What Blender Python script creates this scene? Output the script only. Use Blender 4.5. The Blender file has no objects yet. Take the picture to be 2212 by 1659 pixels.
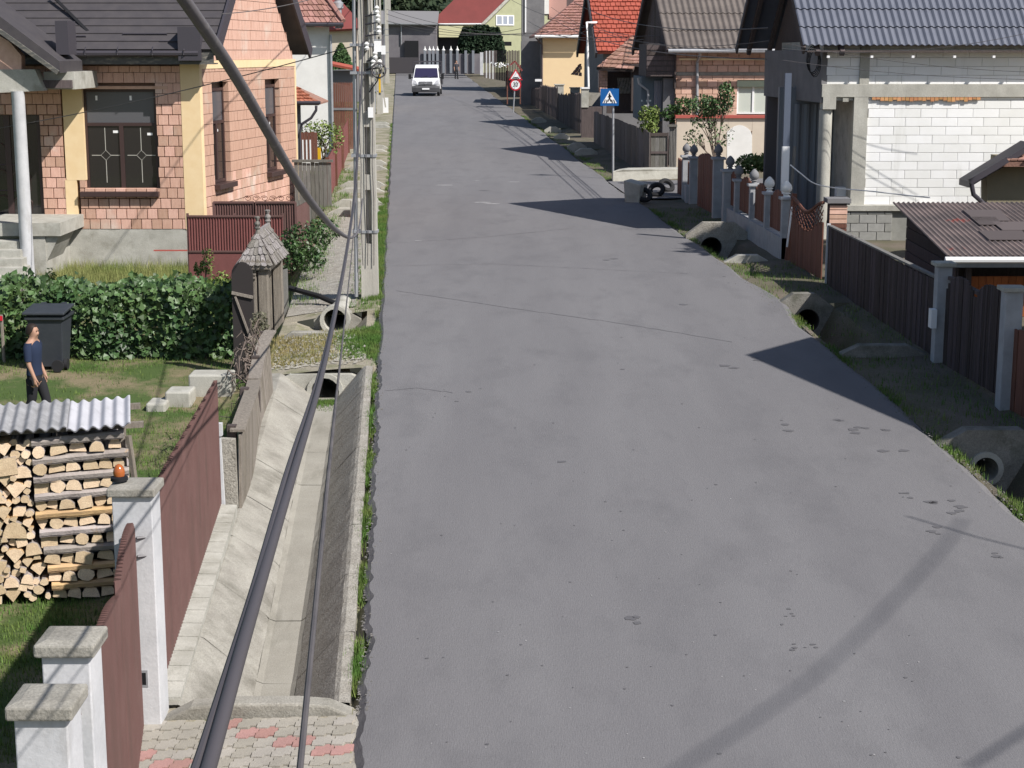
import bpy, math, random, bisect
from mathutils import Vector as V, Matrix
random.seed(7)
sc = bpy.context.scene
COL = sc.collection
R = math.radians
# ---------------------------------------------------------------- camera
F = 3600.0; HC = 5.2                     # focal length in px of a 2212 px wide frame, camera height (m)
PITCH = math.atan((829.5 - 110) / F); cp, sp = math.cos(PITCH), math.sin(PITCH)
cam = bpy.data.cameras.new('camera'); cam.sensor_width = 36; cam.lens = 36 * F / 2212
cam.clip_start = .1; cam.clip_end = 3000
co = bpy.data.objects.new('camera', cam); COL.objects.link(co)
co.location = (0, 0, HC); co.rotation_euler = (R(90) - PITCH, 0, 0); sc.camera = co
# ---------------------------------------------------------------- daylight
SA, SB = .80, .62                        # shadow of a 1 m stick: -SA in x, +SB in y
sun_dir = V((SA, -SB, 1)).normalized()
elev = math.asin(sun_dir.z)
w = bpy.data.worlds.new('World'); sc.world = w; w.use_nodes = True
nt = w.node_tree; bg = nt.nodes['Background']
sky = nt.nodes.new('ShaderNodeTexSky'); sky.sky_type = 'NISHITA'; sky.sun_disc = False
sky.sun_elevation = elev; sky.sun_rotation = math.atan2(sun_dir.x, sun_dir.y)
nt.links.new(sky.outputs[0], bg.inputs[0]); bg.inputs[1].default_value = .07
sl = bpy.data.lights.new('sun', 'SUN'); sl.energy = 4.1; sl.angle = R(.5); sl.color = (1, .955, .90)
so = bpy.data.objects.new('sun', sl); COL.objects.link(so)
so.rotation_euler = sun_dir.to_track_quat('Z', 'Y').to_euler(); so.location = sun_dir * 50
sc.view_settings.view_transform = 'Standard'; sc.view_settings.look = 'None'
sc.view_settings.exposure = .55; sc.view_settings.gamma = 1
sc.view_settings.use_curve_mapping = False
sc.render.engine = 'CYCLES'
sc.cycles.max_bounces = 6
# ---------------------------------------------------------------- placing
def at(x, y, Y):
    a = (x - 1106) / F; b = (829.5 - y) / F
    t = Y / (cp + b * sp)
    return V((a * t, Y, HC + t * (-sp + b * cp)))
def lerp(tab, x):
    if x <= tab[0][0]: return tab[0][1]
    for (a, b), (c, d) in zip(tab, tab[1:]):
        if x <= c: return b + (d - b) * (x - a) / (c - a)
    return tab[-1][1]
RZT = [(0, -.45), (12.4, 0), (17.6, .22), (21, .37), (25.7, .55), (32, .77), (39, .9), (57, 1.08), (75, 1.37), (105, 1.81), (140, 2.3), (200, 3.2), (300, 4.6), (600, 9)]
def rz(Y): return lerp(RZT, Y)
def xl(Y): return -1.22 - .0665 * (Y - 12.44)          # left edge of the road
RW = 7.2
def xr(Y): return xl(Y) + RW
YARD = [(0, -.6), (12, -.6), (17.5, -.69), (21, -.62), (25.3, -.5), (28.8, -.27), (40, -.13), (48, .3), (60, .8), (75, 1.2), (105, 1.7), (200, 3), (300, 4.4), (600, 9)]
FENCE = [(0, -.4), (8, -.15), (12.6, -.1), (14, -.06), (18, .0), (20, .08), (24, .27), (25, .32), (30, .40), (36, .6), (45, .8), (60, 1.0), (75, 1.27), (105, 1.7), (200, 3.1), (600, 9)]
LOPEN = [(12.78, 25.0), (28.15, 29.6), (45.6, 47.6), (51.6, 53.6), (59.5, 62.2), (68, 70), (84, 87)]
ROPEN = [(5, 20.5), (25.9, 30.2), (35.6, 39.2), (66, 69), (80, 83)]
def inside(Y, iv): return any(a <= Y <= b for a, b in iv)
def gz(X, Y):
    u = X - xl(Y); r = rz(Y)
    if u < 0:
        if inside(Y, LOPEN):
            fl = r - (.48 if 28 < Y < 30 else .58)
            prof = [(-1.75, lerp(FENCE, Y)), (-1.5, lerp(FENCE, Y) + .02), (-.95, fl), (-.58, fl), (-.24, r - .14), (-.05, r - .15), (0, r - .08)]
        else:
            prof = [(-1.75, lerp(FENCE, Y)), (-.2, r - .06), (0, r - .05)]
        if u < -1.75:
            return lerp([(-6, lerp(YARD, Y)), (-2.3, lerp(YARD, Y)), (-1.75, lerp(FENCE, Y))], u)
        return lerp(prof, u)
    u -= RW
    if u < 0: return r - .09
    if inside(Y, ROPEN):
        fl = r - .82
        return lerp([(0, r - .05), (.1, r - .07), (.4, fl), (.72, fl), (1.1, r - .12), (1.45, r - .02), (3, r)], u)
    return lerp([(0, r - .05), (.3, r - .06), (1.45, r - .02), (3, r)], u)
def G(x, y, off=0):
    lo, hi = 3., 400.
    for _ in range(50):
        m = (lo + hi) / 2
        if at(x, y, m).z > rz(m) + off: lo = m
        else: hi = m
    return at(x, y, lo)
# ---------------------------------------------------------------- mesh collecting
class MB:
    def __init__(s): s.v = []; s.f = []
    def add(s, vs, fs):
        n = len(s.v); s.v += [tuple(p) for p in vs]; s.f += [tuple(i + n for i in f) for f in fs]; return s
    def box(s, x0, x1, y0, y1, z0, z1):
        return s.add([(x0, y0, z0), (x1, y0, z0), (x1, y1, z0), (x0, y1, z0), (x0, y0, z1), (x1, y0, z1), (x1, y1, z1), (x0, y1, z1)],
                     [(0, 3, 2, 1), (4, 5, 6, 7), (0, 1, 5, 4), (1, 2, 6, 5), (2, 3, 7, 6), (3, 0, 4, 7)])
    def beam(s, p, q, w, h, up=(0, 0, 1)):
        p, q = V(p), V(q); d = (q - p).normalized(); up = V(up)
        a = d.cross(up)
        if a.length < 1e-4: a = d.cross(V((0, 1, 0)))
        a.normalize(); b = a.cross(d).normalized(); a = a * w / 2; b = b * h / 2
        return s.add([p - a - b, p + a - b, p + a + b, p - a + b, q - a - b, q + a - b, q + a + b, q - a + b],
                     [(0, 1, 2, 3), (7, 6, 5, 4), (1, 0, 4, 5), (2, 1, 5, 6), (3, 2, 6, 7), (0, 3, 7, 4)])
    def tube(s, pts, r, n=6, caps=True):
        pts = [V(p) for p in pts]; rr = r if isinstance(r, (list, tuple)) else [r] * len(pts)
        rings = []; ref = V((.3, .2, 1))
        for i, p in enumerate(pts):
            d = (pts[min(i + 1, len(pts) - 1)] - pts[max(i - 1, 0)]).normalized()
            a = d.cross(ref)
            if a.length < 1e-3: a = d.cross(V((1, 0, 0)))
            a.normalize(); b = d.cross(a)
            rings.append([p + (a * math.cos(t) + b * math.sin(t)) * rr[i] for t in [2 * math.pi * k / n for k in range(n)]])
        vs = [q for g in rings for q in g]; fs = []
        for i in range(len(pts) - 1):
            for k in range(n):
                fs.append((i * n + k, i * n + (k + 1) % n, (i + 1) * n + (k + 1) % n, (i + 1) * n + k))
        if caps: fs += [tuple(range(n))[::-1], tuple((len(pts) - 1) * n + k for k in range(n))]
        return s.add(vs, fs)
    def poly(s, pts): return s.add(pts, [tuple(range(len(pts)))])
    def prism(s, pts, vec):
        pts = [V(p) for p in pts]; vec = V(vec); n = len(pts)
        return s.add(pts + [p + vec for p in pts], [tuple(range(n))[::-1], tuple(range(n, 2 * n))] + [(i, (i + 1) % n, n + (i + 1) % n, n + i) for i in range(n)])
    def lathe(s, prof, c=(0, 0, 0), n=12):
        c = V(c); vs = []; fs = []
        for r, z in prof: vs += [c + V((r * math.cos(2 * math.pi * k / n), r * math.sin(2 * math.pi * k / n), z)) for k in range(n)]
        for i in range(len(prof) - 1):
            for k in range(n): fs.append((i * n + k, i * n + (k + 1) % n, (i + 1) * n + (k + 1) % n, (i + 1) * n + k))
        fs += [tuple(range(n))[::-1], tuple((len(prof) - 1) * n + k for k in range(n))]
        return s.add(vs, fs)
    def grid(s, rows):
        n = len(rows[0]); vs = [p for r in rows for p in r]
        return s.add(vs, [(i * n + k, i * n + k + 1, (i + 1) * n + k + 1, (i + 1) * n + k) for i in range(len(rows) - 1) for k in range(n - 1)])
    def xf(s, M): s.v = [tuple(M @ V(p)) for p in s.v]; return s
    def join(s, o): return s.add(o.v, o.f)
    def mesh(s, name, off=(0, 0, 0)):
        m = bpy.data.meshes.new(name)
        m.from_pydata([(a - off[0], b - off[1], c - off[2]) for a, b, c in s.v], [], s.f); m.update(); return m
def wloc(o):
    l = V((0, 0, 0))
    while o is not None: l += o.location; o = o.parent
    return l
def smooth(me, ang=40):
    me.polygons.foreach_set('use_smooth', [True] * len(me.polygons))
    try: me.set_sharp_from_angle(angle=R(ang))
    except Exception: pass
def ob(name, mb, mat, parent=None, sm=False, bevel=0, label=None):
    """one mesh object; mb is in world coordinates"""
    off = wloc(parent) if parent else V((0, 0, 0))
    me = mb.mesh(name, off)
    if mat: me.materials.append(mat)
    if sm: smooth(me)
    o = bpy.data.objects.new(name, me); COL.objects.link(o); o.parent = parent
    if bevel:
        b = o.modifiers.new('bevel', 'BEVEL'); b.width = bevel; b.segments = 2; b.limit_method = 'ANGLE'
    if label: o['label'] = label
    return o
def inst(name, me, loc, parent=None, rot=(0, 0, 0), scale=(1, 1, 1)):
    o = bpy.data.objects.new(name, me); COL.objects.link(o); o.parent = parent
    o.location = V(loc) - (wloc(parent) if parent else V((0, 0, 0))); o.rotation_euler = rot; o.scale = scale
    return o
def tag(o, label, cat, group=None):
    o['label'] = label; o['category'] = cat
    if group: o['group'] = group
    return o
def thing(name, label, cat, loc, group=None):
    o = bpy.data.objects.new(name, None); COL.objects.link(o); o.location = loc; o.empty_display_size = .2
    return tag(o, label, cat, group)
def one(name, mb, mat, label, cat, group=None, sm=False, bevel=0):
    """a thing that is a single mesh, origin at its base centre"""
    xs = [p[0] for p in mb.v]; ys = [p[1] for p in mb.v]; zs = [p[2] for p in mb.v]
    c = V(((min(xs) + max(xs)) / 2, (min(ys) + max(ys)) / 2, min(zs)))
    me = mb.mesh(name, c); me.materials.append(mat)
    if sm: smooth(me)
    o = bpy.data.objects.new(name, me); COL.objects.link(o); o.location = c
    if bevel:
        b = o.modifiers.new('bevel', 'BEVEL'); b.width = bevel; b.segments = 2; b.limit_method = 'ANGLE'
    return tag(o, label, cat, group)
def struct(name, mb, mat, parent=None, sm=False):
    o = ob(name, mb, mat, parent, sm); o['kind'] = 'structure'; return o
def stuff(name, mb, mat, parent=None):
    o = ob(name, mb, mat, parent); o['kind'] = 'stuff'; return o
def cat_pts(p, q, sag, n=14):
    p, q = V(p), V(q)
    return [p.lerp(q, i / n) - V((0, 0, sag * 4 * (i / n) * (1 - i / n))) for i in range(n + 1)]
# ---------------------------------------------------------------- materials
MATS = {}
def mat(name, c1, c2=None, scale=4, rough=.85, bump=0, bscale=40, rnd=0, metal=0, stretch=(1, 1, 1), fine=0, island=0, spec=.3, trans=0, detail=5, con=(.35, .65), stain=None, sscale=1.2, scon=(.52, .7), sstretch=(1, 1, 1)):
    m = bpy.data.materials.new(name); m.use_nodes = True; MATS[name] = m
    n = m.node_tree.nodes; L = m.node_tree.links; b = n['Principled BSDF']
    b.inputs['Roughness'].default_value = rough; b.inputs['Metallic'].default_value = metal
    b.inputs['Specular IOR Level'].default_value = spec
    if trans: b.inputs['Transmission Weight'].default_value = trans
    geo = n.new('ShaderNodeNewGeometry')
    def noise(sc_, st, det):
        mp = n.new('ShaderNodeMapping'); mp.inputs['Scale'].default_value = st; L.new(geo.outputs['Position'], mp.inputs[0])
        t = n.new('ShaderNodeTexNoise'); t.inputs['Scale'].default_value = sc_; t.inputs['Detail'].default_value = det
        t.inputs['Roughness'].default_value = .62
        L.new(mp.outputs[0], t.inputs['Vector']); return t.outputs['Fac']
    def ramp(f, a, z):
        r = n.new('ShaderNodeMapRange'); r.inputs[1].default_value = a; r.inputs[2].default_value = z; L.new(f, r.inputs[0]); return r.outputs[0]
    def mix(f, a, c, typ='MIX'):
        x = n.new('ShaderNodeMix'); x.data_type = 'RGBA'; x.blend_type = typ
        if hasattr(f, 'links'): L.new(f, x.inputs[0])
        else: x.inputs[0].default_value = f
        for v, s_ in ((a, 6), (c, 7)):
            if hasattr(v, 'links'): L.new(v, x.inputs[s_])
            else: x.inputs[s_].default_value = (*v, 1)
        return x.outputs[2]
    colr = c1
    if c2 is not None: colr = mix(ramp(noise(scale, stretch, detail), *con), c1, c2)
    if stain is not None: colr = mix(ramp(noise(sscale, sstretch, 6), *scon), colr, stain)
    if fine:
        f = ramp(noise(bscale * 1.7, (1, 1, 1), 3), .3, .7)
        g = n.new('ShaderNodeMapRange'); g.inputs[3].default_value = 1 - fine; g.inputs[4].default_value = 1 + fine; L.new(f, g.inputs[0])
        cmb = n.new('ShaderNodeCombineColor'); [L.new(g.outputs[0], cmb.inputs[i]) for i in range(3)]
        colr = mix(1.0, colr, cmb.outputs[0], 'MULTIPLY')
    for amt, src in ((rnd, 'o'), (island, 'i')):
        if amt:
            if src == 'o': s_ = n.new('ShaderNodeObjectInfo').outputs['Random']
            else: s_ = geo.outputs['Random Per Island']
            g = n.new('ShaderNodeMapRange'); g.inputs[3].default_value = 1 - amt; g.inputs[4].default_value = 1 + amt; L.new(s_, g.inputs[0])
            g2 = n.new('ShaderNodeMath'); g2.operation = 'POWER'; L.new(g.outputs[0], g2.inputs[0]); g2.inputs[1].default_value = 1.25
            cmb = n.new('ShaderNodeCombineColor'); L.new(g.outputs[0], cmb.inputs[0]); L.new(g.outputs[0], cmb.inputs[1]); L.new(g2.outputs[0], cmb.inputs[2])
            colr = mix(1.0, colr, cmb.outputs[0], 'MULTIPLY')
    if hasattr(colr, 'links'): L.new(colr, b.inputs['Base Color'])
    else: b.inputs['Base Color'].default_value = (*colr, 1)
    if bump:
        bn = n.new('ShaderNodeBump'); bn.inputs['Strength'].default_value = bump; bn.inputs['Distance'].default_value = .02
        L.new(noise(bscale, stretch, 5), bn.inputs['Height']); L.new(bn.outputs[0], b.inputs['Normal'])
    return m
PLANKD = mat('dark_plank', (.088, .068, .068), (.058, .045, .046), 5, .95, .5, 30, rnd=.3, stretch=(6, 6, .5), fine=.1)
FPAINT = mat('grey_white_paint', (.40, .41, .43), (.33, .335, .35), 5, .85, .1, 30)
PPAINT = mat('shaded_blue_grey', (.10, .12, .165), rough=.6)  # blue grey of the steel pole, darkened in the colour to stand for shade
ASPH = mat('asphalt', (.147, .143, .149), (.176, .172, .177), .5, .9, .3, 60, fine=.16, stretch=(1.6, .22, 1), stain=(.131, .128, .134), sscale=1.6, scon=(.5, .8), sstretch=(1, .5, 1), con=(.3, .7))
STAIN = mat('wet_stain', (.112, .109, .115), rough=.7)
PALE = mat('worn_patch', (.42, .41, .41), (.26, .255, .26), 9, .95, con=(.35, .65))
LAWN = mat('lawn_soil', (.06, .095, .025), (.20, .165, .10), .9, .95, .4, 30, fine=.3, con=(.46, .62))
VERGE = mat('verge_soil', (.30, .27, .21), (.13, .14, .06), 1.3, .95, .5, 28, fine=.3, con=(.45, .65))
GRAVEL = mat('gravel', (.36, .34, .30), (.24, .22, .19), 6, .95, .7, 30, fine=.35)
RSOIL = mat('right_soil', (.15, .125, .10), (.10, .095, .06), 1.1, .95, .5, 26, fine=.3)
GRASS = mat('grass_blade', (.075, .155, .028), (.15, .19, .05), 1.5, .8, island=.45, con=(.42, .66))
DRY = mat('dry_grass', (.30, .24, .11), (.20, .20, .07), 2, .9, island=.4)
CONC = mat('concrete', (.35, .335, .295), (.26, .245, .215), 2.5, .92, .45, 40, fine=.2, stain=(.17, .16, .135), sscale=1.8, scon=(.50, .72))
CONCW = mat('weathered_concrete', (.25, .24, .215), (.18, .17, .15), 3, .95, .5, 36, fine=.22, stain=(.11, .11, .085), sscale=2.2, scon=(.48, .68))
CONCL = mat('pale_concrete', (.46, .45, .405), (.36, .35, .31), 3, .9, .35, 45, fine=.14, stain=(.26, .25, .21), sscale=2.3, scon=(.52, .74))
CONCD = mat('rough_concrete', (.36, .34, .30), (.27, .25, .215), 5, .95, .9, 34, fine=.3)
DFLOOR = mat('ditch_floor', (.33, .315, .275), (.27, .255, .22), 1.2, .9, .25, 50, fine=.14, stain=(.19, .18, .15), sscale=1.4, scon=(.52, .75), sstretch=(2, .5, 1))
PAVER = mat('grey_paver', (.36, .335, .29), (.30, .28, .245), 3, .92, .3, 60, fine=.12, rnd=.1)
PAVR = mat('red_paver', (.40, .225, .20), (.34, .20, .18), 3, .92, .3, 60, fine=.12, rnd=.1)
BRICK = mat('hollow_brick', (.62, .395, .305), (.54, .325, .245), 7, .95, .35, 30, rnd=.19, fine=.1, stretch=(2.5, 2.5, .4), stain=(.60, .50, .42), sscale=.9, scon=(.56, .75))
MORT = mat('mortar', (.36, .24, .19), rough=.95)
BRICKB = mat('brick_far', (.66, .43, .33), (.58, .36, .27), 7, .95, .2, 30, rnd=.15)
YEL = mat('insulation_yellow', (.80, .62, .38), (.76, .57, .33), 4, .9, .1, 40)
YELP = mat('yellow_paint', (.80, .61, .37), (.77, .58, .35), 2, .9)
WHITE = mat('white_plaster', (.80, .79, .76), (.72, .71, .68), 2, .9, .12, 40)
WPAINT = mat('white_paint', (.57, .57, .585), (.47, .475, .49), 3, .85, .15, 30, fine=.05, stain=(.36, .35, .34), sscale=3, scon=(.56, .76), sstretch=(1, 1, .35))
AAC = mat('aerated_block', (.86, .86, .85), (.82, .82, .80), 2.5, .95, .15, 50, rnd=.05, stain=(.6, .6, .56), sscale=1.1, scon=(.6, .85), sstretch=(2, 2, .25))
RCONC = mat('ring_beam', (.48, .47, .42), (.36, .35, .31), 2.2, .92, .25, 30, fine=.1, stretch=(1, 1, .6))
CMU = mat('grey_block', (.33, .33, .31), (.27, .27, .255), 5, .95, .4, 45, rnd=.1)
DROOF = mat('dark_roof', (.055, .05, .055), (.07, .063, .066), 3, .6, .1, 20, spec=.4)
DMETAL = mat('dark_trim', (.055, .05, .06), rough=.45, spec=.5)
TRIMG = mat('weathered_trim', (.09, .09, .085), (.22, .20, .17), 6, .7, con=(.5, .7), stretch=(1, 1, 3))
WINF = mat('window_brown', (.055, .032, .03), rough=.4, spec=.5)
GLASS = mat('dark_glass', (.022, .02, .02), rough=.06, spec=.9)
GLASSG = mat('shade_glass', (.10, .10, .11), rough=.25, spec=.6)
STEELW = mat('lead_strip', (.55, .53, .48), rough=.4, metal=.3)
STICK = mat('white_sticker', (.85, .85, .85), rough=.5)
MAROON = mat('maroon_metal', (.125, .066, .06), (.145, .08, .073), 3, .6, .05, 20, spec=.35, stain=(.095, .06, .052), sscale=2, scon=(.5, .75), sstretch=(1, 1, .35))
MAROONL = mat('maroon_gate', (.20, .075, .07), (.17, .065, .06), 3, .55, spec=.4)
WOODO = mat('old_wood', (.30, .265, .225), (.20, .175, .15), 5, .95, .6, 30, rnd=.15, stretch=(6, 6, .6), fine=.1)
WOODG = mat('grey_wood', (.19, .185, .17), (.13, .125, .115), 5, .95, .5, 30, rnd=.15, stretch=(6, 6, .6))
WOODD = mat('dark_wood', (.115, .092, .088), (.078, .062, .06), 5, .9, .5, 30, rnd=.22, stretch=(6, 6, .6))
WOODB = mat('brown_wood', (.18, .075, .05), (.13, .055, .04), 5, .7, .3, 30, rnd=.15, stretch=(6, 6, .6))
SHING = mat('shingle', (.30, .28, .26), (.17, .155, .145), 7, .95, .5, 40, rnd=.25, stretch=(4, 4, 1))
BARK = mat('bark', (.22, .17, .13), (.13, .10, .08), 9, .95, .8, 40, rnd=.2)
LOGE = mat('log_end', (.72, .56, .385), (.60, .45, .30), 9, .9, .3, 50, rnd=.22, fine=.16)
LOGS = mat('split_face', (.62, .42, .21), (.45, .30, .17), 5, .9, .4, 30, rnd=.2, stretch=(.6, 4, 4))
LOGB = mat('weathered_bark', (.42, .375, .35), (.31, .27, .255), 6, .95, .6, 34, rnd=.15, stain=(.5, .33, .18), sscale=4, scon=(.6, .68))
ETERN = mat('fibre_cement', (.36, .36, .375), (.24, .24, .25), 5, .9, .4, 50, fine=.12, rnd=.12)
ETERNW = mat('new_fibre_cement', (.50, .50, .53), (.42, .42, .45), 3, .85, .15, 50, stain=(.3, .3, .31), sscale=4, scon=(.58, .75))
LEAF = mat('leaf', (.035, .08, .024), (.075, .13, .038), 1.6, .5, island=.55, rnd=.3, spec=.5)
LEAFL = mat('leaf_light', (.12, .19, .045), (.18, .22, .06), 3, .6, island=.4)
CONIF = mat('conifer', (.015, .03, .015), (.022, .045, .02), 3, .8, island=.4)
FORE = mat('forest', (.020, .036, .018), (.035, .05, .022), .5, .9, island=.4)
TWIG = mat('twig', (.13, .10, .085), (.2, .165, .14), 8, .95)
RUBB = mat('rubber', (.02, .02, .022), rough=.8)
BINM = mat('bin_plastic', (.035, .04, .05), (.045, .05, .06), 6, .5, spec=.4)
WIRE = mat('cable', (.075, .07, .075), (.12, .11, .11), 5, .7)
STEEL = mat('galvanised', (.42, .43, .45), (.34, .35, .37), 6, .5, metal=.4)
POLEC = mat('pole_concrete', (.47, .45, .40), (.39, .37, .33), 4, .92, .3, 50, fine=.1, stretch=(1, 1, .3))
CERAM = mat('ceramic', (.75, .74, .72), rough=.3)
ORANGE = mat('beacon_amber', (.36, .10, .025), rough=.2, spec=.6)
REDT = mat('red_tile', (.40, .10, .065), (.34, .085, .058), 5, .6, .1, 30, island=.1)
OLDT = mat('old_tile', (.35, .20, .15), (.24, .135, .105), 4, .9, .4, 30, rnd=.25, island=.25)
PINKT = mat('pinkish_tile', (.36, .19, .155), (.28, .15, .125), 4, .85, .2, 30, island=.2)
BLUER = mat('blue_sheet', (.115, .125, .16), (.135, .145, .18), 2, .55, spec=.4)
BROWNR = mat('brown_sheet', (.115, .098, .09), (.15, .128, .115), 1.5, .75, .2, 20, stretch=(.4, 2, 2))
RUSTR = mat('rusty_sheet', (.20, .155, .145), (.115, .095, .092), 1.5, .85, .3, 24, stain=(.27, .075, .06), sscale=.8, scon=(.645, .68))
GREYW = mat('grey_shade_wall', (.20, .195, .20), (.16, .157, .162), 2, .9, .1, 30)
BLUEW = mat('blue_grey_wall', (.10, .13, .155), (.12, .15, .17), 2, .8)
GREYD = mat('grey_door', (.20, .215, .24), rough=.5)
BEIGE = mat('beige_render', (.62, .54, .44), (.57, .49, .40), 2, .9)
REDCAP = mat('red_cap', (.42, .10, .08), rough=.7)
YGREEN = mat('pale_yellow', (.40, .41, .26), (.36, .37, .235), 2, .9)
OLIVE = mat('olive_wall', (.25, .22, .15), (.22, .195, .135), 3, .9)
FARG = mat('far_grey', (.18, .17, .18), (.14, .13, .145), 1, .9)
ROOFM = mat('maroon_roof', (.23, .06, .055), (.20, .055, .05), 1, .7)
SIGNB = mat('sign_blue', (.008, .10, .32), rough=.5)
SIGNW = mat('sign_white', (.85, .85, .85), rough=.5)
SIGNR = mat('sign_red', (.55, .02, .04), rough=.5)
BLACK = mat('black', (.012, .012, .014), rough=.6)
VANW = mat('van_white', (.82, .82, .83), rough=.3, spec=.5)
VANG = mat('van_bumper', (.07, .07, .075), rough=.6)
VGLASS = mat('van_glass', (.03, .025, .06), rough=.08, spec=.9)
LAMP = mat('headlight_glass', (.45, .45, .47), rough=.1, spec=.8)
SKIN = mat('skin', (.40, .235, .165), rough=.6)
NAVY = mat('navy_cloth', (.018, .028, .06), rough=.9)
TROUS = mat('black_cloth', (.022, .022, .026), rough=.9)
HAIR = mat('dark_hair', (.025, .016, .012), rough=.6)
ORWOOD = mat('varnished_wood', (.42, .13, .035), (.35, .10, .03), 5, .5, rnd=.15, stretch=(6, 1, 1))
YPLAST = mat('yellow_plastic', (.70, .42, .02), rough=.5)
# ================================================================ SETTING
def frange(a, b, n): return [a + (b - a) * i / (n - 1) for i in range(n)]
YS = sorted(set(frange(3, 12.6, 14) + frange(12.7, 60, 160) + frange(60, 200, 90) + frange(200, 330, 12) +
     [e + s for iv in LOPEN + ROPEN for e in iv for s in (-.012, .012)]))
def sheet(us, right=False, dz=0, jit=.02):
    rows = []
    for y in YS:
        row = []
        for u in us:
            X = xl(y) + u + (RW if right else 0)
            j = math.sin(X * 3.1 + y * 2.3) * math.sin(y * 1.7 - X * 2.2) * jit
            row.append((X, y, gz(X, y) + dz + j))
        rows.append(row)
    mb = MB().grid(rows); mb.f = [f for f in mb.f if not (abs(mb.v[f[0]][1] - mb.v[f[2]][1]) < .03 and max(abs(mb.v[f[0]][2] - mb.v[f[3]][2]), abs(mb.v[f[1]][2] - mb.v[f[2]][2])) > .12)]
    return mb
struct('yard_ground', sheet([-140, -60, -30, -16, -11, -9, -7.5, -6, -5, -4.2, -3.4, -2.8, -2.3, -1.78]), LAWN)
struct('left_verge', sheet([-1.78, -1.75, -1.5, -1.2, -.95, -.8, -.58, -.4, -.24, -.05, 0, .02], jit=.012), VERGE)
struct('right_verge', sheet([-.02, 0, .1, .25, .4, .56, .72, .9, 1.1, 1.45], True), RSOIL)
struct('right_yard_ground', sheet([1.45, 2, 3, 5, 9, 16, 40, 140], True), RSOIL)
# road: one sheet, the right edge wavers a little, side street at Y 48-54
rows = []
for y in sorted(set(frange(3, 26, 330) + [v for v in YS if v > 26])):
    wl = .015 * math.sin(y * 1.9) + (.014 * math.sin(y * 5.1) + .009 * math.sin(y * 11.3) + .007 * math.sin(y * 23.7 + 1) if y < 26 else 0)
    wr = .05 * math.sin(y * .55 + 1) + .02 * math.sin(y * 1.7) + .008 * math.sin(y * 9.1) + (.25 if 28 < y < 33 else 0) * math.sin((y - 28) / 5 * math.pi)
    if 12.9 < y < 17: wl += (.035 * max(0, math.sin(y * 4.1)) ** 2 + .01 * math.sin(y * 15)) * math.sin((y - 12.9) / 4.1 * math.pi)
    rows.append([(xl(y) + .0 + wl, y, rz(y) - .05)] + [(xl(y) + u, y, rz(y)) for u in [.06 + wl, .3, 1, 2, 3, 3.6, 4.2, 5.2, 6.2, 6.9, 7.08 + wr]] + [(xl(y) + 7.2 + wr, y, rz(y) - .06)])
struct('road', MB().grid(rows), ASPH)
mb = MB()
rows = []
for y in frange(48.4, 54.2, 8):
    rows.append([(xr(y) - .1 + d, y + .55 * max(0, d - 1) * .2, rz(y) + .008 + .012 * max(0, d)) for d in (0, .5, 1, 1.6, 3, 5, 8, 14, 30)])
struct('side_street', MB().grid(rows), ASPH)
# patches, damp stains and worn streaks lying on the asphalt
rs = random.Random(3)
def blot(mb, x, y, w, n=11, el=1.0, dz=.004):
    c = G(x, y); pts = []
    for k in range(n):
        t = 2 * math.pi * k / n; r = w * (.55 + .6 * rs.random())
        X = c.x + r * math.cos(t); Y = c.y + r * el * math.sin(t); pts.append((X, Y, rz(Y) + dz))
    mb.poly(pts)
mb = MB()
for x, y, w, k in [(1565, 790, .14, 1), (1585, 795, .1, 1), (1690, 922, .08, 2), (1820, 917, .08, 3), (1850, 935, .09, 2), (1935, 985, .1, 2), (1360, 1336, .07, 1), (2030, 1090, .09, 3), (2085, 1103, .1, 3), (2160, 1200, .06, 3), (1212, 998, .07, 1), (1345, 798, .07, 1), (1475, 658, .1, 1), (1640, 775, .1, 2), (1045, 412, .2, 1), (1735, 1395, .03, 6), (1695, 1325, .025, 4), (1300, 562, .12, 2), (1890, 925, .07, 3), (1975, 1075, .06, 3), (2040, 1145, .06, 3), (1380, 1340, .05, 2), (1590, 600, .05, 2), (1015, 856, .05, 2)]:
    for i in range(k): blot(mb, x + rs.uniform(-30, 30) * (k > 1), y + rs.uniform(-12, 12) * (k > 1), w * rs.uniform(.5, 1.1), el=.8)
for i in range(110): blot(mb, rs.uniform(850, 2150), rs.uniform(620, 1640), rs.uniform(.008, .022), 6)
struct('road_stains', mb, STAIN)
mb = MB()
for x, y, w in [(960, 400, .32), (1110, 393, .2), (1040, 437, .3), (1062, 440, .25), (1030, 390, .12), (905, 520, .1)]: blot(mb, x, y, w, el=.4)
for i in range(60): blot(mb, rs.uniform(830, 2100), rs.uniform(620, 1640), rs.uniform(.006, .013), 5)
struct('worn_road_patches', mb, PALE)
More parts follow.
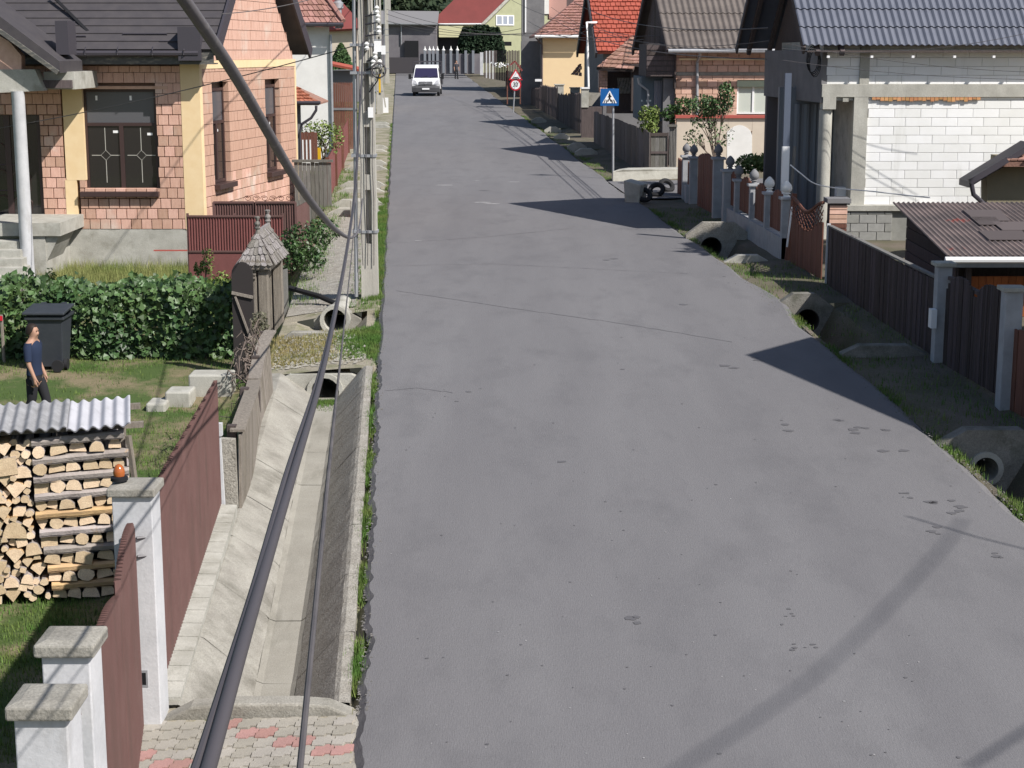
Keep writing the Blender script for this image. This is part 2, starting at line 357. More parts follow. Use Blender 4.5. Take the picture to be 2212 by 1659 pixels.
# ---- concrete drainage ditch on the left, cast in bays
ditch = MB(); Y0, Y1 = 12.82, 24.98
nb = 8; fl_all = MB(); bays = []
dr = bpy.data.objects.new('drainage_ditch', None); COL.objects.link(dr); dr['kind'] = 'structure'; dr.location = (-2.2, Y0, rz(Y0) - .74)
def dprof(y):
    f = lerp(FENCE, y); r = rz(y); fl = r - .53; x0 = xl(y)
    return [(x0 - 1.72, f + .05), (x0 - 1.48, f + .06), (x0 - 1.44, f + .04), (x0 - 1.02, fl + .07), (x0 - .98, fl + .025), (x0 - .92, fl), (x0 - .66, fl), (x0 - .61, fl + .035), (x0 - .26, r - .10), (x0 - .21, r - .05), (x0 - .17, r - .03), (x0 - .075, r - .035), (x0 - .07, r - .3)]
for b in range(nb):
    a = Y0 + (Y1 - Y0) * b / nb + .004; z = Y0 + (Y1 - Y0) * (b + 1) / nb - .004
    for nm, s_, m in (('left_lining_slab', slice(0, 5), CONC), ('ditch_floor_slab', slice(4, 8), DFLOOR), ('right_lining_slab', slice(7, 13), CONCD)):
        rows = []
        for y in frange(a, z, 7):
            rows.append([(p[0] + rs.uniform(-.004, .004), y, p[1] + rs.uniform(-.003, .003)) for p in dprof(y)[s_]])
        ob(nm, MB().grid(rows), m, dr)
# ---- interlocking pavers in front of the near gate
pv = bpy.data.objects.new('paved_driveway', None); COL.objects.link(pv); pv['kind'] = 'structure'; pv.location = (-1.9, 10, -.15)
pw, pd = .152, .205
h = pw / 2 - .004; d2 = pd / 2 - .004; q = .018
q2 = q * 1.1; out = [(-h - q2, -d2), (-h * .1, -d2), (h * .1, -d2 + 2 * q), (h - q2, -d2 + 2 * q), (h - q2, -.012), (h, .012), (h, d2), (h * .1, d2), (-h * .1, d2 - 2 * q), (-h, d2 - 2 * q), (-h, .012), (-h - q2, -.012)]
def paver_mesh(nm, m):
    me = MB().prism([(x, y, -.05) for x, y in out], (0, 0, .05)).mesh(nm); me.materials.append(m); return me
pg, pr = paver_mesh('paver', PAVER), paver_mesh('red_paver', PAVR)
def pavz(X, Y):
    t = max(0, min(1, (xl(Y) - X) / 1.65)); return rz(Y) - .03 - .05 * t
struct('paver_bed', MB().grid([[(X, Y, pavz(X, Y) - .022) for X in frange(xl(Y) - 1.72, xl(Y) + .03, 6)] for Y in frange(6.5, 12.72, 8)]), GRAVEL)
for j in range(32):
    Y = 12.50 - j * (pd - 2 * q + .003)
    n = int(1.84 / pw)
    for i in range(n):
        X = xl(Y) - .10 - i * pw
        off = i + 2 * j
        red = (i < 7 and j == (3, 3, 2, 2, 1, 1, 0)[i]) or (i >= n - 5 and j == 5 - (i - n + 6) // 2) or (j > 8 and (i + 2 * j) % 14 < 2)
        inst('paver', pr if red else pg, (X, Y, pavz(X, Y) + rs.uniform(-.003, .003)), pv, (rs.uniform(-.012, .012), rs.uniform(-.012, .012), rs.uniform(-.02, .02)))
# ---- grass
def blades(mb, X, Y, z, h, n, r=.05, rr=rs, lean=.5, wd=.006):
    for _ in range(n):
        a = rr.uniform(0, 6.28); x = X + rr.gauss(0, r); y = Y + rr.gauss(0, r); hh = h * rr.uniform(.5, 1.3)
        l = rr.uniform(0, lean) * hh; b = rr.uniform(0, 6.28); c, s = math.cos(a) * wd, math.sin(a) * wd
        n0 = len(mb.v)
        mb.v += [(x - c, y - s, z - .01), (x + c, y + s, z - .01), (x + l * math.cos(b), y + l * math.sin(b), z + hh)]
        mb.f.append((n0, n0 + 1, n0 + 2))
mb = MB()
def clear(X, Y):      # bare trodden path across the yard
    return (Y > 26.3 + .25 * math.sin(X * 2)) and (Y < 28.6 + .3 * math.sin(X * 3 + 1)) and rs.random() < .8
for i in range(30000):
    Y = 13 + 27 * rs.random() ** 1.25; X = rs.uniform(xl(Y) - 9, xl(Y) - 2.2)
    if X < -Y * .312 - .3: continue
    if clear(X, Y): continue
    blades(mb, X, Y, gz(X, Y), .055 if Y < 34 else .09, 4, .06)
stuff('lawn_grass', mb, GRASS)
mb = MB()
for i in range(3600):
    X = rs.uniform(-11.0, -7.3); Y = rs.uniform(36.6, 40.3)
    blades(mb, X, Y, gz(X, Y), .34 * rs.uniform(.5, 1.2), 6, .07, wd=.009)
stuff('tall_grass', mb, mat('tall_grass_blade', (.17, .22, .06), (.27, .26, .10), 1.2, .85, island=.4))
mb = MB()
for i in range(5200):
    Y = 12.8 + 75 * rs.random() ** 1.9; u = rs.gauss(-.035, .02)
    if 26 < Y < 28 or 29.6 < Y < 45: u = -abs(rs.gauss(0, .22))
    X = xl(Y) + u
    if rs.random() < .58 + .4 * math.sin(Y * 3.1) + (.25 if Y < 16.5 else 0): continue
    blades(mb, X, Y, rz(Y) - .10, .10, 7, .03)
for i in range(2600):
    Y = rs.uniform(30.6, 49); X = xl(Y) - abs(rs.gauss(.12, .14)); blades(mb, X, Y, gz(X, Y), .075, 7, .05)
for i in range(1500):
    Y = rs.choice([rs.uniform(25.6, 28.0), rs.uniform(26.5, 28), rs.uniform(30, 46)]); X = xl(Y) - abs(rs.gauss(0, .33))
    blades(mb, X, Y, gz(X, Y), .06, 7, .06)
for i in range(240):
    Y = 24.75 - abs(rs.gauss(0, .18)); X = xl(Y) - rs.uniform(.55, .92); blades(mb, X, Y, rz(Y) - .53, .05, 5, .03)
for i in range(500):
    Y = rs.uniform(31, 60); X = xl(Y) - rs.uniform(1.2, 1.75); blades(mb, X, Y, gz(X, Y), .12, 7, .07)
stuff('roadside_grass', mb, GRASS)
mb = MB()
for i in range(900):
    Y = rs.uniform(25.6, 28.2); X = xl(Y) - rs.uniform(.7, 1.75); blades(mb, X, Y, gz(X, Y), .06, 6, .07)
stuff('dry_grass', mb, DRY)
mb = MB()
for i in range(5600):
    Y = 17 + 78 * rs.random() ** 1.5; u = abs(rs.gauss(0, .10)) - .03
    if 46.8 < Y < 54.5: continue
    if 33.2 < Y < 35.6 or 54 < Y < 66 or 69 < Y < 80: u = abs(rs.gauss(.1, .28))
    X = xr(Y) + u
    if rs.random() < .62 + .35 * math.sin(Y * 2.3 + 2): continue
    blades(mb, X, Y, gz(X, Y), .07, 6, .05)
for i in range(700):
    Y = rs.choice([rs.uniform(20.8, 25.7), rs.uniform(30.4, 35), rs.uniform(39.5, 46), rs.uniform(26, 30)]); X = xr(Y) + rs.uniform(.2, 1.5)
    blades(mb, X, Y, gz(X, Y), .08, 6, .08)
stuff('right_verge_grass', mb, GRASS)
# loose gravel on the left verge between the gate and the pole
struct('gravel_apron', MB().grid([[(xl(Y) - u, Y, gz(xl(Y) - u, Y) + .012) for u in frange(.45, 1.74, 5)] for Y in frange(30.2, 45.4, 30)]), GRAVEL)
mb = MB()
for i in range(1500):
    Y = rs.choice([rs.uniform(30, 45), rs.uniform(25.3, 28), rs.uniform(20, 26)]); X = xl(Y) - rs.uniform(.2, 1.7)
    if Y < 25.3: continue
    s_ = rs.uniform(.012, .035); z = gz(X, Y) + .012
    mb.add([(X - s_, Y - s_ * .6, z), (X + s_, Y - s_ * .5, z), (X + s_ * .7, Y + s_, z), (X - s_ * .8, Y + s_ * .7, z), (X, Y, z + s_ * .9)], [(0, 1, 4), (1, 2, 4), (2, 3, 4), (3, 0, 4)])
mb2 = MB()
for i in range(1900):
    Y = 12.6 + 40 * rs.random() ** 1.6; sd = rs.random() < .5
    X = xl(Y) + abs(rs.gauss(.0, .05)) - .02 if sd else xr(Y) + rs.gauss(-.03, .09)
    s_ = rs.uniform(.005, .016); z = rz(Y) + (.002 if (X > xl(Y) + .05 and X < xr(Y) - .05) else -.04)
    mb2.add([(X - s_, Y - s_ * .6, z), (X + s_, Y - s_ * .5, z), (X + s_ * .7, Y + s_, z), (X - s_ * .8, Y + s_ * .7, z), (X, Y, z + s_ * .8)], [(0, 1, 4), (1, 2, 4), (2, 3, 4), (3, 0, 4)])
stuff('gravel_stones', mb, CONC); stuff('road_grit', mb2, mat('grit', (.20, .19, .18), (.12, .115, .11), 9, .95))
mb = MB()       # seams and thin dark lines across the asphalt
for pts, w_ in (([(855, 628), (1100, 665), (1350, 700), (1600, 742)], .012), ([(822, 575), (1060, 570), (1300, 582), (1500, 592)], .010), ([(860, 525), (1050, 512), (1250, 492)], .012), ([(830, 845), (900, 838), (985, 850)], .008)):
    gp = [G(*p) for p in pts]; rows = []
    for a, b in zip(gp, gp[1:]):
        for i in range(14):
            p = a.lerp(b, i / 14); d = (b - a).normalized(); nn_ = V((-d.y, d.x, 0)); j = rs.gauss(0, .012); ww = w_ * rs.uniform(.3, 1.1)
            q = p + nn_ * (j + ww); r_ = p + nn_ * (j - ww); rows.append([(q.x, q.y, rz(q.y) + .0035), (r_.x, r_.y, rz(r_.y) + .0035)])
    mb.grid(rows)
struct('road_lines', mb, mat('dark_line', (.115, .112, .12), rough=.95))
# hill behind the village
rows = []
for i in range(26):
    y = 300 + i * 22
    rows.append([(x, y, 4 + 95 * (i / 25) ** 1.1 + 9 * math.sin(x * .02 + i * .5) * (i / 25)) for x in frange(-420, 420, 30)])
struct('hill', MB().grid(rows), FORE, sm=True)
# ================================================================ helpers for buildings
def px(x, Y, y=300): return at(x, y, Y).x
def pz(y, Y, x=1106): return at(x, y, Y).z
def pbox(mb, x0, x1, y0, y1, Y, dep, front=0):
    """box whose front face lies at depth Y and fills the measured rectangle; dep goes back"""
    ym = (y0 + y1) / 2
    return mb.box(px(x0, Y, ym), px(x1, Y, ym), Y - front, Y + dep, pz(y1, Y), pz(y0, Y))
def unit_brick(nm, m):
    e = .03
    me = MB().add([(0, 0, 0), (1, 0, 0), (1, 0, 1), (0, 0, 1), (e, -1, e), (1 - e, -1, e), (1 - e, -1, 1 - e), (e, -1, 1 - e), (0, -.8, 0), (1, -.8, 0), (1, -.8, 1), (0, -.8, 1)],
                  [(4, 5, 6, 7), (8, 9, 5, 4), (9, 10, 6, 5), (10, 11, 7, 6), (11, 8, 4, 7), (0, 1, 9, 8), (1, 2, 10, 9), (2, 3, 11, 10), (3, 0, 8, 11)]).mesh(nm)
    me.materials.append(m); return me
def masonry(root, O, du, W, z0, z1, bw, bh, holes, me, m, budget, rr, gap=.012, depth=.05, jit=.004, name='brick', tri=None, first=None):
    """course by course; budget = how many as single objects, the rest joined"""
    du = V(du).normalized(); ang = math.atan2(du.y, du.x); nrm = V((du.y, -du.x, 0)); k = 0; rest = MB()
    zc = z0
    while zc < z1 - .02:
        hh = min(bh, z1 - zc); u = -bw * (.5 if k % 2 else 0) + (rr.uniform(-.03, .03) if k else 0)
        while u < W:
            segs = [(max(0, u), min(W, u + bw))]
            for (a, b, c, d) in holes:
                if zc + hh * .6 > c and zc + hh * .4 < d:
                    ns = []
                    for (s, t) in segs:
                        if t <= a or s >= b: ns.append((s, t))
                        else:
                            if s < a: ns.append((s, a))
                            if t > b: ns.append((b, t))
                    segs = ns
            if tri:
                lo, hi = tri(zc); lo2, hi2 = tri(zc + hh - gap); segs = [(max(s, lo), min(t, hi)) for s, t in segs]
            for s, t in segs:
                if t - s < .03: continue
                p = V((O[0], O[1], 0)) + du * (s + gap / 2); p.z = zc + gap / 2
                dd = depth + rr.uniform(-jit, jit)
                if budget[0] > 0:
                    budget[0] -= 1
                    inst(name, me, p, root, (0, 0, ang), (t - s - gap, dd, hh - gap))
                else:
                    q = p + du * (t - s - gap); up = V((0, 0, hh - gap)); n = nrm * dd; pu, qu = p + up, q + up
                    if tri:
                        if s < lo2: pu = pu + du * (min(t, lo2) - s)
                        if t > hi2: qu = qu - du * (t - max(s, hi2))
                    rest.add([p, q, qu, pu, p + n, q + n, qu + n, pu + n], [(4, 5, 6, 7), (0, 1, 5, 4), (1, 2, 6, 5), (2, 3, 7, 6), (3, 0, 4, 7)])
            u += bw
        zc += bh; k += 1
    if rest.f:
        o = stuff('remaining_' + name + 's', rest, m, root)
def roofplane(mb, a, b, c, d, th=.12):
    """slab a-b eave, d-c ridge, thickness down"""
    n = (V(b) - V(a)).cross(V(d) - V(a)).normalized()
    if n.z < 0: n = -n
    mb.prism([a, b, c, d], -n * th); return mb
def wavy(a, b, c, d, pitch, amp, rows=1, step=0, per=6):
    """profiled sheet roof; a-b eave left to right, d-c ridge"""
    a, b, c, d = V(a), V(b), V(c), V(d); n = (b - a).cross(d - a).normalized()
    if n.z < 0: n = -n
    W = (b - a).length; m = int(W / pitch * per); rws = []
    for r in range(rows):
        for e in (0, 1):
            v = (r + e) / rows - (.0 if e == 0 else 0)
            row = []
            for i in range(m + 1):
                t = i / m; p = a.lerp(b, t).lerp(d.lerp(c, t), v)
                row.append(p + n * (amp * math.sin(t * W / pitch * 2 * math.pi) + step * (1 - e)))
            rws.append(row)
    mb = MB().grid(rws)
    k = len(mb.v); mb.add([Vv - n * .012 for Vv in map(V, mb.v)], [tuple(reversed(f)) for f in mb.f]); return mb
def tiles(root, a, b, c, d, nu, nv, m, name='roof_tile', rr=None, asparts=True, lift=.02):
    """overlapping flat tiles laid course by course"""
    a, b, c, d = V(a), V(b), V(c), V(d); n = (b - a).cross(d - a).normalized(); rr = rr or rs
    if n.z < 0: n = -n
    acc = MB()
    for j in range(nv):
        for i in range(nu):
            o_ = .5 if j % 2 else 0
            s, t = max(0, (i - o_) / nu), min(1, (i + 1 - o_) / nu)
            if t - s < .2 / nu: continue
            def P(uu, vv, l): return a.lerp(b, uu).lerp(d.lerp(c, uu), min(1, vv)) + n * l
            g = .06 / nu; v0, v1 = j / nv, (j + 1.25) / nv; dz = rr.uniform(0, .4) * lift; sl = rr.uniform(-.1, .1) / nv * .6
            q = [P(s + g, v0 + sl, lift * 1.6 + dz), P(t - g, v0 + sl, lift * 1.6 + dz), P(t - g, v1, .2 * lift), P(s + g, v1, .2 * lift)]
            mb = MB().add(q + [p - n * lift for p in q], [(0, 1, 2, 3), (0, 4, 5, 1), (1, 5, 6, 2), (3, 7, 4, 0)])
            if asparts: ob(name, mb, m, root)
            else: acc.join(mb)
    if not asparts: return acc
def leafcloud(mb, pts, size, rr, per=1, flat=None):
    for p in pts:
        for _ in range(per):
            n = V((rr.gauss(0, 1), rr.gauss(0, 1), rr.gauss(0, 1) + .6)).normalized() if flat is None else (V(flat) + V((rr.gauss(0, .5), rr.gauss(0, .5), rr.gauss(0, .5)))).normalized()
            a = n.cross(V((rr.gauss(0, 1), rr.gauss(0, 1), rr.gauss(0, 1)))).normalized(); b = n.cross(a)
            s_ = size * rr.uniform(.6, 1.3); p = V(p)
            k = len(mb.v); mb.v += [tuple(p - a * s_), tuple(p - b * s_ * .55), tuple(p + a * s_), tuple(p + b * s_ * .55)]; mb.f.append((k, k + 1, k + 2, k + 3))
def blobpts(c, r, n, rr, hollow=.5):
    o = []
    while len(o) < n:
        v = V((rr.uniform(-1, 1), rr.uniform(-1, 1), rr.uniform(-1, 1)))
        if hollow < v.length < 1: o.append(V((c[0] + v.x * r[0], c[1] + v.y * r[1], c[2] + v.z * r[2])))
    return o
def plant(name, label, cat, base, blobs, leafm, n, size, rr, trunk=.04, group=None, branch=True):
    t = thing(name, label, cat, base, group)
    mb = MB(); st = MB()
    for c, r, f in blobs:
        leafcloud(mb, blobpts(c, r, int(n * f), rr, .25), size, rr)
        mid = V(base).lerp(V(c), .5) + V((rr.uniform(-.05, .05), 0, 0))
        st.tube([V(base) - V((0, 0, .05)), mid, V(c)], [trunk, trunk * .7, trunk * .35], 6)
        if branch:
            for _ in range(4):
                e = V(c) + V((rr.uniform(-.8, .8) * r[0], rr.uniform(-.8, .8) * r[1], rr.uniform(-.3, .9) * r[2])); st.tube([mid, (mid + e) / 2 + V((0, 0, .05)), e], [trunk * .5, trunk * .3, trunk * .12], 5)
    f = stuff('foliage', mb, leafm, t); ob('stem', st, BARK, t, True); return t
def window(root, O, du, u0, u1, z0, z1, fr=.06, dep=.05, frm=None, gl=None, mull=1, transom=None, name='window', fdep=.06):
    """frame with recessed panes; O origin, du along wall, outward = right-hand normal"""
    frm = frm or WINF; gl = gl or GLASS
    du = V(du).normalized(); n = V((du.y, -du.x, 0)); Z = V((0, 0, 1))
    def P(u, z, o): return V((O[0], O[1], 0)) + du * u + Z * z + n * o
    def bar(mb, ua, ub, za, zb, o0, o1):
        mb.add([P(ua, za, o0), P(ub, za, o0), P(ub, za, o1), P(ua, za, o1), P(ua, zb, o0), P(ub, zb, o0), P(ub, zb, o1), P(ua, zb, o1)],
               [(0, 3, 2, 1), (4, 5, 6, 7), (0, 1, 5, 4), (1, 2, 6, 5), (2, 3, 7, 6), (3, 0, 4, 7)])
    f = MB()
    bar(f, u0, u1, z1 - fr, z1, -dep - fdep, -dep); bar(f, u0, u1, z0, z0 + fr, -dep - fdep, -dep)
    bar(f, u0, u0 + fr, z0 + fr, z1 - fr, -dep - fdep, -dep); bar(f, u1 - fr, u1, z0 + fr, z1 - fr, -dep - fdep, -dep)
    zt = z1 - fr
    if transom: bar(f, u0 + fr, u1 - fr, transom - fr / 2, transom + fr / 2, -dep - fdep, -dep + .002); zt = transom - fr / 2
    us = [u0 + fr + (u1 - u0 - 2 * fr) * k / (mull + 1) for k in range(mull + 2)]
    for k in range(1, mull + 1): bar(f, us[k] - fr * .7, us[k] + fr * .7, z0 + fr, zt, -dep - fdep, -dep + .003)
    w_ = ob(name, f, frm, root)
    for k in range(mull + 1):
        g = MB(); bar(g, us[k] + .004, us[k + 1] - .004, z0 + fr + .004, zt - .004, -dep - fdep * .7, -dep - fdep * .55); ob('pane', g, gl, w_)
    if transom:
        g = MB(); bar(g, u0 + fr + .004, u1 - fr - .004, transom + fr / 2 + .004, z1 - fr - .004, -dep - fdep * .7, -dep - fdep * .5); ob('transom_pane', g, GLASSG, w_)
    return w_, P, bar
def corrug_panel(p, q, ztop, zbot, n_, pitch=.06, amp=.012, per=4, thick=.006):
    """profiled metal sheet standing between p and q; ztop/zbot functions of t"""
    p, q = V(p), V(q); d = (q - p); W = Vector2(d); m = max(4, int(W / pitch * per)); dn = V((d.y, -d.x, 0)).normalized()
    lo, hi = [], []
    for i in range(m + 1):
        t = i / m; k = i % per; o = amp * (1 if k in (1, 2) else -1) if per == 4 else amp * math.sin(2 * math.pi * i / per)
        b = p.lerp(q, t) + dn * o; lo.append(V((b.x, b.y, zbot(t)))); hi.append(V((b.x, b.y, ztop(t))))
    mb = MB().grid([lo, hi]); mb.add([V(v) - dn * thick for v in mb.v], [tuple(reversed(f)) for f in mb.f]); return mb
def Vector2(d): return math.hypot(d.x, d.y)
rb = random.Random(11)
UB = unit_brick('brick', BRICK); UBF = unit_brick('far_brick', BRICKB); UA = unit_brick('block', AAC); UC = unit_brick('grey_block', CMU)
# ================================================================ 1. unfinished brick house on the left
YF = 40.5; XC = px(431, YF); ZP = pz(495, YF)
house = thing('brick_house', 'unfinished red hollow brick house with dark roof and white porch pillar', 'house', (-10, 44, -.15))
BD = V((.16, 1, 0)).normalized(); BL = 8.1
core = MB().box(-15, XC - .2, YF + .2, YF + 7.5, -.3, 5.0)
nb_ = V((BD.y, -BD.x, 0))
p0 = V((XC, YF, 0)) - nb_ * .2; p1 = p0 + BD * BL
wz = V((XC - .2, YF + .2, 0))
core.prism([(wz.x, wz.y, ZP - .3), (p0.x, p0.y + .055, ZP - .3), (p1.x, p1.y, ZP - .3), (p1.x - 2, p1.y, ZP - .3)], (0, 0, 5.0 - ZP + .3))
# gable core
gm = p0 + BD * (BL / 2)
core.add([(p0.x, p0.y, 4.9), (p1.x, p1.y, 4.9), (gm.x, gm.y, 8.9), (p0.x - .4, p0.y, 4.9), (p1.x - .4, p1.y, 4.9), (gm.x - .4, gm.y, 8.9)], [(0, 1, 2), (3, 5, 4), (0, 3, 4, 1), (1, 4, 5, 2), (2, 5, 3, 0)])
ob('wall', core, MORT, house)
pl = MB().box(-15, XC + .03, YF - .04, YF + .05, -.5, ZP)
q0 = V((XC + .03, YF - .04, -.5)); pl.prism([q0, q0 + BD * BL, q0 + BD * BL - nb_ * .3, q0 - nb_ * .3], (0, 0, ZP + .5))
ob('plinth', pl, CONCL, house)
OX = V((-15, YF, 0))
def uF(x, y=300): return px(x, YF, y) + 15
wf = (uF(182), uF(340), pz(412, YF), pz(192, YF)); df = (uF(-60), uF(88), ZP, pz(240, YF))
hol = [wf, df, (uF(137), uF(180), pz(389, YF), pz(140, YF)), (uF(143), uF(168), ZP, pz(389, YF)), (uF(395), uF(433), 0, 9), (0, uF(-110), 0, 9)]
bud = [150]
masonry(house, OX + V((0, .09, 0)), (1, 0, 0), XC + 15, ZP, pz(142, YF), .25, .25, hol, UB, BRICK, bud, rb, depth=.14)
# street wall
def uB(x):
    s = (x - 1106) / F; A_ = XC - s * (YF * cp + 2 * sp); return A_ / (s * cp * BD.y - BD.x)
w1 = (uB(457), uB(492) , None, None); w2 = (uB(571), uB(602), None, None)
def zB(u, y): return pz(y, YF + u * BD.y)
w1 = (w1[0], w1[1], zB(w1[0], 398), zB(w1[0], 191)); w2 = (w2[0], w2[1], zB(w1[0], 398), zB(w1[0], 191))
ZB0, ZB1 = zB(0, 149), zB(0, 131)
bud2 = [150]
bo_ = V((XC, YF, 0)) - nb_ * .09
masonry(house, bo_, BD, BL - .12, ZP, ZB0, .25, .25, [w1, w2, (0, .14, 0, 9)], UB, BRICK, bud2, rb, depth=.14)
masonry(house, bo_, BD, BL - .12, ZB1, 8.6, .25, .25, [], UB, BRICK, [0], rb, depth=.14, tri=lambda z: ((z - 4.75) * 1.02, BL - (z - 4.75) * 1.02), name='gable_brick')
bm = MB(); a = V((XC, YF, ZB0)); bm.prism([a + nb_ * .064, a + BD * (BL - .02) + nb_ * .064, a + BD * (BL - .02) - nb_ * .2, a - nb_ * .2], (0, 0, ZB1 - ZB0)); ob('ring_beam', bm, YEL, house)
for x0, x1, y0, y1 in ((137, 180, 138, 389), (143, 168, 389.3, 494)):
    m_ = MB(); pbox(m_, x0, x1, y0, y1, YF - .058, .25); ob('column', m_, YEL, house)
m_ = MB().box(px(395, YF), XC + .056, YF - .057, YF + .2, ZP, 4.95); ob('column', m_, YEL, house)
m_ = MB(); a = V((XC + .059, YF - .056, ZP)); m_.prism([a, a + BD * .19, a + BD * .19 - nb_ * .2, a - nb_ * .2], (0, 0, ZB0 - ZP)); ob('column', m_, YEL, house)
m_ = MB(); a = V((XC, YF, ZP)) + BD * (BL - .12) + nb_ * .058; m_.prism([a, a + BD * .14, a + BD * .14 - nb_ * .1, a - nb_ * .1], (0, 0, ZB0 - ZP)); ob('column', m_, YEL, house)
m_ = MB(); pbox(m_, 167, 362, 186, 192.5, YF - .062, .25); ob('lintel', m_, BRICKB, house)
# big front window with lead diamonds
wn, P, bar = window(house, OX, (1, 0, 0), *wf, fr=.07, dep=.07, mull=1, transom=pz(269, YF))
for k, cx in enumerate((260, 351)):
    x_ = uF(225 + k * 77.3); zc = pz(336, YF); s_ = MB(); hw = .012
    bar(s_, x_ - .008, x_ + .008, pz(395, YF), zc - .12, -.107, -.10); bar(s_, x_ - .008, x_ + .008, zc + .12, pz(276, YF), -.107, -.10)
    bar(s_, x_ - .34, x_ - .12, zc - .008, zc + .008, -.107, -.10); bar(s_, x_ + .12, x_ + .34, zc - .008, zc + .008, -.107, -.10)
    for (ax, az, bx, bz) in ((-.12, 0, 0, .12), (0, .12, .12, 0), (.12, 0, 0, -.12), (0, -.12, -.12, 0)):
        s_.beam(P(x_ + ax, zc + az, -.103), P(x_ + bx, zc + bz, -.103), .006, .022, (0, 1, 0))
    ob('lead_pattern', s_, STEELW, wn)
for sx, sy in ((248, 285), (322, 290), (206, 212), (280, 212)):
    s_ = MB(); x_ = uF(sx, sy); z_ = pz(sy, YF); wv, hv = (.065, .03) if sy > 250 else (.025, .055); bar(s_, x_ - wv, x_ + wv, z_ - hv, z_ + hv, -.103, -.098); ob('sticker', s_, STICK, wn)
m_ = MB(); m_.box(px(171, YF), px(341, YF), YF - .2, YF + .1, pz(424, YF), pz(413, YF)); ob('sill', m_, WINF, house, bevel=.01)
for wv in (w1, w2):
    wn, P, bar = window(house, (XC, YF, 0), BD, *wv, fr=.07, dep=.08, mull=1, transom=wv[2] + (wv[3] - wv[2]) * .64)
    m_ = MB(); bar(m_, wv[0] - .05, wv[1] + .08, wv[2] - .14, wv[2] - .01, -.1, .2); ob('sill', m_, WINF, house, bevel=.01)
    for t_ in (.3, .62):
        s_ = MB(); u_ = wv[0] + (wv[1] - wv[0]) * t_; z_ = wv[2] + (wv[3] - wv[2]) * .55; bar(s_, u_ - .04, u_ + .04, z_ - .03, z_ + .03, -.112, -.106); ob('sticker', s_, STICK, wn)
# entrance door with arched dark panels
dw, P, bar = window(house, OX, (1, 0, 0), df[0], df[1], df[2] + .02, df[3], fr=.1, dep=.07, mull=1, name='door')
for k in range(2):
    for j in range(3):
        c = P(uF(-8 + 46 * k), ZP + .55 + j * .62, -.10); s_ = MB()
        s_.tube([c + V((-.22, 0, -.24)), c + V((-.24, 0, .1)), c + V((-.1, 0, .24)), c + V((.1, 0, .27)), c + V((.24, 0, .1)), c + V((.22, 0, -.24)), c + V((-.22, 0, -.24))], .018, 5); ob('panel_moulding', s_, WINF, dw)
# roof: street gable and long slope towards the camera
ZE = pz(106, YF - .6); ov = .5
e0 = V((XC + .55, YF - .65, ZE)); ed = V((p1.x, p1.y, 0)) + BD * .6; e1 = V((ed.x + ov, ed.y, ZE))
rg = V((gm.x + .6, gm.y, ZE + 4.0))
rf = MB(); roofplane(rf, (-16, YF - .65, ZE), tuple(e0), tuple(rg), (-16, rg.y, rg.z), .2)
roofplane(rf, tuple(e1), (-16, ed.y, ZE), (-16, rg.y, rg.z - .01), tuple(rg - V((0, 0, .01))), .2)
roof = ob('roof', rf, DROOF, house)
mb = MB(); rn = V((0, -1, 1)).normalized()
for j in range(1, 22):                                       # standing courses of the metal tiles
    v = j / 22; y_ = e0.y + (rg.y - e0.y) * v; z_ = ZE + 4.0 * v
    xe = e0.x + (rg.x - e0.x) * v
    mb.beam((-16, y_ - .006, z_ + .006), (xe - .02, y_ - .006, z_ + .006), .03, .012)
ob('tile_course', mb, DROOF, roof)
va, vb = at(238, 118, YF - .62 + .05), at(112, -8, YF - .62 + 1.25); ob('valley_strip', MB().beam(va + V((0, -.02, .03)), vb + V((0, -.02, .03)), .07, .03, (0, -1, 1)), BLACK, roof)
for a, b in ((e0, rg), (rg, e1)):
    m_ = MB().beam(V(a) + V((.03, 0, -.12)), V(b) + V((.03, 0, -.12)), .06, .36, (0, 0, 1)); ob('rake_board', m_, DMETAL, house)
m_ = MB(); m_.box(-16, e0.x - .04, YF - .60, YF - .56, pz(139, YF - .6), ZE - .02); m_.box(-16, e0.x - .04, YF - .56, YF - .02, pz(139, YF - .6), pz(139, YF - .6) + .03); ob('fascia', m_, TRIMG, house)
m_ = MB(); m_.tube([(-16, YF - .68, ZE - .1), (px(428, YF - .68, 110), YF - .68, ZE - .1)], .07, 8); ob('gutter', m_, DMETAL, house, True)
for x in (130, 185, 255, 330, 398):
    g = px(x, YF - .7, 115); m_ = MB().tube([(g, YF - .60, ZE + .06), (g, YF - .77, ZE - .03), (g, YF - .77, ZE - .13), (g, YF - .66, ZE - .20)], .012, 5); ob('gutter_bracket', m_, DMETAL, house)
for x0, x1, y in ((265, 360, 73), (345, 430, 89), (130, 185, 78), (130, 165, 93)):    # snow guards
    Yg = YF - .65 + (106 - y) / 85 * .95
    pa, pb_ = at(x0, y, Yg), at(x1, y, Yg); m_ = MB().tube([pa, pb_], .018, 5)
    for t_ in (0, .5, 1):
        c = pa.lerp(pb_, t_); m_.beam(c, c + V((0, .02, -.14)), .02, .02, (1, 0, 0))
    ob('snow_guard', m_, DMETAL, roof)
m_ = MB(); pbox(m_, 384, 433, 58, 131, YF - .72, .5); ob('eave_return', m_, DMETAL, house)
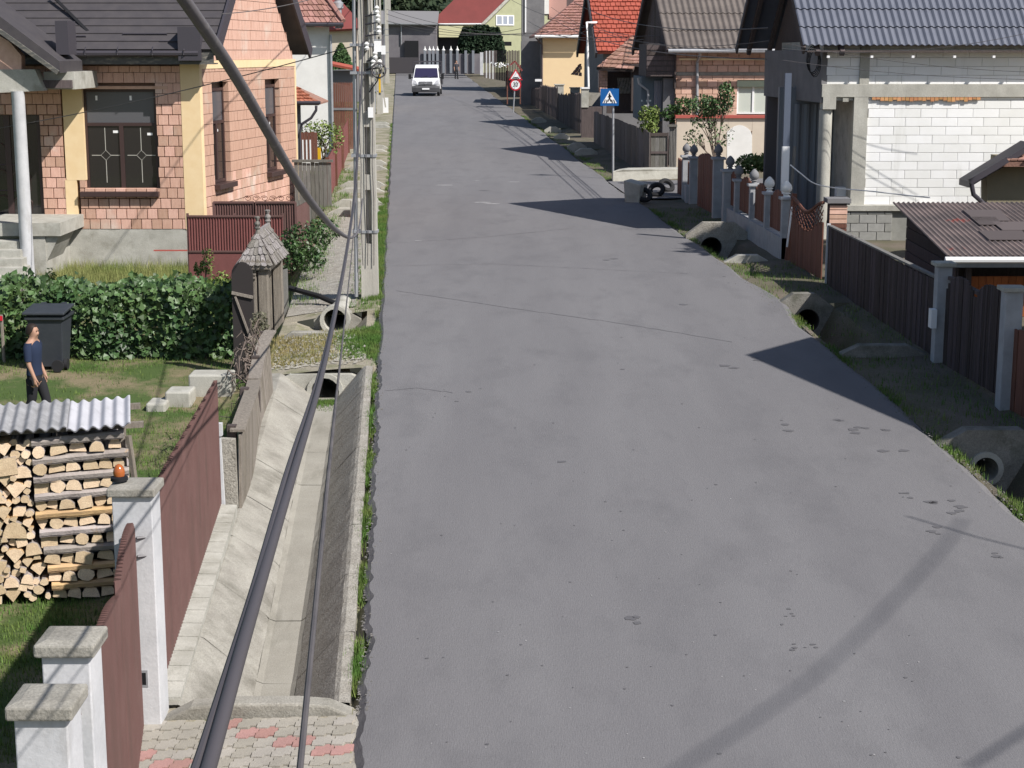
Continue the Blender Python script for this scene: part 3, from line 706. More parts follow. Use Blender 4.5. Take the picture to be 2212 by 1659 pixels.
# porch: gable roof, beam, round pillar, stairs
YPc = 38.0
m_ = MB(); a = at(-140, -70, YPc - .3); b = at(128, 132, YPc - .3)
m_.prism([a, b, b + V((0, 0, -.26)), a + V((0, 0, -.30))], (0, 2.0, 0)); ob('porch_roof', m_, DROOF, house)
m_ = MB().beam(at(-10, 60, YPc - .36), at(126, 157, YPc - .36), .09, .09); ob('porch_gutter', m_, TRIMG, house)
m_ = MB(); pbox(m_, 120, 147, 45, 118, YPc + .4, .7); ob('porch_roof_end', m_, DMETAL, house)
m_ = MB(); m_.prism([at(-30, 60, YPc), at(20, 90, YPc), at(46, 120, YPc), at(46, 150, YPc), at(-30, 150, YPc)], (0, .3, 0)); ob('porch_gable', m_, BRICKB, house)
m_ = MB(); m_.prism([at(-40, 150, YPc - .05), at(75, 150, YPc - .05), at(95, 196, YPc - .05), at(-40, 202, YPc - .05)], (0, .4, 0)); pbox(m_, 95, 160, 155, 193, YPc + .3, 2.2); ob('porch_beam', m_, CONCL, house)
m_ = MB().box(px(-60, YPc), px(150, YPc, 190), YPc + .2, YF - .06, pz(193, YPc) + .02, pz(193, YPc) + .2); ob('porch_ceiling', m_, WOODD, house)
c = at(62, 610, YPc); zt = pz(197, YPc)
m_ = MB(); m_.lathe([(.15, c.z - .35), (.145, zt - .02), (.15, zt)], (c.x, YPc, 0), 20); ob('porch_pillar', m_, WPAINT, house, True)
m_ = MB(); pbox(m_, -80, 130, 482, 510, YPc + .3, 2.2); ob('landing_slab', m_, CONCL, house)
zg = lerp(YARD, 37); zl = pz(505, YPc)
for i in range(6):
    z_ = zl - .17 * (i + 1); y1 = YPc + .25 - .26 * i
    if z_ < zg - .05: break
    m_ = MB().box(px(-90, YPc), px(44 + 9 * i, YPc, 560), y1 - .27, y1 + .3, z_ - .18, z_); ob('step', m_, CONCL, house, bevel=.006)
m_ = MB(); m_.prism([at(96, 505, YPc + .4), at(130, 505, YPc + .4), at(96, 575, YPc + .4)], (0, 1.4, 0)); pbox(m_, 70, 100, 505, 620, YPc + .35, 2.1); ob('stair_cheek', m_, CONCL, house)
# ================================================================ 2. metal gates and fences by the brick house
def post(mb, x, Y, w, z0, z1): mb.box(x - w / 2, x + w / 2, Y - w / 2, Y + w / 2, z0, z1)
t = thing('metal_fence', 'rust brown ribbed metal fence beside the brick house plinth with a thin bar across', 'fence', at(480, 600, 36.5))
Yg = 36.5; zt, zm, zb = pz(467, Yg), pz(541, Yg), pz(602, Yg)
x0, x1 = px(407, Yg, 530), px(612, Yg, 530)
ob('upper_sheet', corrug_panel((x0, Yg, 0), (x1, Yg, 0), lambda t_: zt, lambda t_: zm, 0), MAROONL, t)
ob('lower_sheet', MB().box(x0, x1, Yg - .005, Yg + .005, zb, zm - .04), MAROONL, t)
for x in (x0, (x0 + x1) / 2, x1):
    m_ = MB(); post(m_, x, Yg + .03, .05, zb - .15, zt + .06); ob('post', m_, MAROON, t)
for z_ in (zt, zm - .02): ob('rail', MB().box(x0, x1, Yg - .03, Yg + .02, z_ - .02, z_ + .02), MAROON, t)
ob('bar', MB().box(px(332, Yg, 540), x0 - .03, Yg - .015, Yg + .015, zm - .015, zm + .015), REDCAP, t)
Yg = 39.3; t = thing('double_gate', 'purple brown ribbed driveway gate with scrollwork on top behind the rusty fence', 'gate', at(550, 560, Yg))
zt = pz(437, Yg); x0, x1 = px(461, Yg, 460), px(640, Yg, 460); zb = lerp(YARD, Yg) + .2
for k in (0, 1):
    a, b = x0 + (x1 - x0) * k / 2 + .01, x0 + (x1 - x0) * (k + 1) / 2 - .01
    lf = ob('gate_leaf', corrug_panel((a, Yg, 0), (b, Yg, 0), lambda t_: zt, lambda t_: zb, 0), MAROON, t)
    fr_ = MB()
    for z_ in (zt, zb): fr_.box(a, b, Yg - .035, Yg + .01, z_ - .025, z_ + .025)
    for x in (a, b): fr_.box(x - .025, x + .025, Yg - .036, Yg + .012, zb, zt)
    ob('frame', fr_, MAROON, lf)
for k in range(6):
    c = V((x0 + (x1 - x0) * (.42 + .1 * k), Yg, zt + .09)); sg = 1 if k % 2 else -1
    m_ = MB().tube([c + V((sg * .09 * math.cos(a) * (1 - a / 14), 0, .07 * math.sin(a) * (1 - a / 14))) for a in [i * .6 for i in range(16)]], .008, 4); ob('scroll', m_, WOODB, t)
xr_ = px(650, Yg, 460); m_ = corrug_panel((x1 + .03, Yg, 0), (xr_, Yg + 1.6, 0), lambda t_: zt - .1, lambda t_: zb, 0); ob('side_panel', m_, MAROON, t)
# grey plank fence behind the gates
t = thing('plank_fence', 'tall grey weathered plank fence between brick house and red street fence', 'fence', at(670, 470, 47))
Yg = 47.5; xa, xb = px(636, Yg, 400), px(716, Yg, 400); n = 9
for i in range(n):
    a = xa + (xb - xa) * i / n; ob('plank', MB().box(a + .005, a + (xb - xa) / n - .005, Yg + rb.uniform(0, .015), Yg + .04, lerp(YARD, 47), pz(352, Yg) + rb.uniform(-.02, .02)), WOODG, t)
ob('top_rail', MB().box(xa - .05, xb + .05, Yg - .05, Yg + .09, pz(352, Yg) + .02, pz(345, Yg)), WOODG, t)
# red sheet fence running along the street
t = thing('street_fence', 'red brown metal sheet fence along the street behind the concrete pole', 'fence', (xl(56) - 1.7, 56, 1))
for (ya, yb, h_) in ((48, 54, 1.15), (54.2, 60, 1.35), (61, 68, 1.2)):
    pa, pb_ = V((xl(ya) - 1.72, ya, 0)), V((xl(yb) - 1.72, yb, 0))
    ob('sheet', corrug_panel(pa, pb_, lambda t_, ya=ya, yb=yb, h_=h_: rz(ya + (yb - ya) * t_) + h_, lambda t_, ya=ya, yb=yb: rz(ya + (yb - ya) * t_) - .1, 0, .12, .012), MAROONL, t)
    for y in (ya, yb):
        m_ = MB(); post(m_, xl(y) - 1.7, y, .1, rz(y) - .3, rz(y) + h_ + .08); ob('post', m_, WOODB, t)
# ================================================================ 3. white house behind, canopy, conifer, far left pieces
YW = 62.; t = thing('white_house', 'white plastered house with pinkish tiled roof behind the brick house', 'house', at(676, 300, YW + 3))
xa, xb = px(560, YW, 200), px(714, YW, 200)
ob('wall', MB().prism([(xa, YW, .8), (xb, YW, .8), (xb - .95, YW + 7, .8), (xa, YW + 7, .8)], (0, 0, pz(58, YW) - .8)), WHITE, t)
e = pz(50, YW - .5); xe = px(742, YW - .5, 50)
rf = MB(); A_, B_, C_, D_ = (xa - 2, YW - .5, e), (xe, YW - .5, e), (px(560, YW + 4, 0) + 1.2, YW + 3.8, e + 3), (xa - 2, YW + 3.8, e + 3)
roofplane(rf, A_, B_, C_, D_, .15); rf.prism([B_, (xe - .9, YW + 7.6, e), C_], (0, 0, -.12)); rr_ = ob('roof', rf, PINKT, t)
ac = tiles(None, A_, B_, C_, D_, 26, 14, PINKT, asparts=False, lift=.03); ob('roof_tiles', ac, PINKT, rr_)['kind'] = 'stuff'
ob('hip_ridge', MB().tube([V(B_).lerp(V(C_), i / 8) + V((0, 0, .08)) for i in range(9)], .09, 6), PINKT, rr_, True)
ob('gutter', MB().tube([(xa, YW - .58, e - .05), (xe, YW - .58, e - .05)], .07, 8), DMETAL, t, True)
ob('downpipe', MB().tube([(xb + .05, YW - .06, e - .4), (xb + .05, YW - .06, 1)], .05, 8), STEEL, t, True)
YK = 52.; t = thing('tiled_canopy', 'small orange tiled canopy with a dark downpipe right beside the brick house', 'canopy', at(655, 345, YK))
zk = pz(222, YK); A_, B_ = (px(600, YK, 222), YK, zk), (px(689, YK, 222), YK, zk); C_ = (px(640, YK + 1, 185), YK + 1.3, pz(187, YK + 1.3)); D_ = (A_[0], YK + 1.3, C_[2])
m_ = MB(); roofplane(m_, A_, B_, C_, D_, .08); m_.prism([B_, (B_[0], YK + 2.6, zk), C_], (0, 0, -.06)); k_ = ob('roof', m_, OLDT, t)
ac = tiles(None, A_, B_, C_, D_, 9, 5, REDT, asparts=False, lift=.03); ob('roof_tiles', ac, mat('orange_tile', (.44, .16, .09), (.36, .13, .08), 4, .85, island=.2), k_)['kind'] = 'stuff'
m_ = MB().tube([at(683, 228, YK - .06), at(683, 238, YK - .06), at(672, 255, YK - .06), at(652, 268, YK - .06), at(648, 285, YK - .06), at(648, 400, YK - .06)], .045, 8); ob('downpipe', m_, DMETAL, t, True)
ob('gutter', MB().tube([A_, V(B_) + V((.05, -.05, 0))], .055, 8), DMETAL, t, True)
m_ = MB(); pbox(m_, 600, 650, 226, 420, YK + .3, .2); ob('back_wall', m_, GREYW, t)
Yq = 51.; t = thing('striped_panel', 'dark brown board panel with three white stripes under the small canopy', 'panel', at(667, 350, Yq))
for i in range(5):
    m_ = MB(); pbox(m_, 651 + i * 7, 657.5 + i * 7, 286 - i % 2, 350, Yq, .05); ob('board', m_, WOODB, t)
for i in range(3):
    m_ = MB(); pbox(m_, 653 + i * 8, 656 + i * 8, 302, 348, Yq - .012, .01); ob('stripe', m_, STICK, t)
plant('garden_bush', 'leafy pale green bush behind the grey plank fence', 'bush', at(700, 350, 53), [(at(690, 285, 53), (.75, .5, .4), .5), (at(712, 300, 53), (.5, .5, .5), .4)], LEAFL, 800, .055, rb, .03)
one('yellow_crate', MB().box(px(684, 52.5, 330), px(691, 52.5, 330), 52.5, 52.8, pz(346, 52.5), pz(320, 52.5)), YPLAST, 'small yellow crate under the bush behind the plank fence', 'crate')
t = thing('conifer_tree', 'pale green conical conifer tree beside the white house', 'tree', at(738, 200, 78))
mb = MB(); c0 = at(738, 170, 78); ht = pz(80, 78) - c0.z
for i in range(4200):
    h_ = rb.random() ** .8; r = .95 * (1 - h_) ** .8 * rb.uniform(.5, 1) + .03; a = rb.uniform(0, 6.28); leafcloud(mb, [(c0.x + r * math.cos(a), c0.y + r * math.sin(a), c0.z - .3 + h_ * ht)], .07, rb)
f = stuff('crown', mb, mat('conifer_light', (.06, .12, .045), (.10, .16, .06), 3, .8, island=.4), t); ob('trunk', MB().tube([c0 - V((0, 0, 2)), c0 + V((0, 0, ht * .8))], [.12, .03], 7), BARK, t)
YS_ = 74.; t = thing('garden_shed', 'garden shed with bright red roof edge below the conifer', 'shed', at(742, 240, YS_ + 2))
m_ = MB(); pbox(m_, 714, 772, 152, 220, YS_ + .4, 3); ob('wall', m_, GREYW, t)
A_, B_ = at(708, 136, YS_), at(778, 150, YS_); m_ = MB(); roofplane(m_, A_, B_, B_ + V((0, .5, .10)), A_ + V((0, .5, .10)), .1); ob('roof', m_, REDT, t)
Yq = 70.; t = thing('board_fence', 'brown board fence with pale scalloped tips below the red shed roof', 'fence', at(742, 240, Yq))
for i in range(14):
    x = px(714 + i * 4.2, Yq, 200); w_ = .075; zt = pz(178, Yq); m_ = MB().prism([(x - w_ * .45, Yq, 1.1), (x + w_ * .45, Yq, 1.1), (x + w_ * .45, Yq, zt - .05), (x, Yq, zt + .02), (x - w_ * .45, Yq, zt - .05)], (0, .03, 0)); ob('plank', m_, WOODB, t)
m_ = MB(); pbox(m_, 714, 773, 233, 238, Yq - .03, .02); ob('rail', m_, GREYW, t)
# farther roofs on the left
t = thing('far_house', 'far house with a maroon roof half hidden behind the left pole', 'house', at(752, 150, 100))
m_ = MB(); pbox(m_, 690, 772, 62, 200, 100.5, 6); ob('wall', m_, BEIGE, t)
A_, B_ = at(680, 66, 100), at(790, 60, 100); m_ = MB(); roofplane(m_, A_, B_, B_ + V((-3.2, 3.5, 3.2)), A_ + V((0, 3.5, 3.2)), .15); ob('roof', m_, ROOFM, t)
t = thing('chimney_cowl', 'grey metal chimney cowl on the tiled roof left of the pole', 'chimney', at(731, 50, 64))
m_ = MB(); c = at(731, 50, 64); m_.lathe([(.13, -.2), (.13, .5), (.2, .55), (.2, .75), (.12, .8), (.16, 1.3), (.05, 1.5)], c, 10); ob('flue', m_, STEEL, t, True)
# ================================================================ 4. yard: hedge, bin, man, wood stack, blocks
rh = random.Random(5)
t = thing('hedge', 'dense dark green vine covered hedge across the yard', 'hedge', (-7.3, 30, -.25))
hx0, hx1, hy = -11.0, -4.75, 30.0
mb = MB(); big = []
# inner screen of stems
st = MB()
for i in range(60):
    x = rh.uniform(hx0, hx1); st.tube([(x, hy + .3, -.3), (x + rh.uniform(-.2, .2), hy + rh.uniform(0, .4), .3), (x + rh.uniform(-.4, .4), hy + rh.uniform(-.1, .4), .95)], [.014, .01, .005], 4)
ob('stem', st, TWIG, t)
def hz(x): return 1.0 + .07 * math.sin(x * 2.7) + .05 * math.sin(x * 6.1)
pts = []
for i in range(6500):
    x = rh.uniform(hx0, hx1); k = rh.random()
    if k < .62: y, z = hy - .38 + .16 * math.sin(x * 4 + 3) * rh.random() + rh.gauss(0, .05), -.22 + rh.random() * (hz(x) + .2)
    elif k < .9: y, z = hy - .35 + rh.random() * .95, hz(x) + rh.gauss(0, .05)
    else: y, z = hy + rh.random() * .4 - .2, -.1 + rh.random()
    pts.append((x, y, z))
def leafmesh(mb, p, s_, n):
    n = n.normalized(); a = n.cross(V((rh.gauss(0, 1), rh.gauss(0, 1), rh.gauss(0, 1)))).normalized(); b = n.cross(a); p = V(p)
    o = [(-1, 0), (-.35, -.62), (.15, -.75), (.3, -.3), (1, 0), (.3, .3), (.15, .75), (-.35, .62)]
    k = len(mb.v); mb.v += [tuple(p + a * (u * s_) + b * (v * s_) - n * (abs(v) * s_ * .25)) for u, v in o]; mb.f.append(tuple(k + i for i in range(8)))
for i, p in enumerate(pts):
    leafmesh(mb, p, rh.uniform(.045, .10), V((rh.gauss(0, .55), -.75 + rh.gauss(0, .4), .5 + rh.gauss(0, .45))))
stuff('foliage', mb, LEAF, t)
for i in range(290):
    x = rh.uniform(-9.4, -4.8); z = -.1 + rh.random() * (hz(x) + .05); m_ = MB(); leafmesh(m_, (0, 0, 0), rh.uniform(.075, .11), V((rh.gauss(0, .5), -.8, .6 + rh.gauss(0, .3))))
    o = ob('leaf', m_, LEAF, t); o.location = V((x, hy - .46 + rh.gauss(0, .05), z)) - t.location
# climbing plant by the shingled gate
plant('climbing_shrub', 'bright green climbing shrub behind the shingle roofed gate', 'shrub', at(630, 590, 34.2),
      [(at(655, 525, 34.3), (.5, .35, .45), .5), (at(695, 500, 35), (.38, .3, .3), .3), (at(625, 552, 33.8), (.35, .3, .35), .4), (at(668, 560, 34), (.35, .3, .28), .3)], LEAF, 1500, .045, rh, .025)
plant('weed_shoot', 'tall thin weed growing in front of the rusty fence', 'plant', at(450, 640, 34), [(at(448, 565, 34), (.16, .1, .28), .5), (at(428, 580, 34), (.1, .1, .15), .3), (at(480, 600, 34), (.3, .1, .15), .3)], LEAFL, 300, .04, rh, .012)
plant('weed_tuft', 'small leafy weed against the pale plinth by the stairs', 'plant', at(110, 640, 37), [(at(110, 600, 37), (.14, .1, .25), 1)], LEAFL, 130, .035, rh, .01)
# wheelie bin
c = at(110, 797, 28.8); bz = c.z; t = thing('wheelie_bin', 'dark grey plastic wheelie bin standing against the hedge', 'bin', (c.x, 28.9, bz))
w0, w1_, hb = .25, .315, 1.0
def rect(hw, y0, y1, z): return [(c.x - hw, y0, z), (c.x + hw, y0, z), (c.x + hw, y1, z), (c.x - hw, y1, z)]
mb = MB(); r0, r1, r2 = rect(w0, 28.66, 29.12, bz + .06), rect(w1_ - .01, 28.56, 29.22, bz + hb - .1), rect(w1_ + .03, 28.52, 29.26, bz + hb - .09)
r3 = rect(w1_ + .03, 28.52, 29.26, bz + hb - .03)
mb.add(r0 + r1 + r2 + r3, [(0, 3, 2, 1)] + [(i + 4 * k, (i + 1) % 4 + 4 * k, (i + 1) % 4 + 4 * k + 4, i + 4 * k + 4) for k in range(3) for i in range(4)])
ob('body', mb, BINM, t, bevel=.015)
mb = MB().prism([(c.x - w1_ - .05, 28.48, bz + hb), (c.x + w1_ + .05, 28.48, bz + hb), (c.x + w1_ + .05, 29.2, bz + hb + .06), (c.x - w1_ - .05, 29.2, bz + hb + .06)], (0, 0, .05)); ob('lid', mb, BINM, t, bevel=.015)
for x in (-.18, .18): ob('lid_hinge', MB().box(c.x + x - .04, c.x + x + .04, 29.18, 29.27, bz + hb + .02, bz + hb + .12), BINM, t)
ob('handle', MB().tube([(c.x - .25, 29.3, bz + hb), (c.x + .25, 29.3, bz + hb)], .02, 6), BINM, t)
for s_ in (-1, 1):
    m_ = MB().lathe([(.03, -.03), (.1, -.03), (.1, .03), (.03, .03)], (0, 0, 0), 14).xf(Matrix.Translation((c.x + s_ * .3, 28.72 if s_ > 0 else 29.1, bz + .1)) @ Matrix.Rotation(R(90), 4, 'Y')); w_ = ob('wheel', m_, RUBB, t, True)
ob('wheel', MB().lathe([(.02, -.025), (.105, -.025), (.105, .025), (.02, .025)], (0, 0, 0), 16).xf(Matrix.Translation((c.x + .2, 28.52, bz + .105)) @ Matrix.Rotation(R(90), 4, 'X')), RUBB, t, True)
# thin post with red tag at the left edge
c = at(8, 770, 29.3); t = thing('garden_stake', 'thin pale garden stake with a red tag at the hedge', 'post', c)
ob('stake', MB().tube([c - V((0, 0, .2)), (c.x, c.y, pz(680, 29.3))], .03, 6), WOODO, t); ob('tag', MB().box(c.x - .06, c.x + .03, c.y - .05, c.y - .03, pz(692, 29.3), pz(682, 29.3)), SIGNR, t)
# ---- people
def skin_body(name, verts, edges, rad, m, parent, sub=2, root=0):
    me = bpy.data.meshes.new(name); off = wloc(parent)
    me.from_pydata([tuple(V(v)) for v in verts], edges, []); me.materials.append(m)
    o = bpy.data.objects.new(name, me); COL.objects.link(o); o.parent = parent
    s_ = o.modifiers.new('skin', 'SKIN'); s_.use_smooth_shade = True
    d = me.skin_vertices[0].data if me.skin_vertices else None
    if d is None:
        lay = me.attributes.new('skin', 'FLOAT', 'POINT')
    d = me.skin_vertices[0].data
    for i, r in enumerate(rad): d[i].radius = (r, r) if not isinstance(r, tuple) else r; d[i].use_root = (i == root)
    u = o.modifiers.new('sub', 'SUBSURF'); u.levels = sub; u.render_levels = sub
    return o
def person(label, base, H, face, shirt, trous, stride, seed=0, group=None, hairlong=False):
    """face = heading angle of the body (0 looks towards -y); all lengths from the standing height"""
    t = thing('person', label, 'person', base, group); t.rotation_euler = (0, 0, face); k = H / 1.75
    def S(v): return tuple(c_ * k for c_ in v)
    hipL, hipR = (.09, 0, .90), (-.09, 0, .90)
    kL, kR = (.10, -stride * .55, .49), (-.10, stride * .25 - .03, .49); aL, aR = (.10, -stride * .75, .09), (-.10, stride * .85, .11)
    shL, shR = (.185, .01, 1.42), (-.185, .01, 1.42); eL, eR = (.235, .05, 1.12), (-.235, -.02, 1.12); hL, hR = (.24, -.05, .87), (-.24, -.12, .88)
    vs = [(0, .01, .91), (0, .0, 1.12), (0, 0, 1.34), (0, .015, 1.45), (0, .0, 1.52), (0, -.015, 1.58), (0, -.015, 1.66), (0, -.005, 1.72)]
    ra = [(.095, .095), (.09, .09), (.10, .10), (.07, .06), .055, .072, .09, .06]; ed = [(i, i + 1) for i in range(7)]
    def chain(start, pts, rads):
        p = start
        for v, r in zip(pts, rads): vs.append(v); ra.append(r); ed.append((p, len(vs) - 1)); p = len(vs) - 1
        return p
    for sh, e, h_, sx in ((shL, eL, hL, 1), (shR, eR, hR, -1)):
        w_ = chain(3, [sh, e, h_], [.06, .043, .03]); pm = chain(w_, [(h_[0], h_[1] - .01, h_[2] - .07)], [(.036, .024)])
        for f_ in range(4):
            x = h_[0] - sx * .004; y = h_[1] - .035 + .018 * f_; chain(pm, [(x, y, h_[2] - .12), (x - sx * .012, y - .006, h_[2] - .155 + .006 * abs(f_ - 1.4))], [.0095, .0085])
        chain(w_, [(h_[0] - sx * .01, h_[1] - .045, h_[2] - .05), (h_[0] - sx * .015, h_[1] - .055, h_[2] - .085)], [.013, .010])
    for sx, kn, an in ((1, kL, aL), (-1, kR, aR)): chain(0, [(sx * .095, kn[1] * .45, .72), kn, an, (an[0], an[1] - .13, an[2] - .055)], [.082, .058, .042, .036])
    nose = chain(5, [(0, -.112, 1.60)], [.018])
    def scale_r(r): return tuple(q * k for q in r) if isinstance(r, tuple) else r * k
    skin_body('body', [S(v) for v in vs], ed, [scale_r(r) for r in ra], SKIN, t)
    def loft(mb, rings, n=14):
        rows = [[(c_[0] + rx_ * math.cos(2 * math.pi * i / n), c_[1] + ry_ * math.sin(2 * math.pi * i / n), c_[2]) for i in range(n + 1)] for c_, rx_, ry_ in rings]
        mb.grid([[S(p) for p in r] for r in rows]); mb.poly([S(p) for p in rows[-1][:-1]]); mb.poly([S(p) for p in rows[0][:-1]][::-1])
    def garment(nm, mb, m):
        me = mb.mesh(nm); me.materials.append(m); smooth(me, 60); o = bpy.data.objects.new(nm, me); COL.objects.link(o); o.parent = t
    g = MB(); loft(g, [((0, .005, .90), .165, .125), ((0, .005, 1.0), .150, .115), ((0, .0, 1.12), .150, .115), ((0, .0, 1.25), .170, .122), ((0, .0, 1.36), .185, .122), ((0, .008, 1.43), .165, .10), ((0, .012, 1.475), .085, .075)])
    for sh, e in ((shL, eL), (shR, eR)):
        sx = 1 if sh[0] > 0 else -1; A_, B_ = V(sh), V(e)
        loft(g, [(tuple(A_.lerp(B_, .85)), .062, .062), (tuple(A_.lerp(B_, .45)), .066, .068), (tuple(A_ + V((-sx * .01, 0, -.03))), .066, .074), (tuple(A_ + V((-sx * .035, 0, .035))), .05, .06)], 10)
    garment('shirt', g, shirt)
    g = MB(); loft(g, [((0, .005, .80), .155, .118), ((0, .005, .90), .158, .12), ((0, .005, 1.0), .142, .108)])
    for sx, kn, an in ((1, kL, aL), (-1, kR, aR)):
        loft(g, [((an[0], an[1], an[2] - .03), .062, .068), ((an[0], an[1] * .8 + kn[1] * .2, an[2] + .12), .064, .07), (kn, .072, .082), ((sx * .092, kn[1] * .5, .70), .088, .10), ((sx * .082, .0, .84), .09, .115)], 12)
    garment('trousers', g, trous)
    for an in (aL, aR):
        m_ = MB().prism([(an[0] - .045, an[1] - .20, an[2] - .09), (an[0] + .045, an[1] - .20, an[2] - .09), (an[0] + .05, an[1] + .07, an[2] - .09), (an[0] - .05, an[1] + .07, an[2] - .09)], (0, 0, .09))
        me = MB().add([S(v) for v in m_.v], m_.f).mesh('shoe'); me.materials.append(BLACK); o = bpy.data.objects.new('shoe', me); COL.objects.link(o); o.parent = t; b = o.modifiers.new('b', 'BEVEL'); b.width = .025 * k; b.segments = 3
    m_ = MB(); rr = random.Random(seed)
    hp = []
    for i in range(9):
        for j in range(14):
            th = i / 8 * 1.75; ph = j / 14 * 6.283
            if math.sin(ph) < -.45 and th > .95: th = .95
            hp.append((.098 * math.sin(th) * math.cos(ph), .01 + .112 * math.sin(th) * math.sin(ph) + (.0), 1.655 + .108 * math.cos(th) + (-.05 if hairlong and math.sin(ph) > 0 and th > 1.2 else 0)))
    m_.add([S(v) for v in hp], [(i * 14 + j, i * 14 + (j + 1) % 14, (i + 1) * 14 + (j + 1) % 14, (i + 1) * 14 + j) for i in range(8) for j in range(14)])
    me = m_.mesh('hair'); me.materials.append(HAIR); smooth(me, 80); o = bpy.data.objects.new('hair', me); COL.objects.link(o); o.parent = t
    for sx in (-1, 1):
        me = MB().lathe([(.004, -.011), (.011, 0), (.004, .011)], S((sx * .033, -.088, 1.635)), 8).mesh('eye'); me.materials.append(BLACK); o = bpy.data.objects.new('eye', me); COL.objects.link(o); o.parent = t
    return t
c = at(82, 925, 25.3)
person('dark haired person in navy t-shirt and black trousers walking across the yard', (c.x, 25.3, c.z + .02), 1.62, R(78), NAVY, TROUS, .22, 1, hairlong=True)
# ---- fire wood
WY = 17.5; wz0 = -.66; WX0, WX1 = -6.6, px(252, WY, 1100)
t = thing('wood_shelter', 'fibre cement sheet roof on posts over the firewood stack', 'shelter', (-5.2, WY + .5, wz0))
za = pz(930, WY - .12); zb_ = za + .04
for k, (xa, xb, m_) in enumerate(((-7.2, px(150, WY, 930), ETERN), (px(148, WY, 930), px(282, WY, 925), ETERNW))):
    w_ = wavy((xa, WY - .14, za + .012 * k + .02), (xb, WY - .14, za + .012 * k + .06), (xb, WY + .95, zb_ + .10 + .012 * k), (xa, WY + .95, zb_ + .06 + .012 * k), .125, .0185, 1, 0, 14)
    ob('roof_sheet', w_, m_, t, True)
for x in (WX1 + .12,):
    for y in (WY + .15, WY + .85): ob('post', MB().beam((x, y, wz0 - .1), (x - .03, y, za), .07, .07, (0, 1, 0)), WOODO, t)
ob('roof_batten', MB().beam((-7, WY + .15, za - .03), (WX1 + .33, WY + .15, za + .0), .08, .06), WOODO, t)
ob('roof_batten', MB().beam((-7, WY + .8, zb_ - .03), (WX1 + .3, WY + .8, zb_ + .03), .08, .06), WOODO, t)
ob('brace', MB().beam((WX1 + .16, WY + .05, za - .1), (WX1 + .26, WY - .02, wz0 + .75), .05, .05), WOODO, t)
ob('back_board', MB().box(-7, WX1, WY + .95, WY + .98, wz0, za), WOODD, t)
GL = 'split firewood logs in the stack'
def log_mesh(w_, h_, L, kind, rr):
    """a split log along +y: end outline facing -y"""
    if kind == 'round': pts = [(w_ / 2 * math.cos(a), h_ / 2 * math.sin(a)) for a in [i * .6283 for i in range(10)]]
    elif kind == 'half': pts = [(-w_ / 2, -h_ * .35), (w_ / 2, -h_ * .4), (w_ * .46, 0), (w_ * .3, h_ * .38), (0, h_ * .52), (-w_ * .3, h_ * .4), (-w_ * .47, 0)]
    elif kind == 'wedge': pts = [(0, -h_ * .55), (w_ * .5, h_ * .2), (w_ * .33, h_ * .42), (0, h_ * .5), (-w_ * .33, h_ * .4), (-w_ * .5, h_ * .16)]
    else: pts = [(-w_ / 2, -h_ * .45), (w_ * .45, -h_ * .5), (w_ * .5, h_ * .4), (-w_ * .1, h_ * .5), (-w_ * .48, h_ * .3)]
    a0 = rr.uniform(-.25, .25); pts = [(x * math.cos(a0) - z * math.sin(a0) + rr.uniform(-.006, .006), x * math.sin(a0) + z * math.cos(a0) + rr.uniform(-.006, .006)) for x, z in pts]
    n = len(pts); mb = MB().add([(x, 0, z) for x, z in pts] + [(x * .93, L, z * .93) for x, z in pts], [tuple(range(n))] + [(i, n + i, n + (i + 1) % n, (i + 1) % n) for i in range(n)] + [tuple(range(n, 2 * n))[::-1]])
    me = mb.mesh('firewood_log'); me.materials.append(LOGE); me.materials.append(LOGB if kind != 'wedge' else LOGS)
    me.polygons.foreach_set('material_index', [0] + [1] * n + [0]); return me
KN = {'round': 'small round', 'half': 'half round', 'wedge': 'wedge shaped', 'block': 'squarish split'}
ON = ['lowest', 'second lowest', 'third lowest', 'fourth lowest', 'fifth lowest', 'fifth highest', 'fourth highest', 'third highest', 'second highest', 'topmost']
def put_log(x, z, w_, h_, kind, y=None, course=None):
    me = log_mesh(w_, h_, rh.uniform(.8, .98), kind, rh)
    o = bpy.data.objects.new('firewood_log', me); COL.objects.link(o); o.location = (x, WY + rh.uniform(-.05, .03) if y is None else y, z); o.rotation_euler = (0, 0, rh.uniform(-.04, .04))
    if course is None: tag(o, '%s log end in the tightly packed left part of the firewood stack' % KN[kind], 'log', KN[kind] + ' logs in the packed left part')
    else: tag(o, 'log end in the %s row of the criss cross right part of the stack' % ON[course], 'log', 'log ends in the %s row of the criss cross part' % ON[course])
xs = px(80, WY, 1100)
# left part: packed ends, dart throwing from the bottom up
placed = []
for tries in range(14000):
    if len(placed) > 185: break
    s_ = rh.choice([.23, .2, .18, .16, .15, .13, .11, .09]) if tries < 3000 else rh.choice([.13, .1, .08, .07])
    x, z = 0, rh.uniform(wz0 + s_ * .42, za - .07 - s_ * .4); x = rh.uniform(-6.3, xs + .02 + .032 * max(0, 4 - (z - wz0) / .2) - s_ * .46)
    if all(math.hypot(x - a, (z - b) * 1.12) > (s_ + c_) * .458 for a, b, c_ in placed): placed.append((x, z, s_))
for x, z, s_ in placed: put_log(x, z, s_ * rh.uniform(.98, 1.15), s_ * rh.uniform(.85, 1.02), 'round' if s_ < .12 and rh.random() < .55 else rh.choice(['half', 'wedge', 'wedge', 'block']))
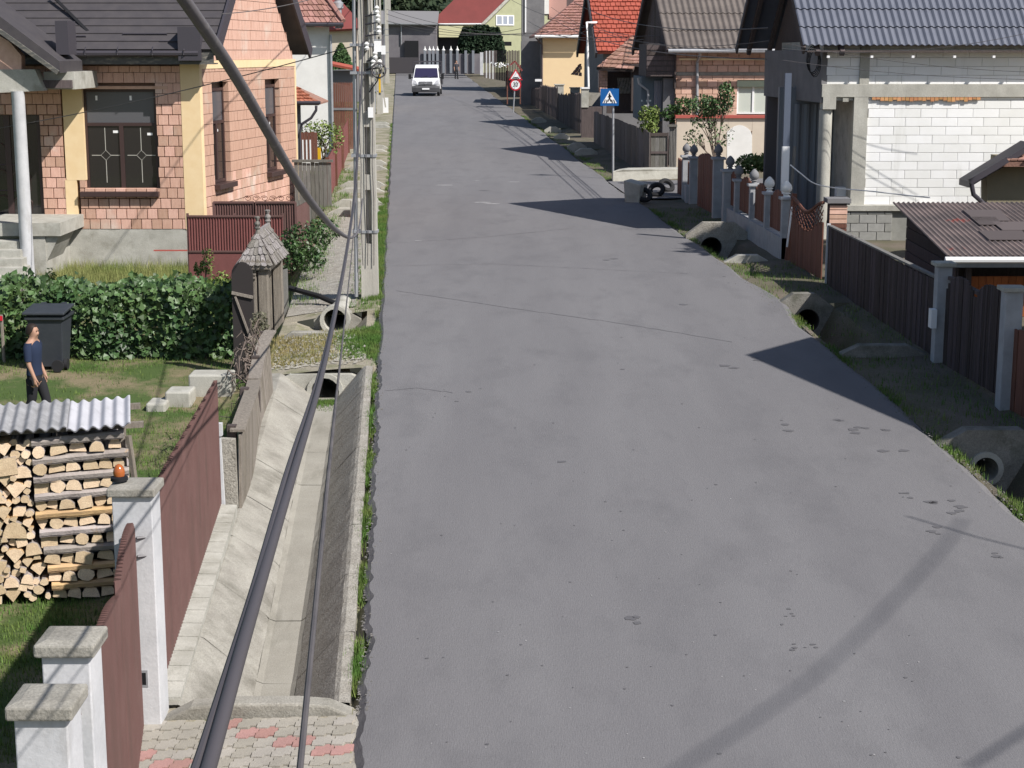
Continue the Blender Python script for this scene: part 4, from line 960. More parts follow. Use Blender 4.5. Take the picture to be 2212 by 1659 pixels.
# right part: criss-cross tower, courses of ends between split logs laid crossways
lay = 9; hh = (za - .06 - wz0) / lay
tl = lambda k: .055 * k / 8
tone = [LOGB, LOGS, LOGB, LOGB, LOGB, LOGB, LOGS, LOGS, LOGB]
for k in range(lay):
    z = wz0 + k * hh; xl_ = xs + .02 + .09 * max(0, (4 - k)) * .35; xr__ = WX1 + .14 + rh.uniform(-.03, .03) - .02 * k * 0
    x = xl_
    while x < xr__ - .1:
        w_ = rh.uniform(.12, .20); put_log(x + w_ / 2, z + hh * .34 + rh.uniform(-.008, .008) + tl(k) * (x + w_ / 2 - (xs + WX1) / 2), w_ * .97, hh * rh.uniform(.60, .76), rh.choice(['half', 'half', 'half', 'half', 'round', 'block', 'wedge']), None, k); x += w_ + (rh.uniform(0, .05) if rh.random() < .4 else 0)
    if k < lay - 0:
        m = tone[(k + 6) % 9]
        for yy in (WY - .03,):
            zz = z + hh * .84; mb = MB(); n = 9; rows = []
            for i in range(n):
                t_ = i / (n - 1); X = xl_ + (xr__ - xl_) * t_; tilt = tl(k) * (X - (xs + WX1) / 2); e = rh.uniform(-.008, .008)
                rows.append([(X, yy + e, zz - .034 + tilt + e * .5), (X, yy - .01 + e, zz + .008 + tilt), (X, yy + .02, zz + .034 + tilt + e), (X, yy + .12, zz + .03 + tilt), (X, yy + .12, zz - .045 + tilt), (X, yy + e, zz - .045 + tilt + e * .5)])
            mb.grid(rows); mb.f += [tuple(range(5)), tuple((n - 1) * 6 + i for i in range(5))[::-1]]
            o = one('cross_log', mb, m, 'split log laid crossways above the %s row of log ends' % ON[k], 'log', 'logs laid crossways in the firewood stack')
# the whole stack stands slightly turned, its right end farther away
TH = .22; piv = V((WX1 + .1, WY, 0)); RM = Matrix.Rotation(TH, 4, 'Z')
for o in [o for o in COL.objects if o.parent is None and o.name.split('.')[0] in ('firewood_log', 'cross_log', 'wood_shelter')]:
    o.location = piv + RM @ (o.location - piv); o.rotation_euler.z += TH
# concrete kerb stones on the lawn
for (x0, x1, y0, ym, y1, Y, lab) in ((315, 357, 872, 890, 908, 26.0, 'smallest pale concrete block on the lawn by the maroon fence'), (357, 412, 857, 880, 912, 26.3, 'middle concrete block in the row on the lawn'), (408, 500, 824, 858, 905, 26.9, 'largest concrete block on the lawn nearest the old plank fence')):
    z0 = gz(px(x0, Y, y1), Y) - .08; zt = pz(ym, Y - .0); d_ = .5
    mb = MB().box(px(x0, Y, ym), px(x1, Y, ym), Y, Y + d_, z0, z0 + .08 + (zt - pz(y1, Y))); one('concrete_block', mb, CONCL, lab, 'block', bevel=.03)
# ================================================================ 5. near gate and fences along the left ditch
def gpost(cx, cy, z0, z1, w, lab, hole=False):
    t = thing('gate_post', lab, 'post', (cx, cy, z0)); a = w / 2
    m_ = MB().box(cx - a, cx + a, cy - a, cy + a, z0 - .2, z1); ob('shaft', m_, WPAINT, t, bevel=.008)
    c_ = MB().box(cx - a - .032, cx + a + .032, cy - a - .032, cy + a + .032, z1, z1 + .07)
    ob('cap', c_, CONC, t, bevel=.012)
    n_ = MB().add([(cx - a - .02, cy - a - .02, z1 + .07), (cx + a + .02, cy - a - .02, z1 + .07), (cx + a + .02, cy + a + .02, z1 + .07), (cx - a - .02, cy + a + .02, z1 + .07), (cx - .1, cy - .1, z1 + .083), (cx + .1, cy - .1, z1 + .083), (cx + .1, cy + .1, z1 + .083), (cx - .1, cy + .1, z1 + .083)],
                  [(0, 1, 5, 4), (1, 2, 6, 5), (2, 3, 7, 6), (3, 0, 4, 7), (4, 5, 6, 7)]); ob('cap_top', n_, CONC, t)
    if hole:
        m_ = MB().box(cx + .02, cx + .05, cy - a - .006, cy - a, z0 + .38, z0 + .48); ob('lock_slot', m_, BLACK, t); m_ = MB().box(cx + .005, cx + .065, cy - a - .004, cy - a + .01, z0 + .36, z0 + .50); ob('lock_plate', m_, STEEL, t)
    return t
P1 = at(333, 1585, 12.5); p1c = (P1.x - .10, 12.68); z1t = pz(1075, 12.5)
g1 = gpost(p1c[0], p1c[1], -.12, z1t, .31, 'white painted gate post carrying the orange beacon lamp', True)
P2 = (at(150, 1480, 8.15).x - .02, 8.3); z2t = pz(1425, 8.13); gpost(P2[0], P2[1], -.2, z2t, .25, 'white gate post with a brown bracket, middle of the three near posts')
P3 = (at(84, 1560, 7.3).x, 7.45); z3t = pz(1562, 7.28); gpost(P3[0], P3[1], -.2, z3t, .25, 'white gate post in the bottom corner nearest the camera')
m_ = MB().prism([(P2[0] - .02, P2[1] - .17, z2t - .30), (P2[0] + .08, P2[1] - .17, z2t - .30), (P2[0] + .07, P2[1] - .17, z2t - .22), (P2[0] + .03, P2[1] - .17, z2t - .19), (P2[0] - .02, P2[1] - .17, z2t - .20)], (0, -.05, 0)); one('hinge_bracket', m_, MAROON, 'rusty brown hinge bracket on the middle near gate post', 'bracket')
t = thing('beacon_lamp', 'orange beacon lamp on top of the white gate post', 'lamp', (p1c[0] - .12, p1c[1] - .02, z1t + .11))
bx = (p1c[0] - .12, p1c[1] - .02, z1t + .098); ob('base', MB().lathe([(.068, 0), (.068, .025), (.048, .035)], bx, 16), BLACK, t, True); ob('lens', MB().lathe([(.042, .035), (.047, .06), (.042, .09), (.027, .118), (.009, .13)], bx, 16), ORANGE, t, True)
t = thing('near_gate', 'dark maroon ribbed metal double gate with arched tops between the white posts', 'gate', ((p1c[0] + P2[0]) / 2, 10.4, -.2))
ga, gb = V((p1c[0] - .0, p1c[1] - .2, 0)), V((P2[0] + .0, P2[1] + .18, 0))
split = .40
zA, zM, zE = pz(1125, ga.y), pz(1262, 10.85), 1.50
def leaf_top1(t_): return zA + (zM - zA) * t_ + .16 * math.sin(min(1, t_ * 1.0) * math.pi) * .55 - (.12 * max(0, .1 - t_) * 10 * .5)
mid = ga.lerp(gb, split)
for nm, a, b, f in (('gate_leaf', ga, mid + (ga - mid).normalized() * .02, leaf_top1), ('gate_leaf', mid - (ga - mid).normalized() * .02, gb, lambda t_: 1.56 + .25 * math.sin(t_ * math.pi * .8))):
    l = ob(nm, corrug_panel(a, b, f, lambda t_: -.12, 0, .06, .02), MAROON, t)
    for x_ in (a, b):
        m_ = MB().box(x_.x - .04, x_.x - .005, x_.y - .02, x_.y + .02, -.1, 1.5); ob('stile', m_, MAROON, l)
    for z_ in (.1, .85, 1.4): ob('rail', MB().beam(V((a.x - .03, a.y, z_)), V((b.x - .03, b.y, z_)), .03, .04), MAROON, l)
ob('hinge', MB().tube([(ga.x + .03, ga.y + .03, zA - .15), (ga.x + .10, ga.y + .06, zA - .15)], .014, 6), DMETAL, t); ob('hinge', MB().tube([(ga.x + .03, ga.y + .03, zA - .3), (ga.x + .10, ga.y + .06, zA - .3)], .014, 6), DMETAL, t)
t = thing('ribbed_fence', 'long maroon ribbed metal fence on a pale concrete footing beside the ditch', 'fence', (-3.2, 16, -.2))
FE = 18.2
fa, fb = V((p1c[0] + .05, p1c[1] + .2, 0)), V((px(469, FE, 900), FE, 0))
zft0, zft1 = z1t - .10, pz(822, FE); zfb0, zfb1 = .02, pz(1095, FE) + .04
ob('sheet', corrug_panel(fa, fb, lambda t_: zft0 + (zft1 - zft0) * t_ + .008 * (int(t_ * 110) % 2), lambda t_: zfb0 + (zfb1 - zfb0) * t_, 0, .08, .016), MAROON, t)
d_ = (fb - fa).normalized(); nn = V((d_.y, -d_.x, 0))
ns = 16
for i in range(ns):
    a, b = fa.lerp(fb, i / ns), fa.lerp(fb, (i + 1) / ns - .004); za_, zc_ = zfb0 + (zfb1 - zfb0) * i / ns, zfb0 + (zfb1 - zfb0) * (i + 1) / ns
    m_ = MB().add([a - nn * .12 + V((0, 0, -.45)), b - nn * .12 + V((0, 0, -.45)), b + nn * .19 + V((0, 0, -.45)), a + nn * .19 + V((0, 0, -.45)), a - nn * .12 + V((0, 0, za_)), b - nn * .12 + V((0, 0, zc_)), b + nn * .19 + V((0, 0, zc_ - .012)), a + nn * .19 + V((0, 0, za_ - .012))], [(0, 3, 2, 1), (4, 5, 6, 7), (0, 1, 5, 4), (1, 2, 6, 5), (2, 3, 7, 6), (3, 0, 4, 7)])
    ob('footing_block', m_, CONCL, t)
for z_ in (.3, 1.2): ob('rail', MB().beam(fa - nn * .05 + V((0, 0, z_ + .0)), fb - nn * .05 + V((0, 0, z_ - .1)), .04, .04), MAROON, t)
for i in range(4):
    p = fa.lerp(fb, (i + .3) / 4) - nn * .06; m_ = MB().box(p.x - .03, p.x + .03, p.y - .03, p.y + .03, -.6, 1.2); ob('post', m_, MAROON, t)
one('fence_post', MB().beam((fb.x + .03, FE + .06, zfb1 - .4), (fb.x - .01, FE + .1, pz(945, FE)), .05, .05, (0, 1, 0)).box(fb.x - .055, fb.x + .035, FE + .06, FE + .14, pz(945, FE), pz(918, FE)), WPAINT, 'thin white fence post at the far end of the maroon fence', 'post')
m_ = MB(); Yq = FE + .15; m_.prism([at(484, 1090, Yq), at(514, 1097, Yq), at(507, 950, Yq), at(476, 948, Yq)], (0, .09, 0)); one('concrete_slab', m_, CONCD, 'upright grey concrete slab between white post and old plank fence', 'slab')
t = thing('old_plank_fence', 'weathered leaning plank fence with a rail on top by the concrete ditch', 'fence', (-3.6, 22.3, -.1))
oa, obb = at(522, 1098, FE + .2), at(588, 850, 23.9)
zo0, zo1 = pz(938, FE + .2), pz(724, 23.9)
n = 34
for i in range(n):
    f = i / n; p = V(oa).lerp(V(obb), f); p.x += .03 * math.sin(f * 7); q = V(oa).lerp(V(obb), (i + .9) / n); q.x += .03 * math.sin((f + 1 / n) * 7)
    zt = zo0 + (zo1 - zo0) * f + rh.uniform(-.03, .03) + .05 * math.sin(f * 9); lean = .05 * math.sin(f * 5 + 1) - .02; ln = V((lean, 0, 0)); th = V((-.03, 0, 0)); gp = rh.uniform(-.02, .03)
    z0 = p.z - .02 + gp
    m_ = MB().add([(p.x, p.y, z0), (q.x, q.y, z0), (q.x + lean, q.y, zt), (p.x + lean, p.y, zt), (p.x - .03, p.y, z0), (q.x - .03, q.y, z0), (q.x - .03 + lean, q.y, zt), (p.x - .03 + lean, p.y, zt)], [(0, 1, 2, 3), (7, 6, 5, 4), (0, 4, 5, 1), (1, 5, 6, 2), (2, 6, 7, 3), (3, 7, 4, 0)]); ob('plank', m_, WOODO, t)
for (f0, f1) in ((0, .48), (.5, 1)):
    pts = [V(oa).lerp(V(obb), f0 + (f1 - f0) * i / 5) + V((.03 * math.sin((f0 + (f1 - f0) * i / 5) * 7) - .02, 0, 0)) for i in range(6)]
    m_ = MB()
    for i in range(5):
        a, b = pts[i].copy(), pts[i + 1].copy(); fa_, fb_ = f0 + (f1 - f0) * i / 5, f0 + (f1 - f0) * (i + 1) / 5; a.z = zo0 + .04 + (zo1 - zo0) * fa_ + .05 * math.sin(fa_ * 9); b.z = zo0 + .04 + (zo1 - zo0) * fb_ + .05 * math.sin(fb_ * 9); m_.beam(a, b, .17, .03)
    ob('top_board', m_, WOODO, t)
for f in (.02, .35, .68, .98):
    p = V(oa).lerp(V(obb), f); ob('post', MB().beam((p.x - .1, p.y, p.z - .3), (p.x - .09, p.y, zo0 + (zo1 - zo0) * f + .08), .1, .1, (0, 1, 0)), WOODD, t)
# dry vine tangled along the old fence
m_ = MB()
for i in range(30):
    f = rh.uniform(.3, .95); p = V(oa).lerp(V(obb), f) + V((-.12, 0, 0)); p.z = zo0 + (zo1 - zo0) * f; pts = [p]
    for k in range(7): p = p + V((rh.gauss(-.03, .05), rh.gauss(0, .14), rh.gauss(.02 if k < 4 else -.08, .09))); pts.append(p)
    m_.tube(pts, [.012 - .0012 * k for k in range(8)], 4)
one('dry_vine', m_, TWIG, 'leafless tangled vine over the old plank fence', 'vine')
plant('vine_leaves', 'dusty small leaved vine on the gate post behind the old fence', 'vine', at(560, 800, 27), [(at(560, 700, 27.3), (.16, .3, .22), .6), (at(548, 755, 26.6), (.15, .3, .2), .4)], mat('dusty_leaf', (.16, .15, .11), (.10, .10, .06), 3, .9, island=.4), 600, .03, rh, .02)
# ================================================================ 6. wooden gate with a shingled roof
t = thing('shingled_gate', 'old carved wooden yard gate with a small shingled roof and two finials', 'gate', at(575, 790, 29))
yA, yB = 28.5, 30.0
def gx(y): return px(556 + (y - yA) / (yB - yA) * 32, y, 700)
for y, d in ((yA, .0), (yB, 0)):
    x = gx(y); z0 = .0 if y == yB else -.2
    for k in range(2): ob('post', MB().box(x - .14 + k * .19, x + .02 + k * .19, y - .1, y + .1, z0 - .3, 1.62), WOODO, t, bevel=.01)
    ob('post_plank', MB().box(x + .032, x + .044, y - .08, y + .12, z0, 1.6), WOODD, t)
za = pz(556, 29.2) ; zr = pz(522, 29.2)
xm = (gx(yA) + gx(yB)) / 2
ob('lintel', MB().box(xm - .25, xm + .25, yA - .14, yB + .14, za - .13, za - .03), WOODO, t)
ob('boarding', MB().box(xm - .02, xm + .05, yA + .12, yB - .12, 1.25, za - .131), WOODO, t)
for i in range(6):
    y = yA - .15; x = xm - .22 + i * .088; ob('scallop_board', MB().prism([(x - .045, y, za - .10), (x + .045, y, za - .10), (x + .045, y, za + .02), (x, y, za + .08), (x - .045, y, za + .02)], (0, -.02, 0)), WOODO, t)
for i in range(4): ob('slat', MB().box(gx(yA) - .11, gx(yA) + .02, yA - .135, yA - .115, 1.55 - i * .06, 1.58 - i * .06), WOODO, t)
# roof: ridge along the street, hips at both ends; shingles course by course
hw = .29; ye0, ye1 = yA - .14, yB + .12; yr0, yr1 = yA + .22, yB - .05
A1, A2, A3, A4 = V((xm - hw, ye0, za)), V((xm + hw, ye0, za)), V((xm + hw, ye1, za)), V((xm - hw, ye1, za)); R0, R1 = V((xm, yr0, zr + .22)), V((xm, yr1, zr + .22))
cm = MB().add([A1, A2, A3, A4, R0, R1], [(0, 1, 4), (1, 2, 5, 4), (2, 3, 5), (3, 0, 4, 5), (3, 2, 1, 0)]); roofo = ob('roof_deck', cm, WOODD, t)
def shingle_face(a, b, c, d, nu, nv):
    n = (b - a).cross(d - a).normalized() if (d - a).length > .01 else (b - a).cross(c - a).normalized()
    if n.z < 0: n = -n
    for j in range(nv):
        v0, v1 = j / nv, min(1, (j + 1.5) / nv); k = max(2, int(nu * (1 - v0 * (1 - (c - d).length / (b - a).length)) + .5))
        for i in range(k):
            s, e = i / k + .012, (i + 1) / k - .012; fl = rh.uniform(0, .05) + (.09 if j == 0 else 0); lf = .03 + rh.uniform(0, .015)
            def P(u, v, l): return a.lerp(b, u).lerp(d.lerp(c, u), v) + n * l
            m0 = (s + e) / 2; q = [P(s, v0 - fl + .03, lf), P(m0, v0 - fl, lf), P(e, v0 - fl + .03, lf), P(e, v1, .012), P(s, v1, .012)]
            m_ = MB().prism(q, -n * .012); ob('shingle', m_, SHING, t)
shingle_face(A1, A2, R0, R0 + V((.001, 0, 0)), 6, 4); shingle_face(A2, A3, R1, R0, 13, 4); shingle_face(A4, A1, R0, R1, 13, 4)
for r in (R0, R1):
    ob('finial', MB().lathe([(.05, -.05), (.035, .04), (.055, .07), (.04, .10), (.055, .14), (.045, .17), (.022, .19), (.05, .26), (.03, .27)], r, 8), SHING, t)
ob('ridge_board', MB().beam(R0, R1, .05, .06), SHING, t)
# open door leaf, arched, in shade
yD = 28.05; x0, x1 = px(503, yD, 700), px(549, yD, 700); zb_, zt_ = pz(822, yD), pz(566, yD); mb = MB(); n = 8
out = [(x0, zb_)] + [(x0 + (x1 - x0) * (.5 - .5 * math.cos(a)), zt_ - .22 + .22 * math.sin(a)) for a in [i / 8 * math.pi for i in range(9)]] + [(x1, zb_)]
dl = ob('door_leaf', MB().prism([(x, yD, z) for x, z in out], (0, .05, 0)), mat('door_dark', (.035, .03, .03), rough=.8), t)
ob('brace', MB().beam((x0, yD - .02, pz(632, yD)), (x1, yD - .02, pz(642, yD)), .03, .05), WOODO, dl); ob('brace', MB().beam((x0 + .06, yD - .02, pz(640, yD)), (x1 - .02, yD - .02, pz(748, yD)), .03, .04, (0, 1, 0)), WOODO, dl)
m_ = MB(); 
for i in range(5):
    y = yB + .2 + i * .22; x = gx(yB) + .12; ob('side_plank', MB().box(x - .015, x + .015, y, y + .2, .2, 1.25 - .02 * i), WOODG, t)
one('drain_pipe', MB().tube([at(625, 622, 31.5), at(690, 640, 31), at(735, 660, 30.4)], .05, 8), RUBB, 'black plastic pipe lying on the gravel towards the culvert', 'pipe', sm=True)
# ================================================================ 7. culverts
DARKP = mat('pipe_inside', (.05, .048, .045), rough=.95)
def culvert(label, x0, x1, Y, zt, zb, pipe, c=.2, c2=.35, th=.24, m=None, ring=0, cat='culvert', group=None, bevel=0):
    t = thing('culvert_headwall', label, cat, ((x0 + x1) / 2, Y, zb), group); m = m or CONC
    out = [(x0, zb), (x1, zb), (x1, zt - c), (x1 - c2, zt), (x0 + c2, zt), (x0, zt - c)]
    if pipe is None:
        ob('headwall', MB().prism([(x, Y, z) for x, z in out], (0, th, 0)), m, t, bevel=.015); return t
    cx, cz, r = pipe; angs = [2 * math.pi * k / 40 for k in range(40)]
    for p in out: angs.append(math.atan2(p[1] - cz, p[0] - cx) % (2 * math.pi))
    angs = sorted(set(round(a, 4) for a in angs)); n = len(angs); O_ = []; I_ = []
    for a in angs:
        dx, dz = math.cos(a), math.sin(a); best = 9
        for (ax, az), (bx, bz) in zip(out, out[1:] + out[:1]):
            ex, ez = bx - ax, bz - az; den = dx * ez - dz * ex
            if abs(den) < 1e-9: continue
            s_ = ((ax - cx) * ez - (az - cz) * ex) / den; u_ = ((ax - cx) * dz - (az - cz) * dx) / den
            if s_ > 0 and -1e-4 <= u_ <= 1.0001: best = min(best, s_)
        O_.append((cx + dx * best, cz + dz * best)); I_.append((cx + dx * min(r, best * .9), cz + dz * min(r, best * .9)))
    vs = [(x, Y, z) for x, z in O_] + [(x, Y, z) for x, z in I_] + [(x, Y + th, z) for x, z in O_] + [(x, Y + th, z) for x, z in I_]; fs = []
    for i in range(n):
        j = (i + 1) % n; fs += [(i, j, n + j, n + i), (2 * n + i, 3 * n + i, 3 * n + j, 2 * n + j), (i, 2 * n + i, 2 * n + j, j), (n + i, n + j, 3 * n + j, 3 * n + i)]
    ob('headwall', MB().add(vs, fs), m, t)
    L_ = 1.6; a0 = Y - ring; k = 20; prof = [(r - .012, a0), (r - .012, Y + L_), (r - .02, Y + L_ + .02)]
    mb = MB(); rows = []
    for rr_, y in ((r + .055 if ring else r, a0), (r - .012, a0), (r - .012, Y + L_)): rows.append([(cx + rr_ * math.cos(2 * math.pi * i / k), y, cz + rr_ * math.sin(2 * math.pi * i / k)) for i in range(k + 1)])
    if ring: rows.insert(0, [(cx + (r + .055) * math.cos(2 * math.pi * i / k), Y + .01, cz + (r + .055) * math.sin(2 * math.pi * i / k)) for i in range(k + 1)])
    mb.grid(rows); mb.poly([(cx + r * math.cos(2 * math.pi * i / k), Y + L_, cz + r * math.sin(2 * math.pi * i / k)) for i in range(k)])
    ob('pipe', mb, CONCL if ring else DARKP, t, True); return t
def lx(Y, u): return xl(Y) + u
def rx(Y, u): return xr(Y) + u
YA = 24.95
culvert('large pale culvert headwall with round pipe where the concrete ditch ends', lx(YA, -1.72), lx(YA, -.02), YA, rz(YA) - .16, rz(YA) - 1.0, (lx(YA, -.80), rz(YA) - .42, .225), .18, .38, m=CONCL, ring=.05)
Yn = 12.62; rows = []
t = thing('ditch_end_wall', 'low curved concrete wall between the pavers and the ditch', 'wall', (lx(Yn, -.85), Yn, rz(Yn) - .8))
top = [(lx(Yn, -1.62), -.12), (lx(Yn, -1.35), .02), (lx(Yn, -1.1), .045), (lx(Yn, -.5), .05), (lx(Yn, -.25), .03), (lx(Yn, -.04), -.06)]
ob('headwall', MB().prism([(lx(Yn, -1.62), Yn, rz(Yn) - .9)] + [(x, Yn, rz(Yn) + z) for x, z in top] + [(lx(Yn, -.04), Yn, rz(Yn) - .9)], (0, .19, 0)), CONC, t, bevel=.02)
Y2 = 29.58
culvert('concrete pipe mouth with a thick pale rim near the utility pole', lx(Y2, -1.2), lx(Y2, -.35), Y2, rz(Y2) - .02, rz(Y2) - 1.0, (lx(Y2, -.80), rz(Y2) - .20, .215), .2, .3, ring=.22)
culvert('long low concrete slab across the verge in front of the thick rimmed pipe', lx(28.0, -1.7), lx(28.0, -.05), 27.95, rz(28) - .12, rz(28) - .7, None, .14, .2, .2)
for y, lab in ((47.6, 'concrete culvert block left of the pole base by the red fence'), (53.6, 'culvert headwall beside the pole, second beyond the red fence start'), (62.2, 'culvert headwall with wide dark opening beyond the first pole'), (70.0, 'grassy culvert slab between wide opening and round pipe'), (87.0, 'far culvert headwall with small round pipe left of the road')):
    r_ = .30 if y == 62.2 else .24
    culvert(lab, lx(y, -1.6), lx(y, -.05), y, rz(y) + .06, rz(y) - .95, (lx(y, -.8), rz(y) - .42, r_), .16, .3, m=CONCL, group=None)
    culvert(lab.replace('headwall', 'back wall').replace('block', 'back block').replace('slab', 'back slab'), lx(y - 2.2, -1.6), lx(y - 2.2, -.05), y - 2.3, rz(y - 2) + .05, rz(y - 2) - .95, None, .14, .3, .2, m=CONCL)
one('gully_box', MB().box(lx(44.6, -.95), lx(44.6, -.25), 44.4, 45.1, rz(44) - .3, rz(44.6) + .35), CONCL, 'pale concrete box on the verge behind the pole foot', 'box', bevel=.03)
# right side
Yb = 20.5; culvert('dark culvert headwall with round pipe at the right road edge nearest the camera', rx(Yb, -.05), rx(Yb, 1.35), Yb, rz(Yb) + .16, rz(Yb) - 1, (rx(Yb, .55), rz(Yb) - .34, .17), .2, .35, ring=.05, m=CONCW)
culvert('low concrete slab over the right ditch below the dark plank fence', rx(25.75, .05), rx(25.75, 1.4), 25.65, rz(25.7) + .14, rz(25.7) - .8, None, .14, .3, .22, m=CONCW)
Yb = 30.2; culvert('half shaded culvert headwall with dark pipe below the lattice gate', rx(Yb, -.05), rx(Yb, 1.15), Yb, rz(Yb) + .14, rz(Yb) - 1, (rx(Yb, .62), rz(Yb) - .36, .22), .28, .4, m=CONCW)
culvert('sunlit low headwall between the two dark ditch pipes on the right', rx(35.5, .0), rx(35.5, 1.15), 35.35, rz(35.5) + .1, rz(35.5) - .8, None, .2, .35, .22, m=CONCL)
Yb = 39.2; culvert('shaded wide headwall with black pipe below the white post fence', rx(Yb, -.1), rx(Yb, 1.45), Yb, rz(Yb) + .34, rz(Yb) - 1, (rx(Yb, .5), rz(Yb) - .25, .25), .3, .4, m=CONCD)
for y, w_, lab in ((66.0, .9, 'small pale slab at the right verge before the blue sign'), (69.0, .8, 'tilted pale verge slab beyond the blue sign'), (75, .7, 'small verge slab in front of the dark picket fence'), (80, .8, 'verge headwall nearest the speed limit sign'), (88, .8, 'pale verge block behind the speed limit sign foot')):
    culvert(lab, rx(y, .05), rx(y, .05 + w_), y, rz(y) + .22, rz(y) - .9, (rx(y, .5), rz(y) - .3, .2) if y in (69., 80) else None, .15, .25, .3, m=CONCL)
# kerb wall at the side street, stones, block and tyres
t = thing('kerb_wall', 'low concrete kerb wall with grass on top at the foot of the blue sign', 'wall', G(1330, 385))
y = 54.6; ob('kerb', MB().prism([(rx(y, .1), y, rz(y) - .2), (rx(y, .1), y, rz(y) + .3), (rx(y, .45), y + .1, rz(y) + .34), (6.2, y + 1.3, rz(y) + .3), (6.2, y + 1.3, rz(y) - .2)], (.25, 1.0, 0)), CONCL, t, bevel=.03)
B_ = G(1352, 440) + V((0, .45, 0)); one('concrete_block', MB().prism([(B_.x, B_.y, B_.z - .1), (B_.x + .38, B_.y - .15, B_.z - .1), (B_.x + .45, B_.y - .15, B_.z + .5), (B_.x - .05, B_.y, B_.z + .62)], (.25, .7, 0)), CONCL, 'pale upright concrete block at the corner of the side street', 'block', bevel=.03)
for k, (x, y, rot, lab) in enumerate(((1390, 436, .2, 'black tyre leaning on the pale concrete block'), (1418, 425, -.3, 'black tyre lying second behind the concrete block'), (1440, 415, .5, 'black tyre farthest from the concrete block by the fence'))):
    c = G(x, y, 0); mb = MB(); rows = []
    for i in range(25):
        a = i / 24 * 2 * math.pi; rows.append([((.19 + .075 * math.cos(b)) * math.cos(a), .075 * math.sin(b), (.19 + .075 * math.cos(b)) * math.sin(a)) for b in [j / 8 * 2 * math.pi for j in range(9)]])
    mb.grid(rows); mb.xf(Matrix.Translation(c + V((0, 0, .2))) @ Matrix.Rotation(rot, 4, 'Z') @ Matrix.Rotation(-.75, 4, 'X')); one('tyre', mb, RUBB, lab, 'tyre', 'old tyres by the fence', sm=True)
# ================================================================ 8. poles and wires
def cpole(label, base, h, w0, w1, slots=True, kit=True):
    t = thing('utility_pole', label, 'pole', base); b = V(base); n = 14; mb = MB(); d = .75
    def hw(z): return (w0 + (w1 - w0) * z / h) / 2
    rows = [[(b.x - hw(z), b.y - .13, b.z + z), (b.x - hw(z) * .45, b.y - .13, b.z + z)] for z in frange(-.5, h, 8)]
    for s_ in (-1, 1):
        q = MB()
        for z0, z1 in zip(frange(-.5, h, 9), frange(-.5, h, 9)[1:]):
            x0, x1, x2, x3 = s_ * hw(z0) * .36, s_ * hw(z0), s_ * hw(z1), s_ * hw(z1) * .36
            q.prism([(b.x + x0, b.y - .12, b.z + z0), (b.x + x1, b.y - .12, b.z + z0), (b.x + x2, b.y - .12, b.z + z1), (b.x + x3, b.y - .12, b.z + z1)], (0, .24, 0))
        ob('chord', q, POLEC, t)
    q = MB(); z = 0
    q.box(b.x - hw(0) * .37, b.x + hw(0) * .37, b.y - .118, b.y + .118, b.z - .5, b.z + 1.0 if slots else b.z + h)
    if slots:
        z = 2.0
        while z < h: q.box(b.x - hw(z) * .37, b.x + hw(z) * .37, b.y - .118, b.y + .118, b.z + z, b.z + z + .28); z += 1.15
        q.box(b.x - hw(0) * .37, b.x + hw(0) * .37, b.y + .03, b.y + .1, b.z + 1.0, b.z + h)
    ob('web', q, POLEC, t)
    if kit:
        ob('conduit', MB().tube([b + V((-hw(0) - .10, -.05, .0)), b + V((-hw(h) - .06, -.05, h))], .038, 8), STEEL, t, True)
        for z in (1.2, 2.6, 4.1, 4.6): ob('strap', MB().box(b.x - hw(z) - .16, b.x + hw(z) + .02, b.y - .135, b.y + .135, b.z + z, b.z + z + .05), STEEL, t)
    return t
b1 = at(800, 640, 31.0); pole1 = cpole('tall concrete utility pole with slots and many cables, nearest on the left', b1, 9.5, .31, .2)
m_ = MB(); pbox(m_, 808, 822, 88, 112, 30.85, .15); ob('meter_box', m_, SIGNW, pole1)
m_ = MB(); pbox(m_, 795, 806, 232, 254, 30.8, .06); ob('small_box', m_, SIGNW, pole1)
for (x, y) in ((814, 22), (816, 40), (818, 65), (810, 120), (806, 138), (792, 100), (820, 138)):
    c = at(x, y, 30.8); ob('insulator', MB().lathe([(.03, -.07), (.05, -.03), (.028, 0), (.05, .04), (.02, .08)], c, 8), CERAM, pole1, True)
    ob('insulator_arm', MB().tube([c - V((0, 0, .07)), (b1.x, b1.y - .1, c.z - .1)], .014, 5), DMETAL, pole1)
c = at(818, 152, 30.75); ob('cable_coil', MB().tube([c + V((.13 * math.cos(a), 0, .13 * math.sin(a))) for a in [i * .35 for i in range(40)]], .016, 5), WIRE, pole1, True)
m_ = MB(); pbox(m_, 818, 822, 160, 200, 30.75, .05); ob('yellow_marker', m_, YPLAST, pole1)
for dx in (-.125, -.02, .10):
    ob('riser_cable', MB().tube([b1 + V((dx + .012 * math.sin(k * 2.3 + dx * 40), -.16, .6 + k * .62)) for k in range(13)], .0075, 5), WIRE, pole1)
ob('drop_cable', MB().tube([at(823, 150, 30.7), at(815, 175, 30.7), at(797, 200, 30.7)], .012, 5), BLACK, pole1)
b2 = G(821, 243); pole2 = cpole('slim concrete utility pole, second along the left road edge', b2, 9.5, .34, .22)
m_ = MB(); c = at(828, 108, b2.y - .3); m_.box(c.x - .12, c.x + .12, c.y, c.y + .15, c.z - .25, c.z + .25); ob('meter_box', m_, SIGNW, pole2)
c = at(817, 152, b2.y - .3); ob('cable_coil', MB().tube([c + V((.22 * math.cos(a), 0, .22 * math.sin(a))) for a in [i * .35 for i in range(36)]], .03, 5), WIRE, pole2, True)
